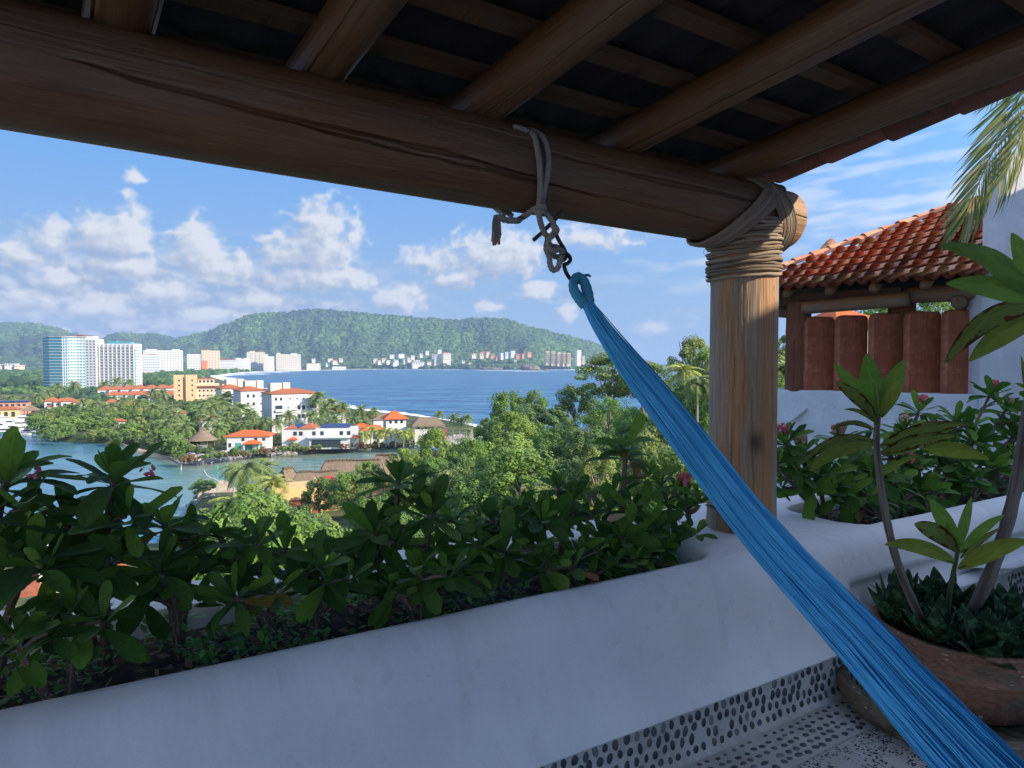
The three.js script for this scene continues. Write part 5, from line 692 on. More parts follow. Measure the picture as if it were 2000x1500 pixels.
{
  // trees on our own slope that stand out, by where they are seen
  const T = (label, px, py, d, r, cr, o = {}) => tree(o.name ?? 'broadleaf_tree', label, o.group, atD(px, py, d), r, cr, undefined, (o.sx ?? 1) * (0.9 + RT() * 0.25), (o.sy ?? 1) * (0.85 + RT() * 0.3), RT() * 6.28);
  const nc = (i) => nearCrowns[i % 10];
  T('tall umbrella-shaped tree with layered crown against the sea, left of the hammock', 1190, 735, 118, 5.0, layerCrown, { name: 'spreading_tree', sx: 1.25 });
  T('second layered crown touching the hammock against the sea', 1262, 742, 112, 4.2, layerCrown, { name: 'spreading_tree', sx: 1.2 });
  T('dense dark crown below the layered tree, cutting the sea', 1120, 795, 128, 4.4, nc(4)); T('rounded bright tree at the sea edge, leftmost on the spur', 990, 806, 140, 4.2, nc(2)); T('slim pointed bright treetop rising into the sea', 1046, 790, 138, 2.2, nc(3), { sy: 1.6 }); T('dark crown between the pointed treetop and the leftmost spur tree', 1022, 800, 150, 2.8, nc(5));
  T('bright vine-covered mound of foliage beside the hammock', 1188, 815, 92, 3.6, vineCrown, { sy: 0.85 }); T('vine-smothered hump just left of the hammock shrub top', 1235, 838, 80, 2.8, vineCrown); T('long dark hedge-like crown across the spur', 1075, 832, 104, 4.2, nc(4), { sx: 1.35, sy: 0.7 }); T('dark crown in the hollow under the long hedge', 1030, 822, 112, 3.4, nc(5));
  T('yellow-green tree at the beach end of the spur', 955, 842, 128, 2.6, yelCrown); T('light green rounded crown under the yellow-green tree', 998, 852, 98, 3.6, nc(6)); T('feathery light crown at the channel end', 848, 885, 108, 3.4, nc(7), { sy: 1.1 }); T('broad light green crown over the channel mouth', 915, 898, 88, 3.2, nc(2)); T('big light crown in the centre of the slope', 992, 915, 68, 3.2, nc(7), { sy: 1.1 }); T('mid green crown right of the big light one', 1072, 885, 78, 2.8, nc(0)); T('dark crown behind the lone thorny stem', 1150, 885, 66, 2.6, nc(4)); T('yellow-tipped crown low behind the lone thorny stem', 1165, 925, 50, 1.9, yelCrown); T('dark crown low on the slope near the trough plants', 1120, 945, 52, 2.0, nc(5)); T('crown behind the hammock middle with pale leaves', 1270, 905, 56, 2.4, nc(8)); T('low bright crown behind the hammock above the trough', 1310, 935, 44, 1.9, nc(2)); T('dark crown half behind the hammock', 1300, 850, 70, 3.0, nc(4)); T('dark crown between hammock and log post', 1350, 800, 76, 3.2, nc(1)); T('rounded tree on the skyline left of the log post', 1350, 705, 100, 3.6, nc(9)); T('second skyline tree left of the log post, half hidden by it', 1385, 720, 96, 3.0, nc(6)); T('dark skyline tree seen right of the log post', 1525, 690, 70, 2.4, nc(5)); T('light leafy tree seen low right of the log post', 1520, 745, 42, 1.6, yelCrown); T('bright bush filling the gap right of the log post', 1510, 790, 30, 1.2, nc(3));
  T('dark green crown hiding the orange villa on its right', 622, 970, 100, 2.8, nc(4)); T('tall crown right of the red roofed villa', 680, 962, 96, 3.0, nc(1)); T('feathery crown at the thatched roof end', 722, 932, 106, 3.0, nc(6)); T('light crown before the third thatched hut', 790, 905, 104, 2.8, nc(7)); T('yellow-green bush below the orange villa', 622, 1045, 62, 2.2, yelCrown); T('light green bush in the lower middle gap', 428, 1085, 44, 1.8, nc(3)); T('dark green crown over the lower slope in the middle', 720, 1010, 66, 2.2, nc(0)); T('bright crown behind the tall middle shrub', 800, 960, 72, 2.6, nc(2)); T('light crown behind the crossing leaves', 880, 965, 60, 2.4, nc(8)); T('bright bush at the rocky point in the channel', 396, 950, 128, 2.0, nc(3), { sx: 1.1, sy: 0.8 }); T('dark low tree among the palms', 505, 985, 96, 2.0, nc(5)); T('yellow-green crown in the lower gap', 560, 1075, 48, 1.6, yelCrown);
  // the rest of the wooded slope
  const taken = []; let n = 0; const R = rng(55);
  for (let k = 0; k < 900 && n < 120; k++) { const d = 22 + 175 * Math.pow(R(), 0.8), a = lerp(-0.42, 0.62, R()), x = a * d, z = -d; if (a < -0.16 && d > 96) continue; if (a > -0.24 && a < -0.1 && d > 118) continue; if (a < -0.2 && R() < 0.5) continue; const r = (1.5 + R() * 1.7) * (0.7 + d / 150); if (taken.some((q) => Math.hypot(q[0] - x, q[1] - z) < (q[2] + r) * 0.55)) continue; const y = slopeY(x, z) + r * (0.9 + R() * 0.5); if (y < SEA + 2) continue; taken.push([x, z, r]); const py = 708 + (EYE - y - r) / d * FPX, px = 1000 + a * FPX; if (py < interp([[700, 905], [900, 880], [960, 815], [1100, 790], [1300, 770], [1400, 740]], px)) continue; tree('slope_tree', 'green tree among the dense trees on the slope below the terrace', 'trees massed on the slope below the terrace', V(x, y, z), r, nearCrowns[(R() * 10) | 0], undefined, 0.85 + R() * 0.35, 0.7 + R() * 0.5, R() * 6.28); n++; }
}
// ---------------------------------------------------------------- palms
const frondG = (seed, n = 18) => make((m) => { const R = rng(seed), cv = new THREE.QuadraticBezierCurve3(V(0, 0, 0), V(0, 0.42 + R() * 0.2, 0.5), V(0, -0.25 - R() * 0.3, 0.98)); const col = () => { const g = 0.7 + R() * 0.6; return [0.17 * g, 0.25 * g, 0.055 * g]; }; for (let k = 0; k < n; k++) for (const s of [-1, 1]) { const t = 0.1 + 0.9 * k / n, p = cv.getPoint(t), d = cv.getTangent(t), L = 0.34 * (0.5 + 0.6 * Math.sin(Math.PI * Math.min(1, t * 0.9 + 0.08))), q = p.clone().add(V(s * L * 0.8, -L * (0.35 + R() * 0.3), 0)).addScaledVector(d, L * 0.55), w = d.clone().multiplyScalar(n < 12 ? 0.06 : 0.034); m.tri(p.clone().sub(w), p.clone().add(w), q, col()); } const b0 = m.c.length; m.tube(cv.getPoints(6), (t) => 0.012 * (1 - t * 0.8), 4, false, false); for (let i = b0; i < m.c.length; i += 3) { m.c[i] = 0.16; m.c[i + 1] = 0.19; m.c[i + 2] = 0.05; } });
const fronds = [0, 1, 2].map((i) => frondG(40 + i)), farCrown = [0, 1, 2].map((s) => { const gs = [], R = rng(60 + s); for (let k = 0; k < 17; k++) { const g = frondG(70 + s * 20 + k, 9); g.rotateX(lerp(-0.9, 0.75, k / 16) + (R() - 0.5) * 0.3); g.rotateY(k * 2.4); gs.push(g); } return mergeGeometries(gs); });
const palmM = std({ vertexColors: true, roughness: 0.95, transmission: 0.3, thickness: 0 }), palmY = std({ rgb: [2.0, 1.55, 1.1], vertexColors: true, roughness: 0.95, transmission: 0.3, thickness: 0 });
const palmT = [0, 1, 2].map((s) => make((m) => { const b = (s - 1) * 0.12; m.tube(curve([V(0, -0.05, 0), V(b * 0.3, 0.4, 0.03), V(b, 1, 0)], 10), (t) => 0.05 * (1.15 - 0.5 * t), 6); }, true));
function palm(label, group, px, pyCrown, d, r, gy, mat = palmM, near = false) {
  const c = atD(px, pyCrown, d), y0 = gy ?? slopeY(c.x, c.z), h = Math.max(1.5, c.y - y0), k = (RT() * 3) | 0, T = thing('palm_tree', label, 'palm tree', group, V(c.x - (k - 1) * 0.12 * 3, y0, c.z), 0);
  const t = part(T, 'trunk', palmT[k], palmBark); t.scale.set(3, h, 3); const top = V((k - 1) * 0.36, h, 0);
  if (near) { for (let i = 0; i < 20; i++) { const f = part(T, 'frond', fronds[i % 3], mat); f.position.copy(top); f.rotation.set(0, 0, 0); f.quaternion.setFromAxisAngle(V(0, 1, 0), i * 2.4 + RT()).multiply(new THREE.Quaternion().setFromAxisAngle(V(1, 0, 0), lerp(-0.95, 0.7, i / 19) + (RT() - 0.5) * 0.25)); f.scale.setScalar(r * (0.9 + RT() * 0.2)); } }
  else { const f = part(T, 'crown', farCrown[(RT() * 3) | 0], mat); f.position.copy(top); f.rotation.y = RT() * 6.28; f.scale.setScalar(r * 1.05); }
  return T;
}
palm('tall full coconut palm on the near shore, tallest of its clump', null, 482, 925, 112, 3.9, undefined, palmM, true); palm('palm at the front of the near shore clump, lowest crown', null, 452, 990, 92, 2.8, undefined, palmY, true); palm('palm between the clump and the orange villa', null, 536, 952, 104, 3.0, undefined, palmY, true); palm('palm at the back of the near shore clump against the channel', null, 515, 918, 126, 3.2, undefined, palmM, true); palm('palm left of the clump top over the channel', null, 456, 920, 124, 2.6, undefined, palmM, true);
palm('pale palm against trees left of the log post', null, 1335, 735, 78, 2.5, undefined, palmY, true); palm('second pale palm low beside the hammock and log post', null, 1362, 752, 70, 2.0, undefined, palmM, true); palm('palm seen low right of the log post', null, 1528, 735, 36, 1.4, undefined, palmM, true);
{ // palms along the peninsula: px, py of the crown, depth, radius
  const G = 'palms among the peninsula villas', L = (l, px, py, d, r, m) => palm(l, null, px, py, d, r, LAND, m);
  const row = [[622, 778, 258, 4.4], [648, 790, 250, 4.2], [668, 798, 246, 4.0], [565, 815, 236, 4.0], [540, 828, 228, 3.6], [588, 835, 222, 3.0], [635, 806, 240, 3.6], [706, 806, 240, 4.0], [690, 825, 228, 3.6], [712, 830, 226, 3.4], [640, 832, 222, 3.2], [655, 822, 226, 3.2], [672, 838, 218, 3.0], [622, 822, 230, 3.4], [608, 812, 236, 3.4], [730, 806, 240, 3.0], [515, 825, 226, 3.2], [475, 832, 228, 3.4], [494, 815, 238, 3.4]];
  for (const [px, py, d, r] of row) palm('coconut palm between the white hotel and the channel villas', G, px, py, d, r, LAND);
  for (const [px, py, d, r] of [[726, 842, 214, 2.6], [742, 846, 212, 2.6], [756, 844, 213, 2.6], [772, 846, 212, 2.4], [788, 848, 211, 2.4], [800, 846, 214, 2.4], [712, 850, 210, 2.4]]) palm('small yellowish palm in the row before the orange roofed villa', 'yellowish palms before the orange roofed villa', px, py, d, r, LAND, palmY);
  L('palm standing alone on the beach, left one right of the thatched villa', 886, 818, 232, 3.0); L('palm on the beach, middle one right of the thatched villa', 899, 822, 230, 2.4); L('tallest palm on the beach right of the thatched villa', 912, 818, 228, 2.9); L('palm behind the thatched villa roof', 858, 810, 250, 2.6); L('low palm at the foot of the beach wall', 915, 843, 200, 1.8);
  const R = rng(91); let n = 0;
  for (const [px, py, d, r] of [[325, 832, 232, 4.4], [360, 838, 222, 4.0], [345, 815, 240, 4.4], [440, 828, 228, 4.4], [425, 838, 222, 4.0], [408, 822, 236, 4.2], [450, 808, 246, 4.6], [470, 800, 254, 4.8], [485, 812, 244, 4.4], [432, 790, 268, 4.4], [415, 800, 258, 4.4], [392, 806, 250, 4.0], [442, 776, 290, 4.6], [420, 783, 280, 4.2], [398, 790, 276, 4.0], [300, 800, 280, 4.6], [270, 790, 300, 4.6], [240, 785, 330, 4.6], [215, 796, 300, 4.4], [185, 790, 320, 4.4], [162, 788, 340, 4.6], [318, 770, 380, 5], [300, 768, 400, 5], [145, 752, 520, 6], [112, 758, 480, 5.5], [228, 745, 600, 6.5], [252, 748, 590, 6], [205, 752, 560, 6], [92, 770, 420, 5], [75, 776, 400, 5], [45, 785, 380, 4.6], [20, 780, 400, 4.6], [330, 806, 262, 4.2]]) { palm('palm rising from the wooded left part of the peninsula', 'palms on the wooded left part of the peninsula', px, py, d, r, LAND); n++; } void n; void R; void G;
}
{ // broadleaf trees of the peninsula
  const R = rng(17), G = 'broadleaf trees on the peninsula', put = (px, py, d, r, i) => tree('shore_tree', 'rounded green tree in the belt along the peninsula shore', G, atD(px, py, d), r, midCrowns[i % 5], LAND, 1, 0.8, R() * 6.28);
  for (const [x0, x1, top, bot, n] of [[66, 140, 812, 852, 17], [140, 240, 808, 850, 24], [240, 300, 812, 862, 16], [300, 360, 822, 872, 14], [360, 440, 805, 836, 14], [440, 530, 805, 838, 14], [270, 420, 780, 808, 24], [100, 270, 795, 812, 22], [330, 350, 860, 885, 3]])
    for (let k = 0; k < n; k++) { const px = lerp(x0, x1, (k + R()) / n), t = R(), py = lerp(top, bot, t), base = py + 9, d = 25.8 * FPX / (base - 708), r = (2.6 + R() * 1.6) * (t > 0.8 ? 0.85 : 1); put(px, py, d, r, (R() * 5) | 0); }
  for (const [px, py, r] of [[585, 852, 2.0], [605, 848, 2.2], [560, 852, 2.2], [548, 856, 1.6], [665, 858, 1.4], [690, 850, 1.8], [725, 856, 1.6], [580, 872, 1.5], [455, 884, 1.6], [375, 878, 2.0], [390, 880, 1.8], [408, 880, 1.8], [362, 878, 2.0], [820, 868, 1.6], [840, 864, 1.4], [735, 862, 1.4], [596, 830, 2.6], [700, 842, 2.2], [795, 858, 1.6], [350, 890, 1.6], [460, 880, 1.3], [622, 866, 1.2], [570, 868, 1.1]]) put(px, py, 26 * FPX / (py + 8 - 708), r, (R() * 5) | 0);
  // hedge and shrub cover on the bank
  const m = []; const c = crownGeo(500, { n: 260, clumps: 9, leaf: 0.34, flat: 0.6, base: [0.08, 0.17, 0.03] }), c2 = crownGeo(501, { n: 260, clumps: 9, leaf: 0.34, flat: 0.6, base: [0.26, 0.12, 0.05] }); void m;
  const put2 = (geo, name, label, l) => { const im = new THREE.InstancedMesh(geo, TM, l.length), mt = new THREE.Matrix4(); l.forEach(([p, s], i) => { mt.makeScale(s, s * 0.8, s).setPosition(p.x, p.y, p.z); im.setMatrixAt(i, mt); }); im.name = name; tag(im, label, 'shrubs', null, 'stuff'); im.castShadow = im.receiveShadow = true; scene.add(im); };
  const a = [], b = []; for (let k = 0; k < 130; k++) { const px = lerp(352, 830, R()), py = interp([[352, 896], [440, 888], [540, 878], [660, 871], [780, 867], [830, 865]], px) + (R() - 0.5) * 4, p = atY(px, py, LAND + 0.3); (R() < 0.3 ? b : a).push([p, 0.7 + R() * 0.9]); }
  for (let k = 0; k < 500; k++) { const px = lerp(60, 520, R()), py = lerp(772, 868, R()), p = atY(px, py, LAND + 0.3); if (py > interp([[60, 850], [240, 860], [340, 880], [520, 880]], px)) continue; a.push([p, 1.2 + R() * 1.8]); }
  put2(c, 'bank_shrubs', 'green shrubs covering the bank and gardens of the peninsula', a); put2(c2, 'red_hedge', 'low reddish hedge along the bank before the villas', b);
}
// ---------------------------------------------------------------- buildings round the bay
const wallTex = tex(256, 256, (x, y) => grey(0.93 + (fbm(x * 6, y * 6, 4, 6, 6) - 0.5) * 0.14)), roofTex = tex(256, 256, (x, y) => { const c = Math.abs(((x * 24) % 1) - 0.5) * 2, r = (y * 12) % 1, k = fbm(x * 7, y * 7, 4, 7, 7); return grey((0.74 + 0.22 * c) * (0.92 + 0.08 * r) * (0.84 + k * 0.3)); });
const W = (r, g, b, rough = 0.85) => std({ rgb: [r, g, b], map: wallTex, roughness: rough });
const BM = { white: W(0.80, 0.79, 0.76), cool: W(0.72, 0.76, 0.80), cream: W(0.74, 0.68, 0.54), ochre: W(0.78, 0.56, 0.31), peach: W(0.80, 0.64, 0.44), orange: W(0.72, 0.24, 0.10), beige: W(0.70, 0.56, 0.38), yellow: W(0.80, 0.56, 0.24), greyw: W(0.45, 0.45, 0.45), red: W(0.55, 0.10, 0.07), pink: W(0.7, 0.34, 0.22), teal: W(0.20, 0.40, 0.40), wood: W(0.28, 0.13, 0.08) };
const RM = { terra: std({ rgb: [0.62, 0.19, 0.075], map: roofTex, roughness: 0.9 }), terraDark: std({ rgb: [0.46, 0.15, 0.08], map: roofTex, roughness: 0.9 }), bright: std({ rgb: [0.85, 0.20, 0.045], map: roofTex, roughness: 0.85 }), grey: std({ rgb: [0.4, 0.4, 0.4], map: wallTex, roughness: 0.9 }) };
const thatchMap = tex(512, 256, (x, y) => { const a = vn(x * 180, y * 16, 180, 16), b = fbm(x * 14, y * 10, 4, 14, 10); return mix3([0.36, 0.31, 0.25], [0.66, 0.58, 0.48], a * 0.5 + b * 0.5); });
RM.thatch = std({ map: thatchMap, bumpMap: thatchMap, bumpScale: 0.15, roughness: 1 });
const glassL = std({ rgb: [0.34, 0.35, 0.35], roughness: 0.4 }), glassM = std({ rgb: [0.17, 0.20, 0.23], roughness: 0.25 }), glassD = std({ rgb: [0.035, 0.05, 0.065], roughness: 0.12, specularIntensity: 1 }), glassT = std({ rgb: [0.10, 0.36, 0.40], roughness: 0.15, specularIntensity: 1 }), glassG = std({ rgb: [0.10, 0.38, 0.26], roughness: 0.15 }), solar = std({ rgb: [0.03, 0.05, 0.12], roughness: 0.25 }), rail = std({ rgb: [0.62, 0.78, 0.80], roughness: 0.3 });
// local frame of a building: x along its front, z out of its front; ry turns it
function B(name, label, category, group, px, pyBase, o = {}) { const y0 = o.y0 ?? LAND, p = o.d ? V((px - 1000) / FPX * o.d, y0, -o.d) : atY(px, pyBase, y0); return thing(name, label, category, group, V(p.x, y0, p.z), o.ry ?? 0); }
function winGrid(T, w, d, h, { floors, bays, sideBays = 0, ww = 1.4, wh = 1.5, sill = 0.9, side = 1, glass = glassD, y0 = 0, joined = true, frame = null }) {
  const fh = h / floors, j = new MB(); const each = (cx, cy, cz, sx, sy, sz) => { if (joined) j.box(cx, cy, cz, sx, sy, sz); else { part(T, 'window', make((m) => m.box(cx, cy, cz, sx, sy, sz)), glass); } };
  for (let f = 0; f < floors; f++) { const y = y0 + f * fh + sill + wh / 2; for (let b = 0; b < bays; b++) each(-w / 2 + (b + 0.5) * w / bays, y, d / 2 + 0.02, ww, wh, 0.12); for (let b = 0; b < sideBays; b++) each(side * (w / 2 + 0.02), y, -d / 2 + (b + 0.5) * d / sideBays, 0.12, wh, ww); }
  if (joined) part(T, 'windows', j.build(), glass, 'stuff');
}
const body = (T, w, d, h, mat, name = 'wall', x = 0, y = 0, z = 0) => part(T, name, make((m) => m.box(x, y + h / 2 - 0.5, z, w, h + 1, d)), mat);
const hipRoof = (T, w, d, h, rh, mat, over = 0.7, x = 0, z = 0, ridge = null, name = 'roof') => part(T, name, make((m) => m.hip(x, h + 0.02, z, w, d, rh, 0, over, ridge)), mat);
const parapet = (T, w, d, h, mat, t = 0.3, ph = 1) => part(T, 'parapet', make((m) => { m.box(0, h + ph / 2, d / 2 - t / 2 + 0.05, w + 0.1, ph, t); m.box(0, h + ph / 2, -d / 2 + t / 2 - 0.05, w + 0.1, ph, t); m.box(w / 2 - t / 2 + 0.05, h + ph / 2, 0, t, ph, d - t * 2); m.box(-w / 2 + t / 2 - 0.05, h + ph / 2, 0, t, ph, d - t * 2); }), mat);
const slabs = (T, w, d, h, floors, mat, over = 0.8, th = 0.35, y0 = 0) => { for (let f = 1; f <= floors; f++) part(T, 'floor_slab', make((m) => m.box(0, y0 + f * h / floors, 0.1, w + over * 2, th, d + over * 2)), mat); };

// --- the big glass and white towers on the left
{
  const d = 690, k = d / FPX;
  const T = B('glass_tower', 'teal glass apartment tower with white balcony slabs, leftmost high-rise', 'tower', null, 130, 0, { d }); const plan = [[-23, -14], [-22, 3], [-12, 8], [2, 10.5], [8, 9], [14, 4.5], [22.5, 2.5], [23, -14]].map(([x, z]) => new THREE.Vector2(x, -z));
  const ex = (sc, h0, h1) => { const g = new THREE.ExtrudeGeometry(new THREE.Shape(plan.map((p) => p.clone().multiplyScalar(sc))), { depth: h1 - h0, bevelEnabled: false }); g.rotateX(-Math.PI / 2); g.translate(0, h0, 0); return g; };
  part(T, 'glass_body', ex(0.965, -1, 50.4), glassT);
  for (let f = 0; f <= 17; f++) part(T, 'floor_slab', ex(1.0, f * 2.96 + 0.5, f * 2.96 + 1.15), BM.white);
  part(T, 'balcony_rails', make((m) => { for (let f = 0; f < 17; f++) for (const [a, b] of [[4, 5], [5, 6]]) { const p = plan[a], q = plan[b], s = 0.99; m.quad(V(p.x * s, f * 2.96 + 1.15, -p.y * s), V(q.x * s, f * 2.96 + 1.15, -q.y * s), V(q.x * s, f * 2.96 + 2.1, -q.y * s), V(p.x * s, f * 2.96 + 2.1, -p.y * s)); } }), rail);
  part(T, 'mullions', make((m) => { for (let i = 1; i < 6; i++) for (let q = 0; q < 3; q++) { const a = plan[i], b = plan[i + 1], t = (q + 0.5) / 3, x = lerp(a.x, b.x, t) * 0.985, z = -lerp(a.y, b.y, t) * 0.985; if (i > 2) m.box(x, 25, z, 0.55, 50, 0.5); } }), BM.white, 'stuff');
  part(T, 'wall', make((m) => { m.box(20, 25, -3.5, 7, 51, 12); }), BM.white); part(T, 'roof_parapet', make((m) => { m.box(2, 51.7, -6, 26, 1.2, 8); m.box(12, 52.4, -7, 8, 2, 5); }), RM.terraDark);
  const S = B('apartment_tower', 'stepped white stair tower joined to the right of the teal glass tower', 'tower', null, 186, 0, { d: 694 });
  body(S, 10.5, 14, 49, BM.white); part(S, 'upper_step', make((m) => m.box(-2.4, 50.4, -1, 5.6, 3.4, 10)), BM.white); winGrid(S, 10.5, 14, 48, { floors: 17, bays: 3, sideBays: 3, ww: 1.9, wh: 1.3, sill: 1.0, glass: glassM }); part(S, 'roof_cap', make((m) => m.box(-2.4, 52.4, -1, 6, 0.5, 10.4)), RM.terraDark);
  const R = B('apartment_tower', 'broad cream white tower of balconies with green roof glass, right of the glass tower', 'tower', null, 233, 0, { d: 698 });
  body(R, 38.5, 15, 43.6, BM.white); winGrid(R, 38.5, 15, 43.5, { floors: 15, bays: 9, sideBays: 4, ww: 2.5, wh: 1.45, sill: 1.1, glass: glassL });
  part(R, 'fins', make((m) => { for (let b = 0; b <= 9; b++) m.box(-19.25 + b * 4.28, 21.8, 8.2, 0.75, 43.6, 1.2); }), BM.white, 'stuff'); for (let f = 1; f <= 15; f++) part(R, 'balcony_slab', make((m) => { for (let b = 0; b < 9; b++) m.box(-19.25 + (b + 0.5) * 4.28, f * 2.907 - 2.2, 8.1, 3.5, 0.95, 1.0); m.box(19.6, f * 2.907 - 2.2, 1, 1.2, 0.9, 10); }), BM.white);
  part(R, 'roof_glass', make((m) => { m.box(2, 45.2, -1, 22, 2.4, 8); m.box(-6, 46.6, -2, 8, 1.6, 5); }), glassT); parapet(R, 38.5, 15, 43.6, BM.white); part(R, 'corner_glass', make((m) => m.box(19.35, 20, 6, 0.4, 40, 2)), glassT); void k;
}
// --- hotels along the far beach
const hotel = (label, px, pyTop, wpx, d, o = {}) => { const w = wpx / FPX * d, h = (EYE + (708 - pyTop) / FPX * d) - LAND, D = o.depth ?? w * 0.4, T = B(o.name ?? 'hotel', label, 'hotel', o.group, px, 0, { d, ry: o.ry ?? 0.42 }); body(T, w, D, h, o.mat ?? BM.white); winGrid(T, w, D, h, { floors: o.floors ?? 10, bays: o.bays ?? 8, sideBays: 4, ww: (w / (o.bays ?? 8)) * (o.fill ?? 0.55), wh: h / (o.floors ?? 10) * 0.5, sill: h / (o.floors ?? 10) * 0.25, glass: o.glass ?? glassL }); if (o.roof) hipRoof(T, w, D, h, o.rh ?? 5, o.roof, 1); else parapet(T, w, D, h, o.mat ?? BM.white, 0.5, 1.6); if (o.top) for (const [x, ww, hh, mat] of o.top) part(T, 'roof_block', make((m) => m.box(x * w, h + hh / 2, -D * 0.1, ww * w, hh, D * 0.5)), mat ?? o.mat ?? BM.white); if (o.fins) part(T, 'fins', make((m) => { for (let b = 0; b <= o.fins; b++) m.box(-w / 2 + b * w / o.fins, h / 2, D / 2 + 0.5, w / o.fins * 0.22, h, 1.2); }), o.mat ?? BM.white, 'stuff'); return T; };
hotel('grey white slab hotel, front one of the pair right of the cream tower', 293, 695, 34, 1280, { floors: 8, bays: 9, mat: BM.cool, fill: 0.7, top: [[0.1, 0.5, 3, RM.terra]] });
hotel('long white slab hotel, rear one of the pair right of the cream tower', 320, 686, 68, 1480, { floors: 11, bays: 14, top: [[-0.3, 0.25, 4], [0.32, 0.2, 4]] });
hotel('small white hotel with a red roof, left of the orange hotel', 379, 693, 24, 1800, { floors: 7, bays: 5, top: [[0, 0.8, 3, RM.terraDark]] });
hotel('orange and yellow hotel block on the far beach', 412, 686, 33, 1900, { floors: 8, bays: 6, mat: BM.peach, fill: 0.45, top: [[-0.28, 0.4, 3.5, BM.orange]] });
{ const o = scene.children[scene.children.length - 1]; part(o, 'orange_wing', make((m) => m.box(-16, 15, 2, 15, 32, 16)), BM.orange); }
hotel('low pale blue beach hotel right of the orange one', 445, 703, 34, 2000, { floors: 4, bays: 10, mat: BM.cool, roof: RM.terraDark, rh: 3 }); hotel('low white beach hotel before the domed cream hotel', 473, 702, 30, 2060, { floors: 4, bays: 9, top: [[-0.2, 0.3, 4], [0.2, 0.2, 4]] });
hotel('tall cream hotel with rounded roof blocks on the far beach', 500, 689, 32, 2250, { floors: 11, bays: 8, mat: BM.cream, fins: 4, top: [[-0.2, 0.3, 5], [0.2, 0.3, 4, RM.terra]] }); hotel('stepped cream wing descending right of the tall cream hotel', 525, 697, 20, 2220, { floors: 8, bays: 5, mat: BM.cream, top: [[-0.25, 0.4, 8]] });
hotel('pale stone slab hotel, last tall block along the far beach', 563, 693, 45, 2300, { floors: 9, bays: 12, mat: BM.cream, fins: 12, top: [[0.25, 0.25, 5], [-0.4, 0.15, 6]] }); hotel('low cream beach house left of the long sandy gap', 612, 711, 26, 2420, { floors: 2, bays: 6, mat: BM.cream }); hotel('low white beach pavilion at the end of the far beach', 662, 717, 26, 2500, { floors: 1, bays: 6 });
// --- villas and apartments on the headland slope
const vHouse = (label, px, py, wpx, hpx, mat, roof, group, d = 2960) => { const w = (hpx > 9 ? 1 : 1.35) * wpx / FPX * d, h = (hpx > 9 ? 1 : 0.8) * hpx / FPX * d, y0 = EYE + (708 - py) / FPX * d - h * 0.0 - h, T = thing('hillside_villa', label, 'house', group, V((px - 1000) / FPX * d, y0, -d), 0.25 + ((px * 7 + py * 3) % 10) * 0.06); part(T, 'wall', make((m) => m.box(0, h / 2 - 6, 0, w, h + 12, w * 0.5)), mat); part(T, 'windows', make((m) => { const n = Math.max(1, Math.round(wpx / 4)), fl = Math.max(1, Math.round(hpx / 4)); for (let f = 0; f < fl; f++) for (let b = 0; b < n; b++) m.box(-w / 2 + (b + 0.5) * w / n, (f + 0.5) * h / fl, w * 0.25 + 0.1, w / n * 0.5, h / fl * 0.5, 0.5); }), glassM, 'stuff'); if (roof) hipRoof(T, w, w * 0.5, h, Math.min(4, h * 0.3), roof, 0.8); else part(T, 'roof_edge', make((m) => m.box(0, h + 0.6, 0, w + 1, 1.2, w * 0.5 + 1)), mat); return T; };
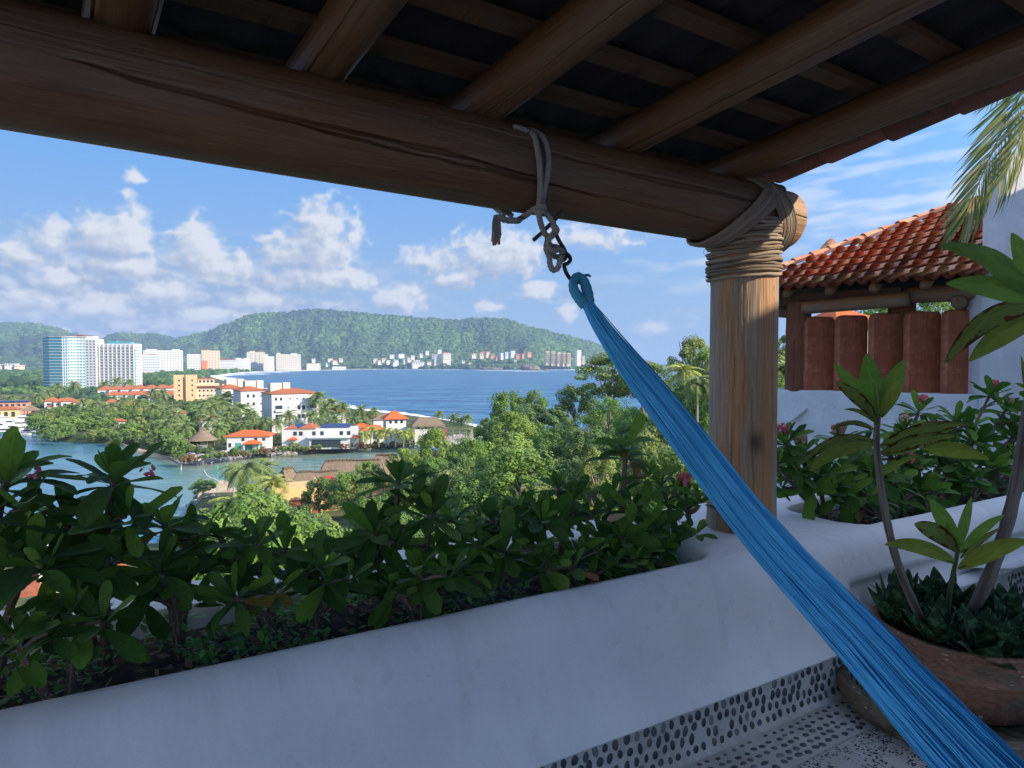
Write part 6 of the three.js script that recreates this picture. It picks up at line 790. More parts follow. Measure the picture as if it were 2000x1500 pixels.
{
  const G = 'pale villas scattered on the headland slope', R = rng(33), L = 'small pale villa among trees on the headland slope';
  for (const [px, py, w, h] of [[733, 701, 6, 4], [742, 704, 7, 4], [750, 700, 6, 4], [758, 704, 6, 4], [766, 693, 7, 3], [774, 702, 6, 4], [783, 692, 9, 3], [791, 703, 5, 4], [800, 698, 7, 6], [806, 694, 5, 4], [772, 708, 9, 3], [814, 704, 9, 4], [823, 691, 5, 3], [834, 686, 5, 3], [839, 707, 8, 4], [852, 699, 6, 5], [847, 693, 5, 4], [858, 684, 6, 3], [645, 700, 7, 3], [655, 704, 10, 4], [666, 700, 5, 3], [612, 701, 5, 3], [640, 709, 6, 3], [905, 705, 4, 3], [918, 708, 4, 3], [1006, 704, 4, 3], [876, 706, 6, 3]]) vHouse(L, px, py, w, h, [BM.white, BM.white, BM.cream, BM.white, BM.cool][(R() * 5) | 0], R() < 0.35 ? RM.terra : null, G);
  vHouse('large terraced cream villa stepping down the headland slope', 871, 690, 18, 14, BM.cream, RM.terra, null); vHouse('pale tower-like villa beside the terraced cream villa', 853, 693, 11, 17, BM.cream, null, null); vHouse('long sloping white villa roof low on the headland', 817, 708, 20, 8, BM.white, RM.grey, null); vHouse('low white bathing villa at the water under the terraced villa', 873, 713, 14, 11, BM.cream, null, null);
  const G2 = 'orange terraced flats high on the headland'; for (const [px, py, w, h] of [[926, 691, 9, 5], [942, 689, 8, 8], [952, 688, 6, 7], [962, 692, 6, 5], [972, 696, 6, 4], [1012, 692, 7, 5], [1022, 691, 6, 5], [1033, 688, 6, 6]]) vHouse('orange terraced block of flats on the headland slope', px, py, w, h, R() < 0.5 ? BM.peach : BM.pink, RM.terra, G2, 2900);
  const G3 = 'white terraced flats high on the headland'; for (const [px, py, w, h] of [[981, 690, 8, 9], [991, 688, 7, 9], [1001, 686, 7, 9]]) vHouse('white terraced block of flats between orange ones', px, py, w, h, BM.white, null, G3, 2900);
  const G4 = 'stepped beige apartment towers by the surf'; for (const [px, py, h] of [[1069, 686, 22], [1080, 687, 22], [1091, 689, 21], [1101, 690, 20], [1110, 690, 20]]) { const T = vHouse('beige apartment tower in the stepped row above the rocky islet', px, py, 8, h, BM.beige, null, G4, 2820); for (let f = 0; f < 6; f++) part(T, 'balcony_slab', make((m) => m.box(-1.2, 4 + f * 7, 8, 14, 1.6, 4)), BM.ochre); }
  vHouse('white apartment tower, last building toward the headland point', 1129, 685, 12, 24, BM.white, null, null, 2820); vHouse('narrow cream annex right of the last white tower', 1139, 696, 6, 13, BM.beige, null, null, 2825);
  const G5 = 'distant houses on the green plain at left'; for (const [px, py, w, h] of [[8, 712, 14, 4], [24, 711, 16, 5], [38, 714, 12, 4], [16, 726, 10, 4], [30, 727, 8, 4], [2, 742, 12, 4], [52, 731, 7, 3]]) vHouse('low pale house on the green plain left of the glass tower', px, py, w, h, R() < 0.6 ? BM.white : BM.peach, R() < 0.4 ? RM.terra : null, G5, 1700);
}
// --- rows of terracotta roofed houses behind the wooded point
{
  const G = 'terracotta roofed row houses behind the palms', R = rng(44), H = (px, py, d, w, h, ry, lab, g = G) => { const y0 = LAND, p = V((px - 1000) / FPX * d, y0, -d), hh = EYE + (708 - py) / FPX * d - y0, T = thing('row_house', lab ?? 'white row house with a terracotta hip roof among the palms', 'house', lab ? null : g, p, ry); body(T, w, w * 0.8, hh, BM.white); hipRoof(T, w, w * 0.8, hh, h, RM.terra, 0.6); for (const [x, s] of [[-0.25, 1], [0.25, 1]]) part(T, 'window', make((m) => m.box(x * w, hh * 0.55, w * 0.4 + 0.03, w * 0.2 * s, hh * 0.3, 0.12)), glassD); for (const z of [-0.2, 0.2]) part(T, 'window', make((m) => m.box(w / 2 + 0.03, hh * 0.55, z * w, 0.12, hh * 0.3, w * 0.16)), glassD); return T; };
  for (let k = 0; k < 7; k++) H(208 + k * 22, 761 - k * 0.6, 540, 12, 2.8, 0.5); for (let k = 0; k < 7; k++) H(222 + k * 19, 771 - k * 0.3, 488, 10, 2.6, 0.5);
  for (const [px, py] of [[102, 783], [120, 784], [134, 783], [158, 785], [108, 793], [126, 795], [148, 790]]) H(px, py, 392, 7.2, 2.0, 0.45); for (const [px, py] of [[218, 785], [234, 787], [252, 790], [262, 792]]) H(px, py, 400, 5.6, 1.8, 0.5);
  H(240, 800, 336, 5.5, 1.2, 0.6, 'small white house in the trees, left of the two lone ones'); H(278, 803, 330, 5.0, 1.4, 0.6, 'tiny terracotta topped white house amid the green belt'); H(343, 806, 300, 6.6, 1.4, 0.75, 'white gabled house standing alone amid palms, left of the white hotel'); H(228, 822, 270, 5.2, 0.9, 0.5, 'white low house half hidden in the shore trees'); H(406, 818, 246, 5.5, 1.2, 0.6, 'dark roofed house among palms above the thatched palapa'); H(300, 776, 470, 7, 1.8, 0.6, 'orange walled house beside the row houses under palms'); void R;
  const T = thing('marina_building', 'low marina building with a blue roof edge at the left frame edge', 'building', null, V((22 - 1000) / FPX * 360, LAND, -360), 0.4); body(T, 15, 8, 5.2, BM.pink); part(T, 'roof', make((m) => m.box(0, 5.6, 0, 16, 0.7, 9)), solar); winGrid(T, 15, 8, 5, { floors: 2, bays: 6, ww: 1.4, wh: 1.2, sill: 0.7 });
  const T2 = thing('marina_building', 'yellow arched marina house at the left frame edge above the boats', 'building', null, V((12 - 1000) / FPX * 330, LAND, -330), 0.5); body(T2, 10, 6, 3.6, BM.yellow); hipRoof(T2, 10, 6, 3.6, 1.2, RM.terra); for (let b = -1; b <= 1; b++) part(T2, 'arch_door', make((m) => { m.box(b * 2.8, 1.2, 3.05, 1.4, 2.4, 0.12); }), glassD);
  const T3 = thing('palapa', 'small thatched palapa by the marina at left', 'hut', null, V((58 - 1000) / FPX * 340, LAND, -340), 0.3); hipRoof(T3, 5, 5, 2.4, 2.6, RM.thatch, 0.8, 0, 0, 0.3); for (const [x, z] of [[-2, -2], [2, -2], [-2, 2], [2, 2]]) part(T3, 'post', make((m) => m.box(x, 1.1, z, 0.25, 2.6, 0.25)), BM.wood);
}
// --- orange hotel
{
  const d = 470, T = B('orange_hotel', 'ochre hotel with two slab towers and terracotta trim before the bay', 'hotel', null, 388, 0, { d, ry: 0.35 });
  const top = (py) => EYE + (708 - py) / FPX * d - LAND; const t1 = top(732), t2 = top(739);
  part(T, 'stair_tower', make((m) => m.box(-12.0, t1 / 2, 3, 5.4, t1, 9)), BM.ochre); part(T, 'stair_tower', make((m) => m.box(-4.2, t1 / 2, 3.4, 6.4, t1 + 0.1, 8)), BM.ochre); part(T, 'wall', make((m) => { m.box(-8.2, t1 / 2 - 1, 0, 4, t1 - 1, 7); m.box(5.5, t2 / 2 - 2, -1, 14, t2 - 3, 11); }), BM.peach);
  part(T, 'penthouse', make((m) => { m.box(4.5, t2 - 2, -1.5, 10, 3.2, 7); }), BM.peach); part(T, 'roof', make((m) => { m.hip(6, t2 - 5.2, 0, 15, 12, 0.9, 0, 0.5); }), RM.terra); part(T, 'roof_trim', make((m) => { m.box(4.5, t2 - 0.2, -1.5, 11, 0.4, 8); }), RM.terra);
  for (let b = 0; b < 5; b++) for (let f = 0; f < 2; f++) part(T, 'window', make((m) => m.box(0.8 + b * 2.5, t2 - 8.2 - f * 3.4, 4.55, 1.1, 1.2, 0.12)), glassD); for (let b = 0; b < 4; b++) part(T, 'window', make((m) => m.box(1 + b * 2.4, t2 - 2, 2.05, 1.4, 1.6, 0.12)), glassD); for (let f = 0; f < 4; f++) { part(T, 'window', make((m) => m.box(-11.4, 4 + f * 3.3, 7.55, 1, 1.1, 0.12)), glassD); part(T, 'window', make((m) => m.box(-3.4, 4 + f * 3.3, 7.45, 0.9, 1.1, 0.12)), glassD); }
  const U = B('low_block', 'low peach annex behind the white hotel roofs', 'building', null, 458, 0, { d: 440, ry: 0.3 }); body(U, 14, 8, EYE + (708 - 750) / FPX * 440 - LAND, BM.peach); winGrid(U, 14, 8, 10, { floors: 3, bays: 5 });
}
// --- white hotel with terracotta roofs
{
  const block = (label, px, d, w, D, h, ry, o = {}) => { const T = B('white_hotel', label, 'hotel', null, px, 0, { d, ry }); body(T, w, D, h, BM.white); hipRoof(T, w, D, h, 1.7, RM.terra, 0.5); if (o.tower) part(T, 'roof_block', make((m) => { m.box(o.tower[0], h + 1.9, o.tower[1], 6.4, 3.6, 4); m.box(o.tower[0] + 2.6, h + 2.1, o.tower[1] + 0.4, 2.6, 3.4, 4.4); }), BM.cream); const win = (x, y, ww, hh) => part(T, 'window', make((m) => { m.box(x, y, D / 2 + 0.03, ww, hh, 0.1); }), glassD), bal = (x, y) => { part(T, 'balcony', make((m) => { m.box(x, y - 0.6, D / 2 + 0.5, 2.9, 0.9, 0.9); }), BM.cool); }; o.win(win, bal, h); return T; };
  block('big white hotel block with sunlit right face, nearest the bay', 566, 262, 17.5, 13, 14.4, 0.62, { tower: [-4, -2], win: (w, b, h) => { for (const x of [-7.2, -5.4]) w(x, h - 2, 0.8, 1.1); for (const x of [-2, 0.6, 3, 5.5]) w(x, h - 2, 0.5, 0.6); for (const f of [1, 2]) { w(-6.2, h - 2 - f * 3.3, 2.6, 1.9); b(-6.2, h - 2.3 - f * 3.3); for (const x of [1.2, 2.9]) w(x, h - 2 - f * 3.3, 1.1, 1.5); w(6.6, h - 2 - f * 3.3, 2.6, 1.9); b(6.6, h - 2.3 - f * 3.3); w(-2.8, h - 2 - f * 3.3, 0.5, 0.6); w(4.6, h - 2 - f * 3.3, 0.5, 0.6); } } });
  block('middle white hotel block stepping back under terracotta roof', 486, 282, 9.5, 12, 14.6, 0.62, { tower: [2, -3], win: (w, b, h) => { for (const f of [0, 1, 2]) { w(-2, h - 2.2 - f * 3.2, 0.9, 1.3); w(0.2, h - 2.2 - f * 3.2, 0.9, 1.3); w(3, h - 2.2 - f * 3.2, 0.5, 0.6); } } });
  block('rear white hotel block behind palms, leftmost of three', 448, 300, 9, 11, 14.8, 0.62, { tower: [2, -2], win: (w, b, h) => { for (const f of [0, 1, 2]) { w(-1.2, h - 2.2 - f * 3.2, 0.9, 1.3); w(1.6, h - 2.2 - f * 3.2, 0.9, 1.3); } } });
}
// --- villas along the channel
{
  const V1 = B('channel_villa', 'white villa with sweeping terracotta roof and green glass on the channel', 'villa', null, 487, 0, { d: 205, ry: 0.15 });
  body(V1, 11.5, 7, 4.2, BM.white); part(V1, 'roof', make((m) => m.hip(0, 4.25, -0.5, 12.4, 8, 1.5, 0, 0.4)), RM.bright); part(V1, 'porch_roof', make((m) => m.hip(1.6, 2.3, 4.6, 4.6, 2.6, 0.9, 0, 0.2)), RM.bright); for (const [x, w] of [[-2.6, 1.6], [0.4, 2], [3.4, 1.6]]) part(V1, 'window', make((m) => m.box(x, 1.3, 3.53, w, 2.1, 0.12)), glassG); part(V1, 'window', make((m) => m.box(-4.9, 1.7, 3.53, 0.7, 1.2, 0.12)), glassD); for (const x of [-0.5, 3.7]) part(V1, 'porch_post', make((m) => m.box(x, 1.1, 5.7, 0.25, 2.4, 0.25)), BM.white); for (const x of [-1.2, 2.4, 4.6]) part(V1, 'window', make((m) => m.box(x, 3.3, 3.53, 0.8, 0.8, 0.12)), glassD);
  const V2 = B('channel_villa', 'long white villa with blue solar panels and dark glass front', 'villa', null, 632, 0, { d: 214, ry: 0.1 });
  part(V2, 'wall', make((m) => { m.box(-1, 2.6, 0, 22, 6.2, 7); m.box(2.4, 1.2, 3.8, 12, 3.4, 2); }), BM.white); part(V2, 'roof', make((m) => { m.hip(-4.4, 5.75, 0, 4.6, 7, 1.4, 0, 0.3); m.hip(-9.2, 5.72, 0, 3.6, 7, 1.0, 0, 0.2); }), RM.terra); for (const [x, w] of [[-6.8, 4], [3.8, 9]]) part(V2, 'solar_panel', make((m) => { m.quad(V(x - w / 2, 5.85, 3.2), V(x + w / 2, 5.85, 3.2), V(x + w / 2, 6.8, -1), V(x - w / 2, 6.8, -1)); }), solar); part(V2, 'glass_front', make((m) => m.box(1.4, 1.2, 4.85, 8.6, 2.2, 0.15)), glassD); for (const x of [-8, -6.3, -2.4, 0, 5.8, 8]) part(V2, 'window', make((m) => m.box(x, 4.2, 3.55, 1.0, 1.2, 0.12)), glassD); part(V2, 'slab', make((m) => m.box(2.4, 3.1, 4.2, 13, 0.4, 3)), BM.white); part(V2, 'awning', make((m) => { m.hip(10.4, 3.0, 3.2, 3, 3, 0.7, 0, 0.2); m.hip(-8.6, 2.6, 3.6, 2.4, 2, 0.6, 0, 0.2); }), RM.bright);
  const V3 = B('channel_villa', 'white villa with bright orange hip roof beside the thatched villa', 'villa', null, 770, 0, { d: 226, ry: 0.35 });
  body(V3, 6.4, 6, 7.6, BM.white); part(V3, 'roof', make((m) => m.hip(0, 7.65, 0, 6.6, 6.2, 2.4, 0, 0.7, 0.8)), RM.bright); part(V3, 'wing_roof', make((m) => { m.hip(-7, 4.2, 1, 8, 6, 1.5, 0, 0.4); }), RM.bright); part(V3, 'wing', make((m) => m.box(-7, 1.9, 1, 7.6, 4.6, 5.6)), BM.white); for (const x of [-1.8, 0, 1.8]) part(V3, 'window', make((m) => m.box(x, 6.6, 3.05, 0.8, 0.9, 0.12)), glassD); for (const x of [-9, -7, -5]) part(V3, 'window', make((m) => m.box(x, 2.2, 3.85, 1.1, 1.6, 0.12)), glassD);
  const V4 = B('thatched_villa', 'white villa under a broad thatched roof at the beach end', 'villa', null, 834, 0, { d: 220, ry: 0.2 });
  body(V4, 8.4, 7, 6.0, BM.white); part(V4, 'thatch_roof', make((m) => m.hip(0.2, 6.1, 0, 9.4, 7.6, 2.3, 0, 0.5, 5.6, undefined, 0.5)), RM.thatch); for (let b = 0; b < 6; b++) part(V4, 'window', make((m) => m.box(-3 + b * 1.15, 5.3, 3.53, 0.8, 0.7, 0.12)), glassD); for (let b = 0; b < 4; b++) part(V4, 'arch_window', make((m) => m.box(-0.6 + b * 0.75, 3.0, 3.53, 0.42, 0.85, 0.12)), glassD); part(V4, 'balcony', make((m) => { m.box(3.6, 4.2, 4.6, 4.4, 0.25, 3); m.box(3.6, 4.9, 6, 4.4, 0.12, 0.12); }), BM.red); part(V4, 'door', make((m) => m.box(-1.4, 1.0, 3.53, 3.0, 2.2, 0.12)), BM.wood); for (const x of [1.7, 5.5]) part(V4, 'post', make((m) => m.box(x, 2, 5.8, 0.22, 4.6, 0.22)), BM.red);
  const Wl = solo('beach_wall', make((m) => m.box(0, 0.9, 0, 11, 1.9, 0.5)), BM.cream, 'low cream wall on the sand right of the thatched villa', 'wall'); Wl.position.set((889 - 1000) / FPX * 210, LAND - 0.3, -210);
  const bh = (label, px, py, d, w, h, mat, roof) => { const T = B('beach_house', label, 'house', null, px, 0, { d, ry: 0.3 }); const hh = EYE + (708 - py) / FPX * d - LAND; body(T, w, w * 0.7, hh, mat); hipRoof(T, w, w * 0.7, hh, h, roof, 0.4); for (const x of [-0.25, 0.25]) part(T, 'window', make((m) => m.box(x * w, hh * 0.6, w * 0.35 + 0.03, 0.9, 1, 0.12)), glassD); };
  bh('small terracotta roofed house between palms right of the white hotel', 655, 803, 252, 7, 1.2, BM.white, RM.terra); bh('house with brown sloping roof left of the orange villa roof', 750, 818, 240, 8, 1.8, BM.white, RM.thatch); bh('low orange roofed wing beside the long white villa', 706, 834, 224, 6, 1.2, BM.white, RM.bright); bh('flat beach house behind the orange hip roof', 748, 812, 250, 9, 0.6, BM.cream, RM.terra);
  const P = B('palapa', 'round thatched palapa on the point above the rocks', 'hut', null, 394, 0, { d: 212 }); part(P, 'thatch_roof', make((m) => { const n = 20; m.grid(n, 6, (u, v) => { const a = u * 6.2832, r = lerp(0.25, 4.4, Math.pow(v, 0.8)), y = 2.0 + 3.4 * (1 - v) - 0.5 * Math.sin(v * 3.1) * (1 - v); return [Math.cos(a) * r * (1 + 0.02 * Math.sin(a * 9)), y, Math.sin(a) * r, u * 4, v]; }); m.hip(0, 5.1, 0, 1.4, 0.7, 1.0, 0, 0.2, 0.9); }, true), RM.thatch); for (let k = 0; k < 8; k++) part(P, 'post', make((m) => { const a = k * 0.785; m.box(Math.cos(a) * 3.6, 1, Math.sin(a) * 3.6, 0.22, 2.4, 0.22); }), BM.wood); part(P, 'low_wall', make((m) => m.box(0.4, 0.4, 3.4, 5, 0.9, 0.3)), BM.greyw);
}
// --- our own shore: thatched roofs, orange villa, rocks, mast
{
  const gr = (px, py, d) => { const p = atD(px, py, d); return p; };
  const th = (label, px, pyRidge, d, len, dep, rh, ry, ridge) => { const p = gr(px, pyRidge, d), g = slopeY(p.x, p.z), T = thing('thatched_hall', label, 'hut', null, V(p.x, g, p.z), ry), eave = p.y - g - rh; part(T, 'thatch_roof', make((m) => { for (const s of [-1, 1]) m.grid(60, 14, (u, v) => { const hw = lerp(ridge / 2, len / 2 + 0.4, v), x = (u - 0.5) * 2 * hw, sag = 0.5 * Math.sin(u * 9 + px) * 0.25; return [x, eave + rh * (1 - Math.pow(v, 0.85)) + sag * (1 - v) + 0.10 * n3(x * 2, v * 9, s), s * (dep / 2 + 0.3) * v, u * len / 4, v * dep / 3]; }); for (const s of [-1, 1]) m.tri(V(s * ridge / 2, eave + rh, 0), V(s * (len / 2 + 0.4), eave, dep / 2 + 0.3), V(s * (len / 2 + 0.4), eave, -dep / 2 - 0.3)); for (let k = 0; k < 16; k++) { const x = -ridge / 2 + (k + 0.5) / 16 * ridge; m.box(x, eave + rh + 0.08, 0, ridge / 24, 0.3, 0.7); } }, true), RM.thatch); part(T, 'wall', make((m) => m.box(0, eave / 2 - 0.4, 0, len - 1, eave + 0.8, dep - 1)), BM.yellow); for (let k = 0; k < 4; k++) part(T, 'post', make((m) => m.box(-len / 2 + 0.3 + k * (len - 0.6) / 3, eave / 2, dep / 2, 0.25, eave + 0.6, 0.25)), BM.wood); return T; };
  th('long thatched roof ridge rising to the right along the channel', 690, 898, 126, 12, 8, 3.0, 0.12, 10); th('lower thatched roof between the gable hut and the long ridge', 622, 920, 120, 9, 8, 2.6, 0.2, 7); th('dark thatched gable hut nearest the palms', 562, 914, 124, 3.4, 6, 3.4, 0.9, 2.0); th('small thatched hut peeping behind the long ridge', 649, 908, 136, 2.4, 3, 1.4, 0.2, 1.2); th('thatched hut standing apart on the right over the channel', 755, 888, 132, 5.2, 5, 1.9, 0.05, 4);
  const b = gr(575, 960, 106), gy = slopeY(b.x, b.z), T = thing('orange_villa', 'orange villa with arches and red trim under the thatched roofs', 'villa', null, V(b.x, gy, b.z), 0.45), H = b.y - gy; part(T, 'wall', make((m) => { m.box(0, H / 2 - 0.2, 0, 6.4, H + 2.6, 5); m.box(2.6, H / 2 - 0.6, 2.7, 2.2, H + 0.6, 1.2); }), BM.yellow); part(T, 'red_trim', make((m) => { m.box(0.6, H * 0.62, 2.54, 3.4, 0.6, 0.14); }), BM.red); for (const x of [-1.8, 0.4]) part(T, 'doorway', make((m) => m.box(x, H * 0.28, 2.54, 1.3, 2.0, 0.12)), BM.wood); part(T, 'porch_roof', make((m) => m.hip(-0.6, H * 0.5, 3.0, 3.4, 1.4, 0.5, 0, 0.2)), RM.terra); part(T, 'gate', make((m) => m.box(2.7, H * 0.22, 3.36, 1.0, 2.2, 0.1)), BM.red);
  const c = gr(640, 946, 108), gy2 = slopeY(c.x, c.z), U = thing('red_roofed_house', 'yellow house with a bright red roof below the thatched ridge', 'house', null, V(c.x, gy2, c.z), 0.35); part(U, 'wall', make((m) => m.box(0, (c.y - gy2) / 2 - 0.5, 0, 3.8, c.y - gy2 + 1, 3.4)), BM.yellow); part(U, 'roof', make((m) => { m.hip(0, c.y - gy2, 0, 3.6, 3.4, 1.3, 0, 0.3, 1.6); }), std({ rgb: [0.58, 0.08, 0.06], map: roofTex, roughness: 0.9 })); part(U, 'parapet', make((m) => { m.box(-1.9, c.y - gy2 + 0.5, 1, 0.3, 1.3, 2.2); m.box(0, c.y - gy2 - 0.1, 1.95, 4.2, 0.35, 0.3); }), BM.yellow);
  const e = gr(578, 1028, 70), gy3 = slopeY(e.x, e.z), Q = thing('teal_kiosk', 'small dark green kiosk with flat teal roof below the orange villa', 'kiosk', null, V(e.x, gy3, e.z), 0.3); part(Q, 'wall', make((m) => m.box(0, (e.y - gy3) / 2 - 0.3, 0, 1.9, e.y - gy3 + 0.6, 1.6)), std({ rgb: [0.03, 0.07, 0.07], roughness: 0.6 })); part(Q, 'roof', make((m) => m.box(0, e.y - gy3 + 0.1, 0, 2.1, 0.22, 1.9)), BM.teal);
  const w = atD(150, 1082, 24), wy = slopeY(w.x, w.z), X = thing('neighbour_house', 'white house with a tiled roof edge seen through the shrubs below', 'house', null, V(w.x, wy, w.z), 0.6), wh = w.y - wy; part(X, 'wall', make((m) => m.box(0, wh / 2 - 1, -0.6, 2.2, wh + 2.2, 3)), BM.white); part(X, 'roof', make((m) => { m.hip(-1.5, wh - 0.7, 0, 1.0, 2.4, 0.4, 0, 0.1); }), RM.terraDark); part(X, 'coping', make((m) => m.box(1.2, wh - 0.9, 0.4, 0.3, 2.0, 3.2)), RM.terra);
  // rocks: riprap along the bank, and the point in the channel
  const rg = (() => { const g = new THREE.IcosahedronGeometry(1, 1), q = g.attributes.position; for (let i = 0; i < q.count; i++) { const x = q.getX(i), y = q.getY(i), z = q.getZ(i), f = 1 + 0.4 * n3(x * 1.7 + 3, y * 1.7, z * 1.7); q.setXYZ(i, x * f, y * f * 0.75, z * f); } return g; })(); rg.computeVertexNormals();
  const R = rng(66), rockM = std({ rgb: [1, 1, 1], roughness: 1 }), rocks = (name, label, n, f) => { const im = new THREE.InstancedMesh(rg, rockM, n), mt = new THREE.Matrix4(), q = new THREE.Quaternion(), c = new THREE.Color(); for (let k = 0; k < n; k++) { const [p, s] = f(k); q.setFromEuler(new THREE.Euler(R() * 6, R() * 6, R() * 6)); mt.compose(p, q, V(s, s * 0.8, s)); im.setMatrixAt(k, mt); const g = 0.16 + R() * 0.24; c.setRGB(g, g * 0.97, g * 0.93); im.setColorAt(k, c); } im.name = name; tag(im, label, 'rocks', null, 'stuff'); im.castShadow = im.receiveShadow = true; scene.add(im); };
  const bank = sea2([[340, 897], [352, 905], [375, 909], [405, 906], [440, 900], [480, 895], [540, 889], [600, 885], [660, 881], [720, 878], [780, 875], [830, 872], [880, 868], [915, 862], [938, 851]]);
  rocks('riprap', 'grey boulder riprap lining the channel bank of the peninsula', 4200, () => { const f = R() * (bank.length - 1), i = Math.min(bank.length - 2, Math.floor(f)), p = bank[i].clone().lerp(bank[i + 1], f - i), t = bank[i + 1].clone().sub(bank[i]).normalize(), o = R(), p2 = p.addScaledVector(V(t.z, 0, -t.x), -0.5 + o * 4.2); return [V(p2.x, SEA - 0.1 + o * 2.0 + R() * 0.3, p2.z), 0.3 + R() * 0.45]; });
  rocks('rock_pile', 'pile of dark rocks on the near shore point beside the channel', 320, () => { const a = R() * 6.28, r = Math.sqrt(R()), p = atD(412, 972, 132), q = V(p.x + Math.cos(a) * r * 4, SEA + 0.4 + 1.6 * (1 - r) + R() * 0.4, p.z + Math.sin(a) * r * 5); return [q, 0.3 + R() * 0.4]; });
  landSheet('sandy_point', [[380, 962], [420, 946], [450, 944], [470, 960], [460, 985], [420, 1010], [370, 1010]].map(([x, y]) => atY(x, y, SEA)), SEA + 0.9, M.sand, 1, 20);
  const mp = atD(424, 940, 142), mast = thing('navigation_mast', 'thin green lattice beacon mast on the near shore point', 'mast', null, V(mp.x, SEA + 0.8, mp.z)); const green = std({ rgb: [0.06, 0.42, 0.22], roughness: 0.5 }); part(mast, 'lattice', make((m) => { const h = 5.4; for (const [x, z] of [[-0.16, -0.16], [0.16, -0.16], [0, 0.18]]) m.tube([V(x, 0, z), V(x, h, z)], 0.035, 4); for (let k = 0; k < 9; k++) m.tube([V(k % 2 ? -0.16 : 0.16, k * 0.6, -0.16), V(k % 2 ? 0.16 : -0.16, k * 0.6 + 0.6, 0)], 0.025, 4); }), green); part(mast, 'lamp', make((m) => { m.box(0, 5.6, 0, 0.4, 0.5, 0.4); m.box(0, 4.5, 0, 0.7, 0.08, 0.7); }), green);
  solo('driftwood_branch', make((m) => { const p = (x, y) => atD(x, y, 140); m.tube(curve([p(398, 918), p(406, 930), p(420, 936), p(434, 944)], 12), 0.09, 5); m.tube(curve([p(412, 934), p(404, 938), p(400, 940)], 6), 0.06, 5); }, true), std({ rgb: [0.55, 0.52, 0.46], roughness: 1 }), 'bare pale branch beside the green beacon mast', 'branch');
  solo('channel_marker', make((m) => { const p = atY(354, 918, SEA); m.tube([V(p.x, SEA - 0.3, p.z), V(p.x, SEA + 1.4, p.z)], (t) => 0.16 * (1.2 - t), 6); }), BM.cream, 'small pale marker post standing in the channel', 'marker');
}
// --- boats in the marina
{
  const hull = make((m) => { m.grid(14, 5, (u, v) => { const s = v < 0.5 ? -1 : 1, k = Math.abs(v - 0.5) * 2, x = u * 2 - 1, w = 0.26 * Math.pow(Math.max(0, 1 - Math.pow(Math.max(0, x), 2.4)), 0.7) * (0.55 + 0.45 * k); return [x, -0.06 + 0.24 * k + 0.06 * Math.max(0, x), s * w * k, u, v]; }); m.grid(14, 2, (u, v) => { const x = u * 2 - 1, w = 0.25 * Math.pow(Math.max(0, 1 - Math.pow(Math.max(0, x), 2.4)), 0.7); return [x, 0.165 + 0.06 * Math.max(0, x), (v - 0.5) * 2 * w, u, v]; }); }, true), cab = make((m) => { m.box(-0.15, 0.28, 0, 0.8, 0.22, 0.34); m.box(-0.2, 0.44, 0, 0.5, 0.12, 0.28); }), glass = make((m) => { m.box(-0.12, 0.3, 0.175, 0.66, 0.09, 0.02); m.box(0.26, 0.3, 0, 0.02, 0.1, 0.3); }), mastG = make((m) => { m.tube([V(0.1, 0.2, 0), V(0.1, 1.5, 0)], 0.012, 5); m.tube([V(0.1, 0.45, 0), V(-0.6, 0.45, 0)], 0.012, 5); });
  const boat = (label, px, py, L, ry, mast) => { const p = atY(px, py, SEA), T = thing('motor_yacht', label, 'boat', mast === undefined ? null : 'white boats moored in the marina', V(p.x, SEA, p.z), ry); part(T, 'hull', hull, BM.white); part(T, 'cabin', cab, BM.white); part(T, 'windows', glass, glassD); if (mast) part(T, 'mast', mastG, BM.greyw); T.scale.setScalar(L / 2); };
  for (const [px, py, L, ry, m] of [[4, 826, 15, 0.3, 0], [18, 832, 14, 0.4, 0], [32, 829, 12, 0.2, 1], [46, 834, 13, 0.5, 0], [8, 838, 14, 0.3, 0], [24, 842, 13, 0.4, 0], [40, 843, 11, 0.3, 1], [54, 840, 9, 0.9, 0], [12, 848, 13, 0.3, 0], [52, 848, 10, 0.8, 0], [30, 821, 12, 0.3, 0], [48, 822, 11, 0.3, 1], [-12, 834, 15, 0.3, 0], [-8, 848, 14, 0.3, 0], [34, 852, 9, 0.4, 0]]) boat('white motor boat moored among others in the marina', px, py, L, ry, m);
  const p = atD(545, 874, 205), S = thing('motor_yacht', 'white speedboat drawn up before the channel villas', 'boat', null, V(p.x, SEA + 1.6, p.z + 3), 0.1); part(S, 'hull', hull, BM.white); part(S, 'cabin', cab, BM.white); S.scale.setScalar(3);
  solo('marina_jetty', make((m) => { const a = atY(-30, 830, SEA), b = atY(60, 836, SEA), c = a.clone().lerp(b, 0.5); m.box(c.x, SEA + 0.5, c.z, 60, 0.4, 2, 0.1); }), BM.greyw, 'grey floating jetty between the moored marina boats', 'jetty');
}
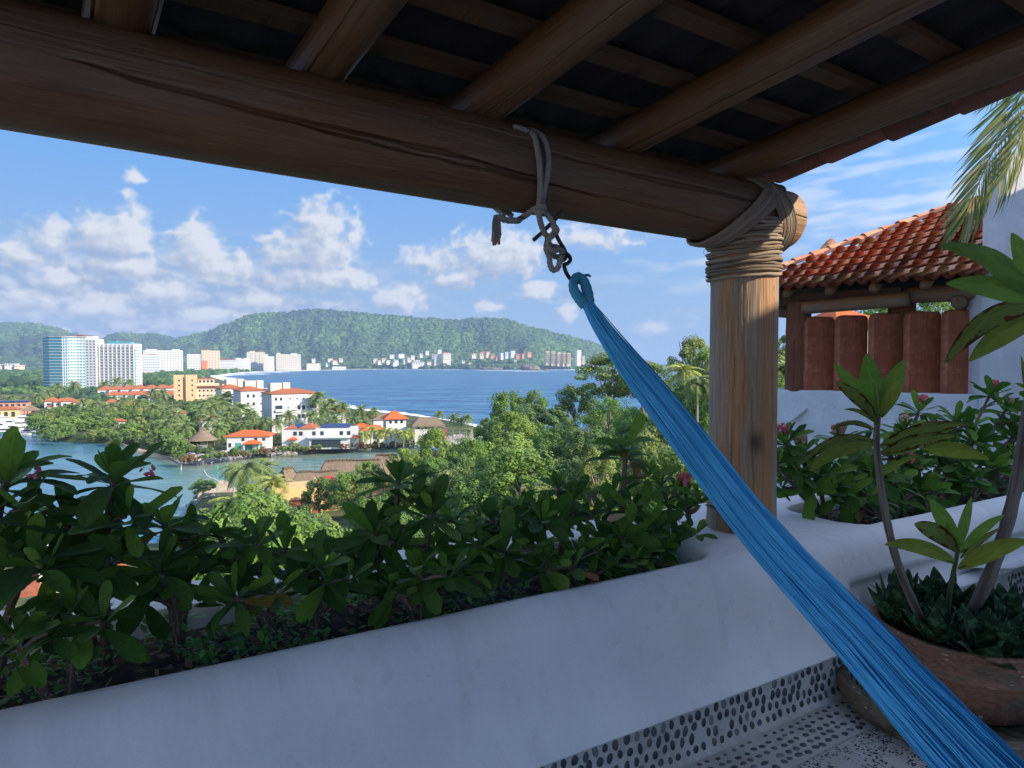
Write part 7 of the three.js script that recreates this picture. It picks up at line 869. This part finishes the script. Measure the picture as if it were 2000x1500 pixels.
// ---------------------------------------------------------------- tiled pavilion on the right
{
  const A = V(3.47, 2.8, -11.33), GE = V(0.755, 0, 0.657).normalize(), GI = V(GE.z, 0, -GE.x), PITCHR = 0.50;   // eave direction (toward the viewer, right), inward
  const gp = (s, i, y) => A.clone().addScaledVector(GE, s).addScaledVector(GI, i).setY(y), sc = Math.sqrt(1 + PITCHR * PITCHR);
  const T = thing('tiled_pavilion', 'open pavilion with terracotta barrel tile hip roof on timber posts', 'pavilion');
  const LEN = 4.05, R = rng(23), up = GI.clone().multiplyScalar(1 / sc).add(V(0, PITCHR / sc, 0)), nrm = GE.clone().cross(up).negate(); if (nrm.y < 0) nrm.negate();
  // barrel tile: a tapering arch, axis along +z (up the slope)
  const tile = (k) => make((m) => { const n = 8, L = 0.43; for (const q of [0.103, 0.092]) m.grid(n, 2, (u, v) => { const a = Math.PI * (0.04 + 0.92 * u), r = q * (1 - 0.16 * v) * (1 + 0.02 * Math.sin(k * 3 + v * 4)); return [Math.cos(a) * r, Math.sin(a) * r * 0.85, v * L, u * 0.5, v * 0.7 + k * 0.3]; }); m.grid(n, 1, (u, v) => { const a = Math.PI * (0.04 + 0.92 * u), r = v ? 0.103 : 0.092; return [Math.cos(a) * r, Math.sin(a) * r * 0.85, 0, u * 0.5, v * 0.1]; }); }, true);
  const tiles = [tile(0), tile(1), tile(2)], bq = new THREE.Quaternion().setFromRotationMatrix(new THREE.Matrix4().makeBasis(GE, nrm, up).multiply(new THREE.Matrix4()));
  const place = (name, p, q, rx = 0.055, pale = 0) => { const o = part(T, name, tiles[(R() * 3) | 0], pale ? M.tilePale : R() < 0.07 ? M.tilePale : M.tile[(R() * 5) | 0]); o.position.copy(p); o.quaternion.copy(q).multiply(new THREE.Quaternion().setFromEuler(new THREE.Euler(rx + (R() - 0.5) * 0.05, (R() - 0.5) * 0.09, (R() - 0.5) * 0.08))); return o; };
  const PW = 0.176, EX = 0.31; let count = 0;
  for (let c = 0; c < Math.floor(LEN / PW); c++) { const s = 0.06 + c * PW, run = Math.min(s, 2.95) * sc; for (let k = 0; k * EX < run - 0.03; k++) { if (count > 296) break; const t = k * EX - 0.02, p = gp(s + (R() - 0.5) * 0.012, 0, 2.8).addScaledVector(up, t).addScaledVector(nrm, 0.045 + 0.004 * R()); if (s > 3.55 && t > 2.2) continue; place('roof_tile', p, bq); count++; } }
  part(T, 'pan_tiles', make((m) => { m.grid(260, 12, (u, v) => { const s = u * LEN, t = v * Math.min(s, 2.95) * sc - 0.03 * (1 - v), h = 0.028 - 0.06 * Math.abs(Math.sin((s - 0.06) / PW * Math.PI)), p = gp(s, 0, 2.8).addScaledVector(up, t).addScaledVector(nrm, h + 0.01); return [p.x, p.y, p.z, s, t]; }); }, true), M.tile[4], 'stuff');
  // pan tile noses under the eave
  for (let c = 0; c < 23; c++) { const o = place('pan_tile', gp(0.06 + (c + 0.5) * PW, 0, 2.8).addScaledVector(up, -0.015).addScaledVector(nrm, 0.03), bq.clone().multiply(new THREE.Quaternion().setFromAxisAngle(V(0, 0, 1), Math.PI)), 0.04); o.scale.set(0.95, 0.8, 1); }
  // hip ridge
  const hd = GE.clone().add(GI).setY(PITCHR).normalize(), hx = hd.clone().cross(V(0, 1, 0)).normalize(), hq = new THREE.Quaternion().setFromRotationMatrix(new THREE.Matrix4().makeBasis(hx.clone().negate(), hd.clone().cross(hx.clone().negate()), hd)); for (let k = 0; k < 14; k++) { const o = place('ridge_tile', A.clone().addScaledVector(hd, k * 0.315 - 0.03).add(V(0, 0.06, 0)), hq, 0.05); o.scale.set(1.15, 1.1, 1); }
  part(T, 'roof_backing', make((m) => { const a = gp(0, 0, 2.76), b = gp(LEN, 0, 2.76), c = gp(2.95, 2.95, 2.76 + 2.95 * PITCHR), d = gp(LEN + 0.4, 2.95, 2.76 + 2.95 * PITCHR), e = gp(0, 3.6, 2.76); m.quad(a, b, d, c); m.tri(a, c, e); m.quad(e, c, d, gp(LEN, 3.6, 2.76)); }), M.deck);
  // far eave: tile noses seen beneath the near beam
  for (let c = 0; c < 15; c++) { const p = gp(-0.1, 0.2 + c * 0.235, 2.70), q = new THREE.Quaternion().setFromRotationMatrix(new THREE.Matrix4().makeBasis(GI.clone().negate(), V(0, 1, 0), GE)); const o = place('roof_tile', p, q, 0.1); o.scale.set(1.25, 1.2, 1); o.userData.label = 'tile of the far eave'; }
  // timber: fascia, log beam, cross beam, rafter ends, posts
  const W1 = std({ map: postMap, roughness: 0.75, bumpMap: woodBump, bumpScale: 0.003, rgb: [0.72, 0.56, 0.44] }), dark = std({ map: rafterMap, roughness: 0.8, rgb: [0.55, 0.42, 0.36] });
  const logAt = (name, a, b, r, mat, seed) => part(T, name, logGeo(a, b, r, { nu: 28, nv: 26, seed, lump: 0.03 }), mat);
  part(T, 'fascia_beam', make((m) => { const a = gp(-0.1, 0.32, 2.56), b = gp(2.5, 0.32, 2.56), h = V(0, 0.17, 0), w = GI.clone().multiplyScalar(0.12); const f = (p, q, r, t) => m.quad(p, q, r, t); f(a, b, b.clone().add(h), a.clone().add(h)); f(a.clone().add(w), b.clone().add(w), b, a); f(b, b.clone().add(w), b.clone().add(w).add(h), b.clone().add(h)); f(b.clone().add(w), a.clone().add(w), a.clone().add(w).add(h), b.clone().add(w).add(h)); }), dark);
  logAt('log_beam', gp(1.15, 0.28, 2.50), gp(2.62, 0.28, 2.55), 0.105, W1, 3); logAt('log_beam', gp(2.5, 0.5, 2.62), gp(4.4, 0.5, 2.62), 0.12, W1, 5); logAt('log_beam', gp(-0.15, 0.4, 2.6), gp(0.1, 3.4, 2.62), 0.11, W1, 8);
  for (const s of [1.0, 1.62, 2.22, 2.86]) logAt('rafter', gp(s, -0.02, 2.69), gp(s, 2.2, 2.69 + 2.2 * PITCHR), 0.075, W1, s * 7); for (const s of [3.2, 3.9]) logAt('rafter_end', gp(s, 0.35, 2.48), gp(s, 1.2, 2.48), 0.10, W1, s * 3);
  const post = (px, i) => { const p = onPlane(px, 700, gp(0, i, 0), GI); return part(T, 'post', logGeo(p.clone().setY(1.15), p.clone().setY(2.62), (v) => 0.195 - 0.01 * v, { nu: 40, nv: 30, seed: px, lump: 0.02 }), std({ map: rafterMap, roughness: 0.8, rgb: [0.95, 0.62, 0.5] })); };
  post(1559, 0.42); post(1760, 0.75);
  // parapet and the row of rust brown fins
  const pf = (px, i) => onPlane(px, 700, gp(0, i, 0), GI);
  part(T, 'parapet', make((m) => { const a = pf(1497, 0.22), b = pf(1960, 0.22), w = GI.clone().multiplyScalar(0.9); const q = (p, y) => p.clone().setY(y), ta = 1.22, tb = 1.22; m.quad(q(a, -2), q(b, -2), q(b, tb - 0.03), q(a, ta - 0.03)); m.quad(q(a, ta - 0.03), q(b, tb - 0.03), q(b.clone().addScaledVector(GI, 0.03), tb), q(a.clone().addScaledVector(GI, 0.03), ta)); m.quad(q(a.clone().addScaledVector(GI, 0.03), ta), q(b.clone().addScaledVector(GI, 0.03), tb), q(b.clone().add(w), tb), q(a.clone().add(w), ta)); m.quad(q(a.clone().add(w), -2), q(a, -2), q(a, ta - 0.03), q(a.clone().add(w), ta - 0.03)); }), M.plaster);
  const rust = tex(256, 512, (x, y) => { const k = fbm(x * 5, y * 7, 5, 5, 7), s = fbm(x * 40, y * 4, 3, 40, 4); let c = mix3([0.60, 0.31, 0.20], [0.74, 0.42, 0.28], k); c = c.map((v) => v * (0.85 + s * 0.25)); return mix3(c, [0.78, 0.58, 0.46], smoothstep(fbm(x * 9 + 3, y * 14, 4, 9, 14), 0.62, 0.78) * 0.35); });
  const rustM = std({ map: rust, bumpMap: clayBump, bumpScale: 0.004, roughness: 0.55 });
  [[1574, 1637, 626], [1636, 1703, 623], [1702, 1774, 619], [1771, 1849, 616], [1845, 1925, 613]].forEach(([x0, x1, yt], k) => {
    const a = pf(x0, 0.36), b = pf(x1 - 3, 0.5), w = a.distanceTo(b), d = b.clone().sub(a).setY(0).normalize(), top = onPlane((x0 + x1) / 2, yt, gp(0, 0.43, 0), GI).y, h = top - 1.2, r = 0.09;
    const sh = new THREE.Shape(); sh.moveTo(0, 0); sh.lineTo(w, 0); sh.lineTo(w, h - 0.04); sh.quadraticCurveTo(w, h, w - 0.05, h); sh.lineTo(r, h); sh.quadraticCurveTo(0, h, 0, h - r); sh.lineTo(0, 0);
    const g = new THREE.ExtrudeGeometry(sh, { depth: 0.03, bevelEnabled: true, bevelSize: 0.03, bevelThickness: 0.05, bevelSegments: 5, curveSegments: 6 }); const o = part(T, 'fin_panel', g, rustM); d.applyAxisAngle(V(0, 1, 0), 0.55); const z = d.clone().cross(V(0, 1, 0)); o.quaternion.setFromRotationMatrix(new THREE.Matrix4().makeBasis(d, V(0, 1, 0), z)); o.position.copy(a).setY(1.232).addScaledVector(GI, -0.05); void k;
  });
  const sp = onPlane(1574, 798, gp(0, 0.22, 0), GI); solo('drain_spout', make((m) => { const e = onPlane(1548, 822, gp(0, 0.22, 0), GI); m.tube([sp.clone().addScaledVector(GI, 0.05), sp.clone().addScaledVector(GI, -0.03), e.addScaledVector(GI, -0.10)], 0.034, 10, false, false); }, true), BM.white, 'white plaster drain spout sloping out of the pavilion parapet', 'spout');
  const N = thing('neighbour_roof', 'distant orange hip roof seen beneath the pavilion beams', 'house', null, atD(1640, 626, 26).setY(0), 0.3), nt = atD(1640, 630, 26).y; part(N, 'roof', make((m) => { m.hip(0, nt, 0, 2.0, 2.0, 0.52, 0, 0.15, 0.5); }), RM.bright); part(N, 'ridge', make((m) => m.tube([V(-0.25, nt + 0.56, 0), V(0.25, nt + 0.56, 0)], 0.05, 6)), RM.terra); part(N, 'wall', make((m) => m.box(0, nt / 2 - 2, 0, 1.9, nt + 4, 1.9)), BM.white);
  tree('broadleaf_tree', 'sunlit tree crown behind the pavilion, between its beams and fins', null, atD(1712, 622, 30), 0.9, nearCrowns[3], -6); tree('broadleaf_tree', 'sunlit tree crown behind the pavilion, left of the villa wall', null, atD(1835, 612, 34), 1.3, nearCrowns[6], -6);
}
renderer.render(scene, camera);
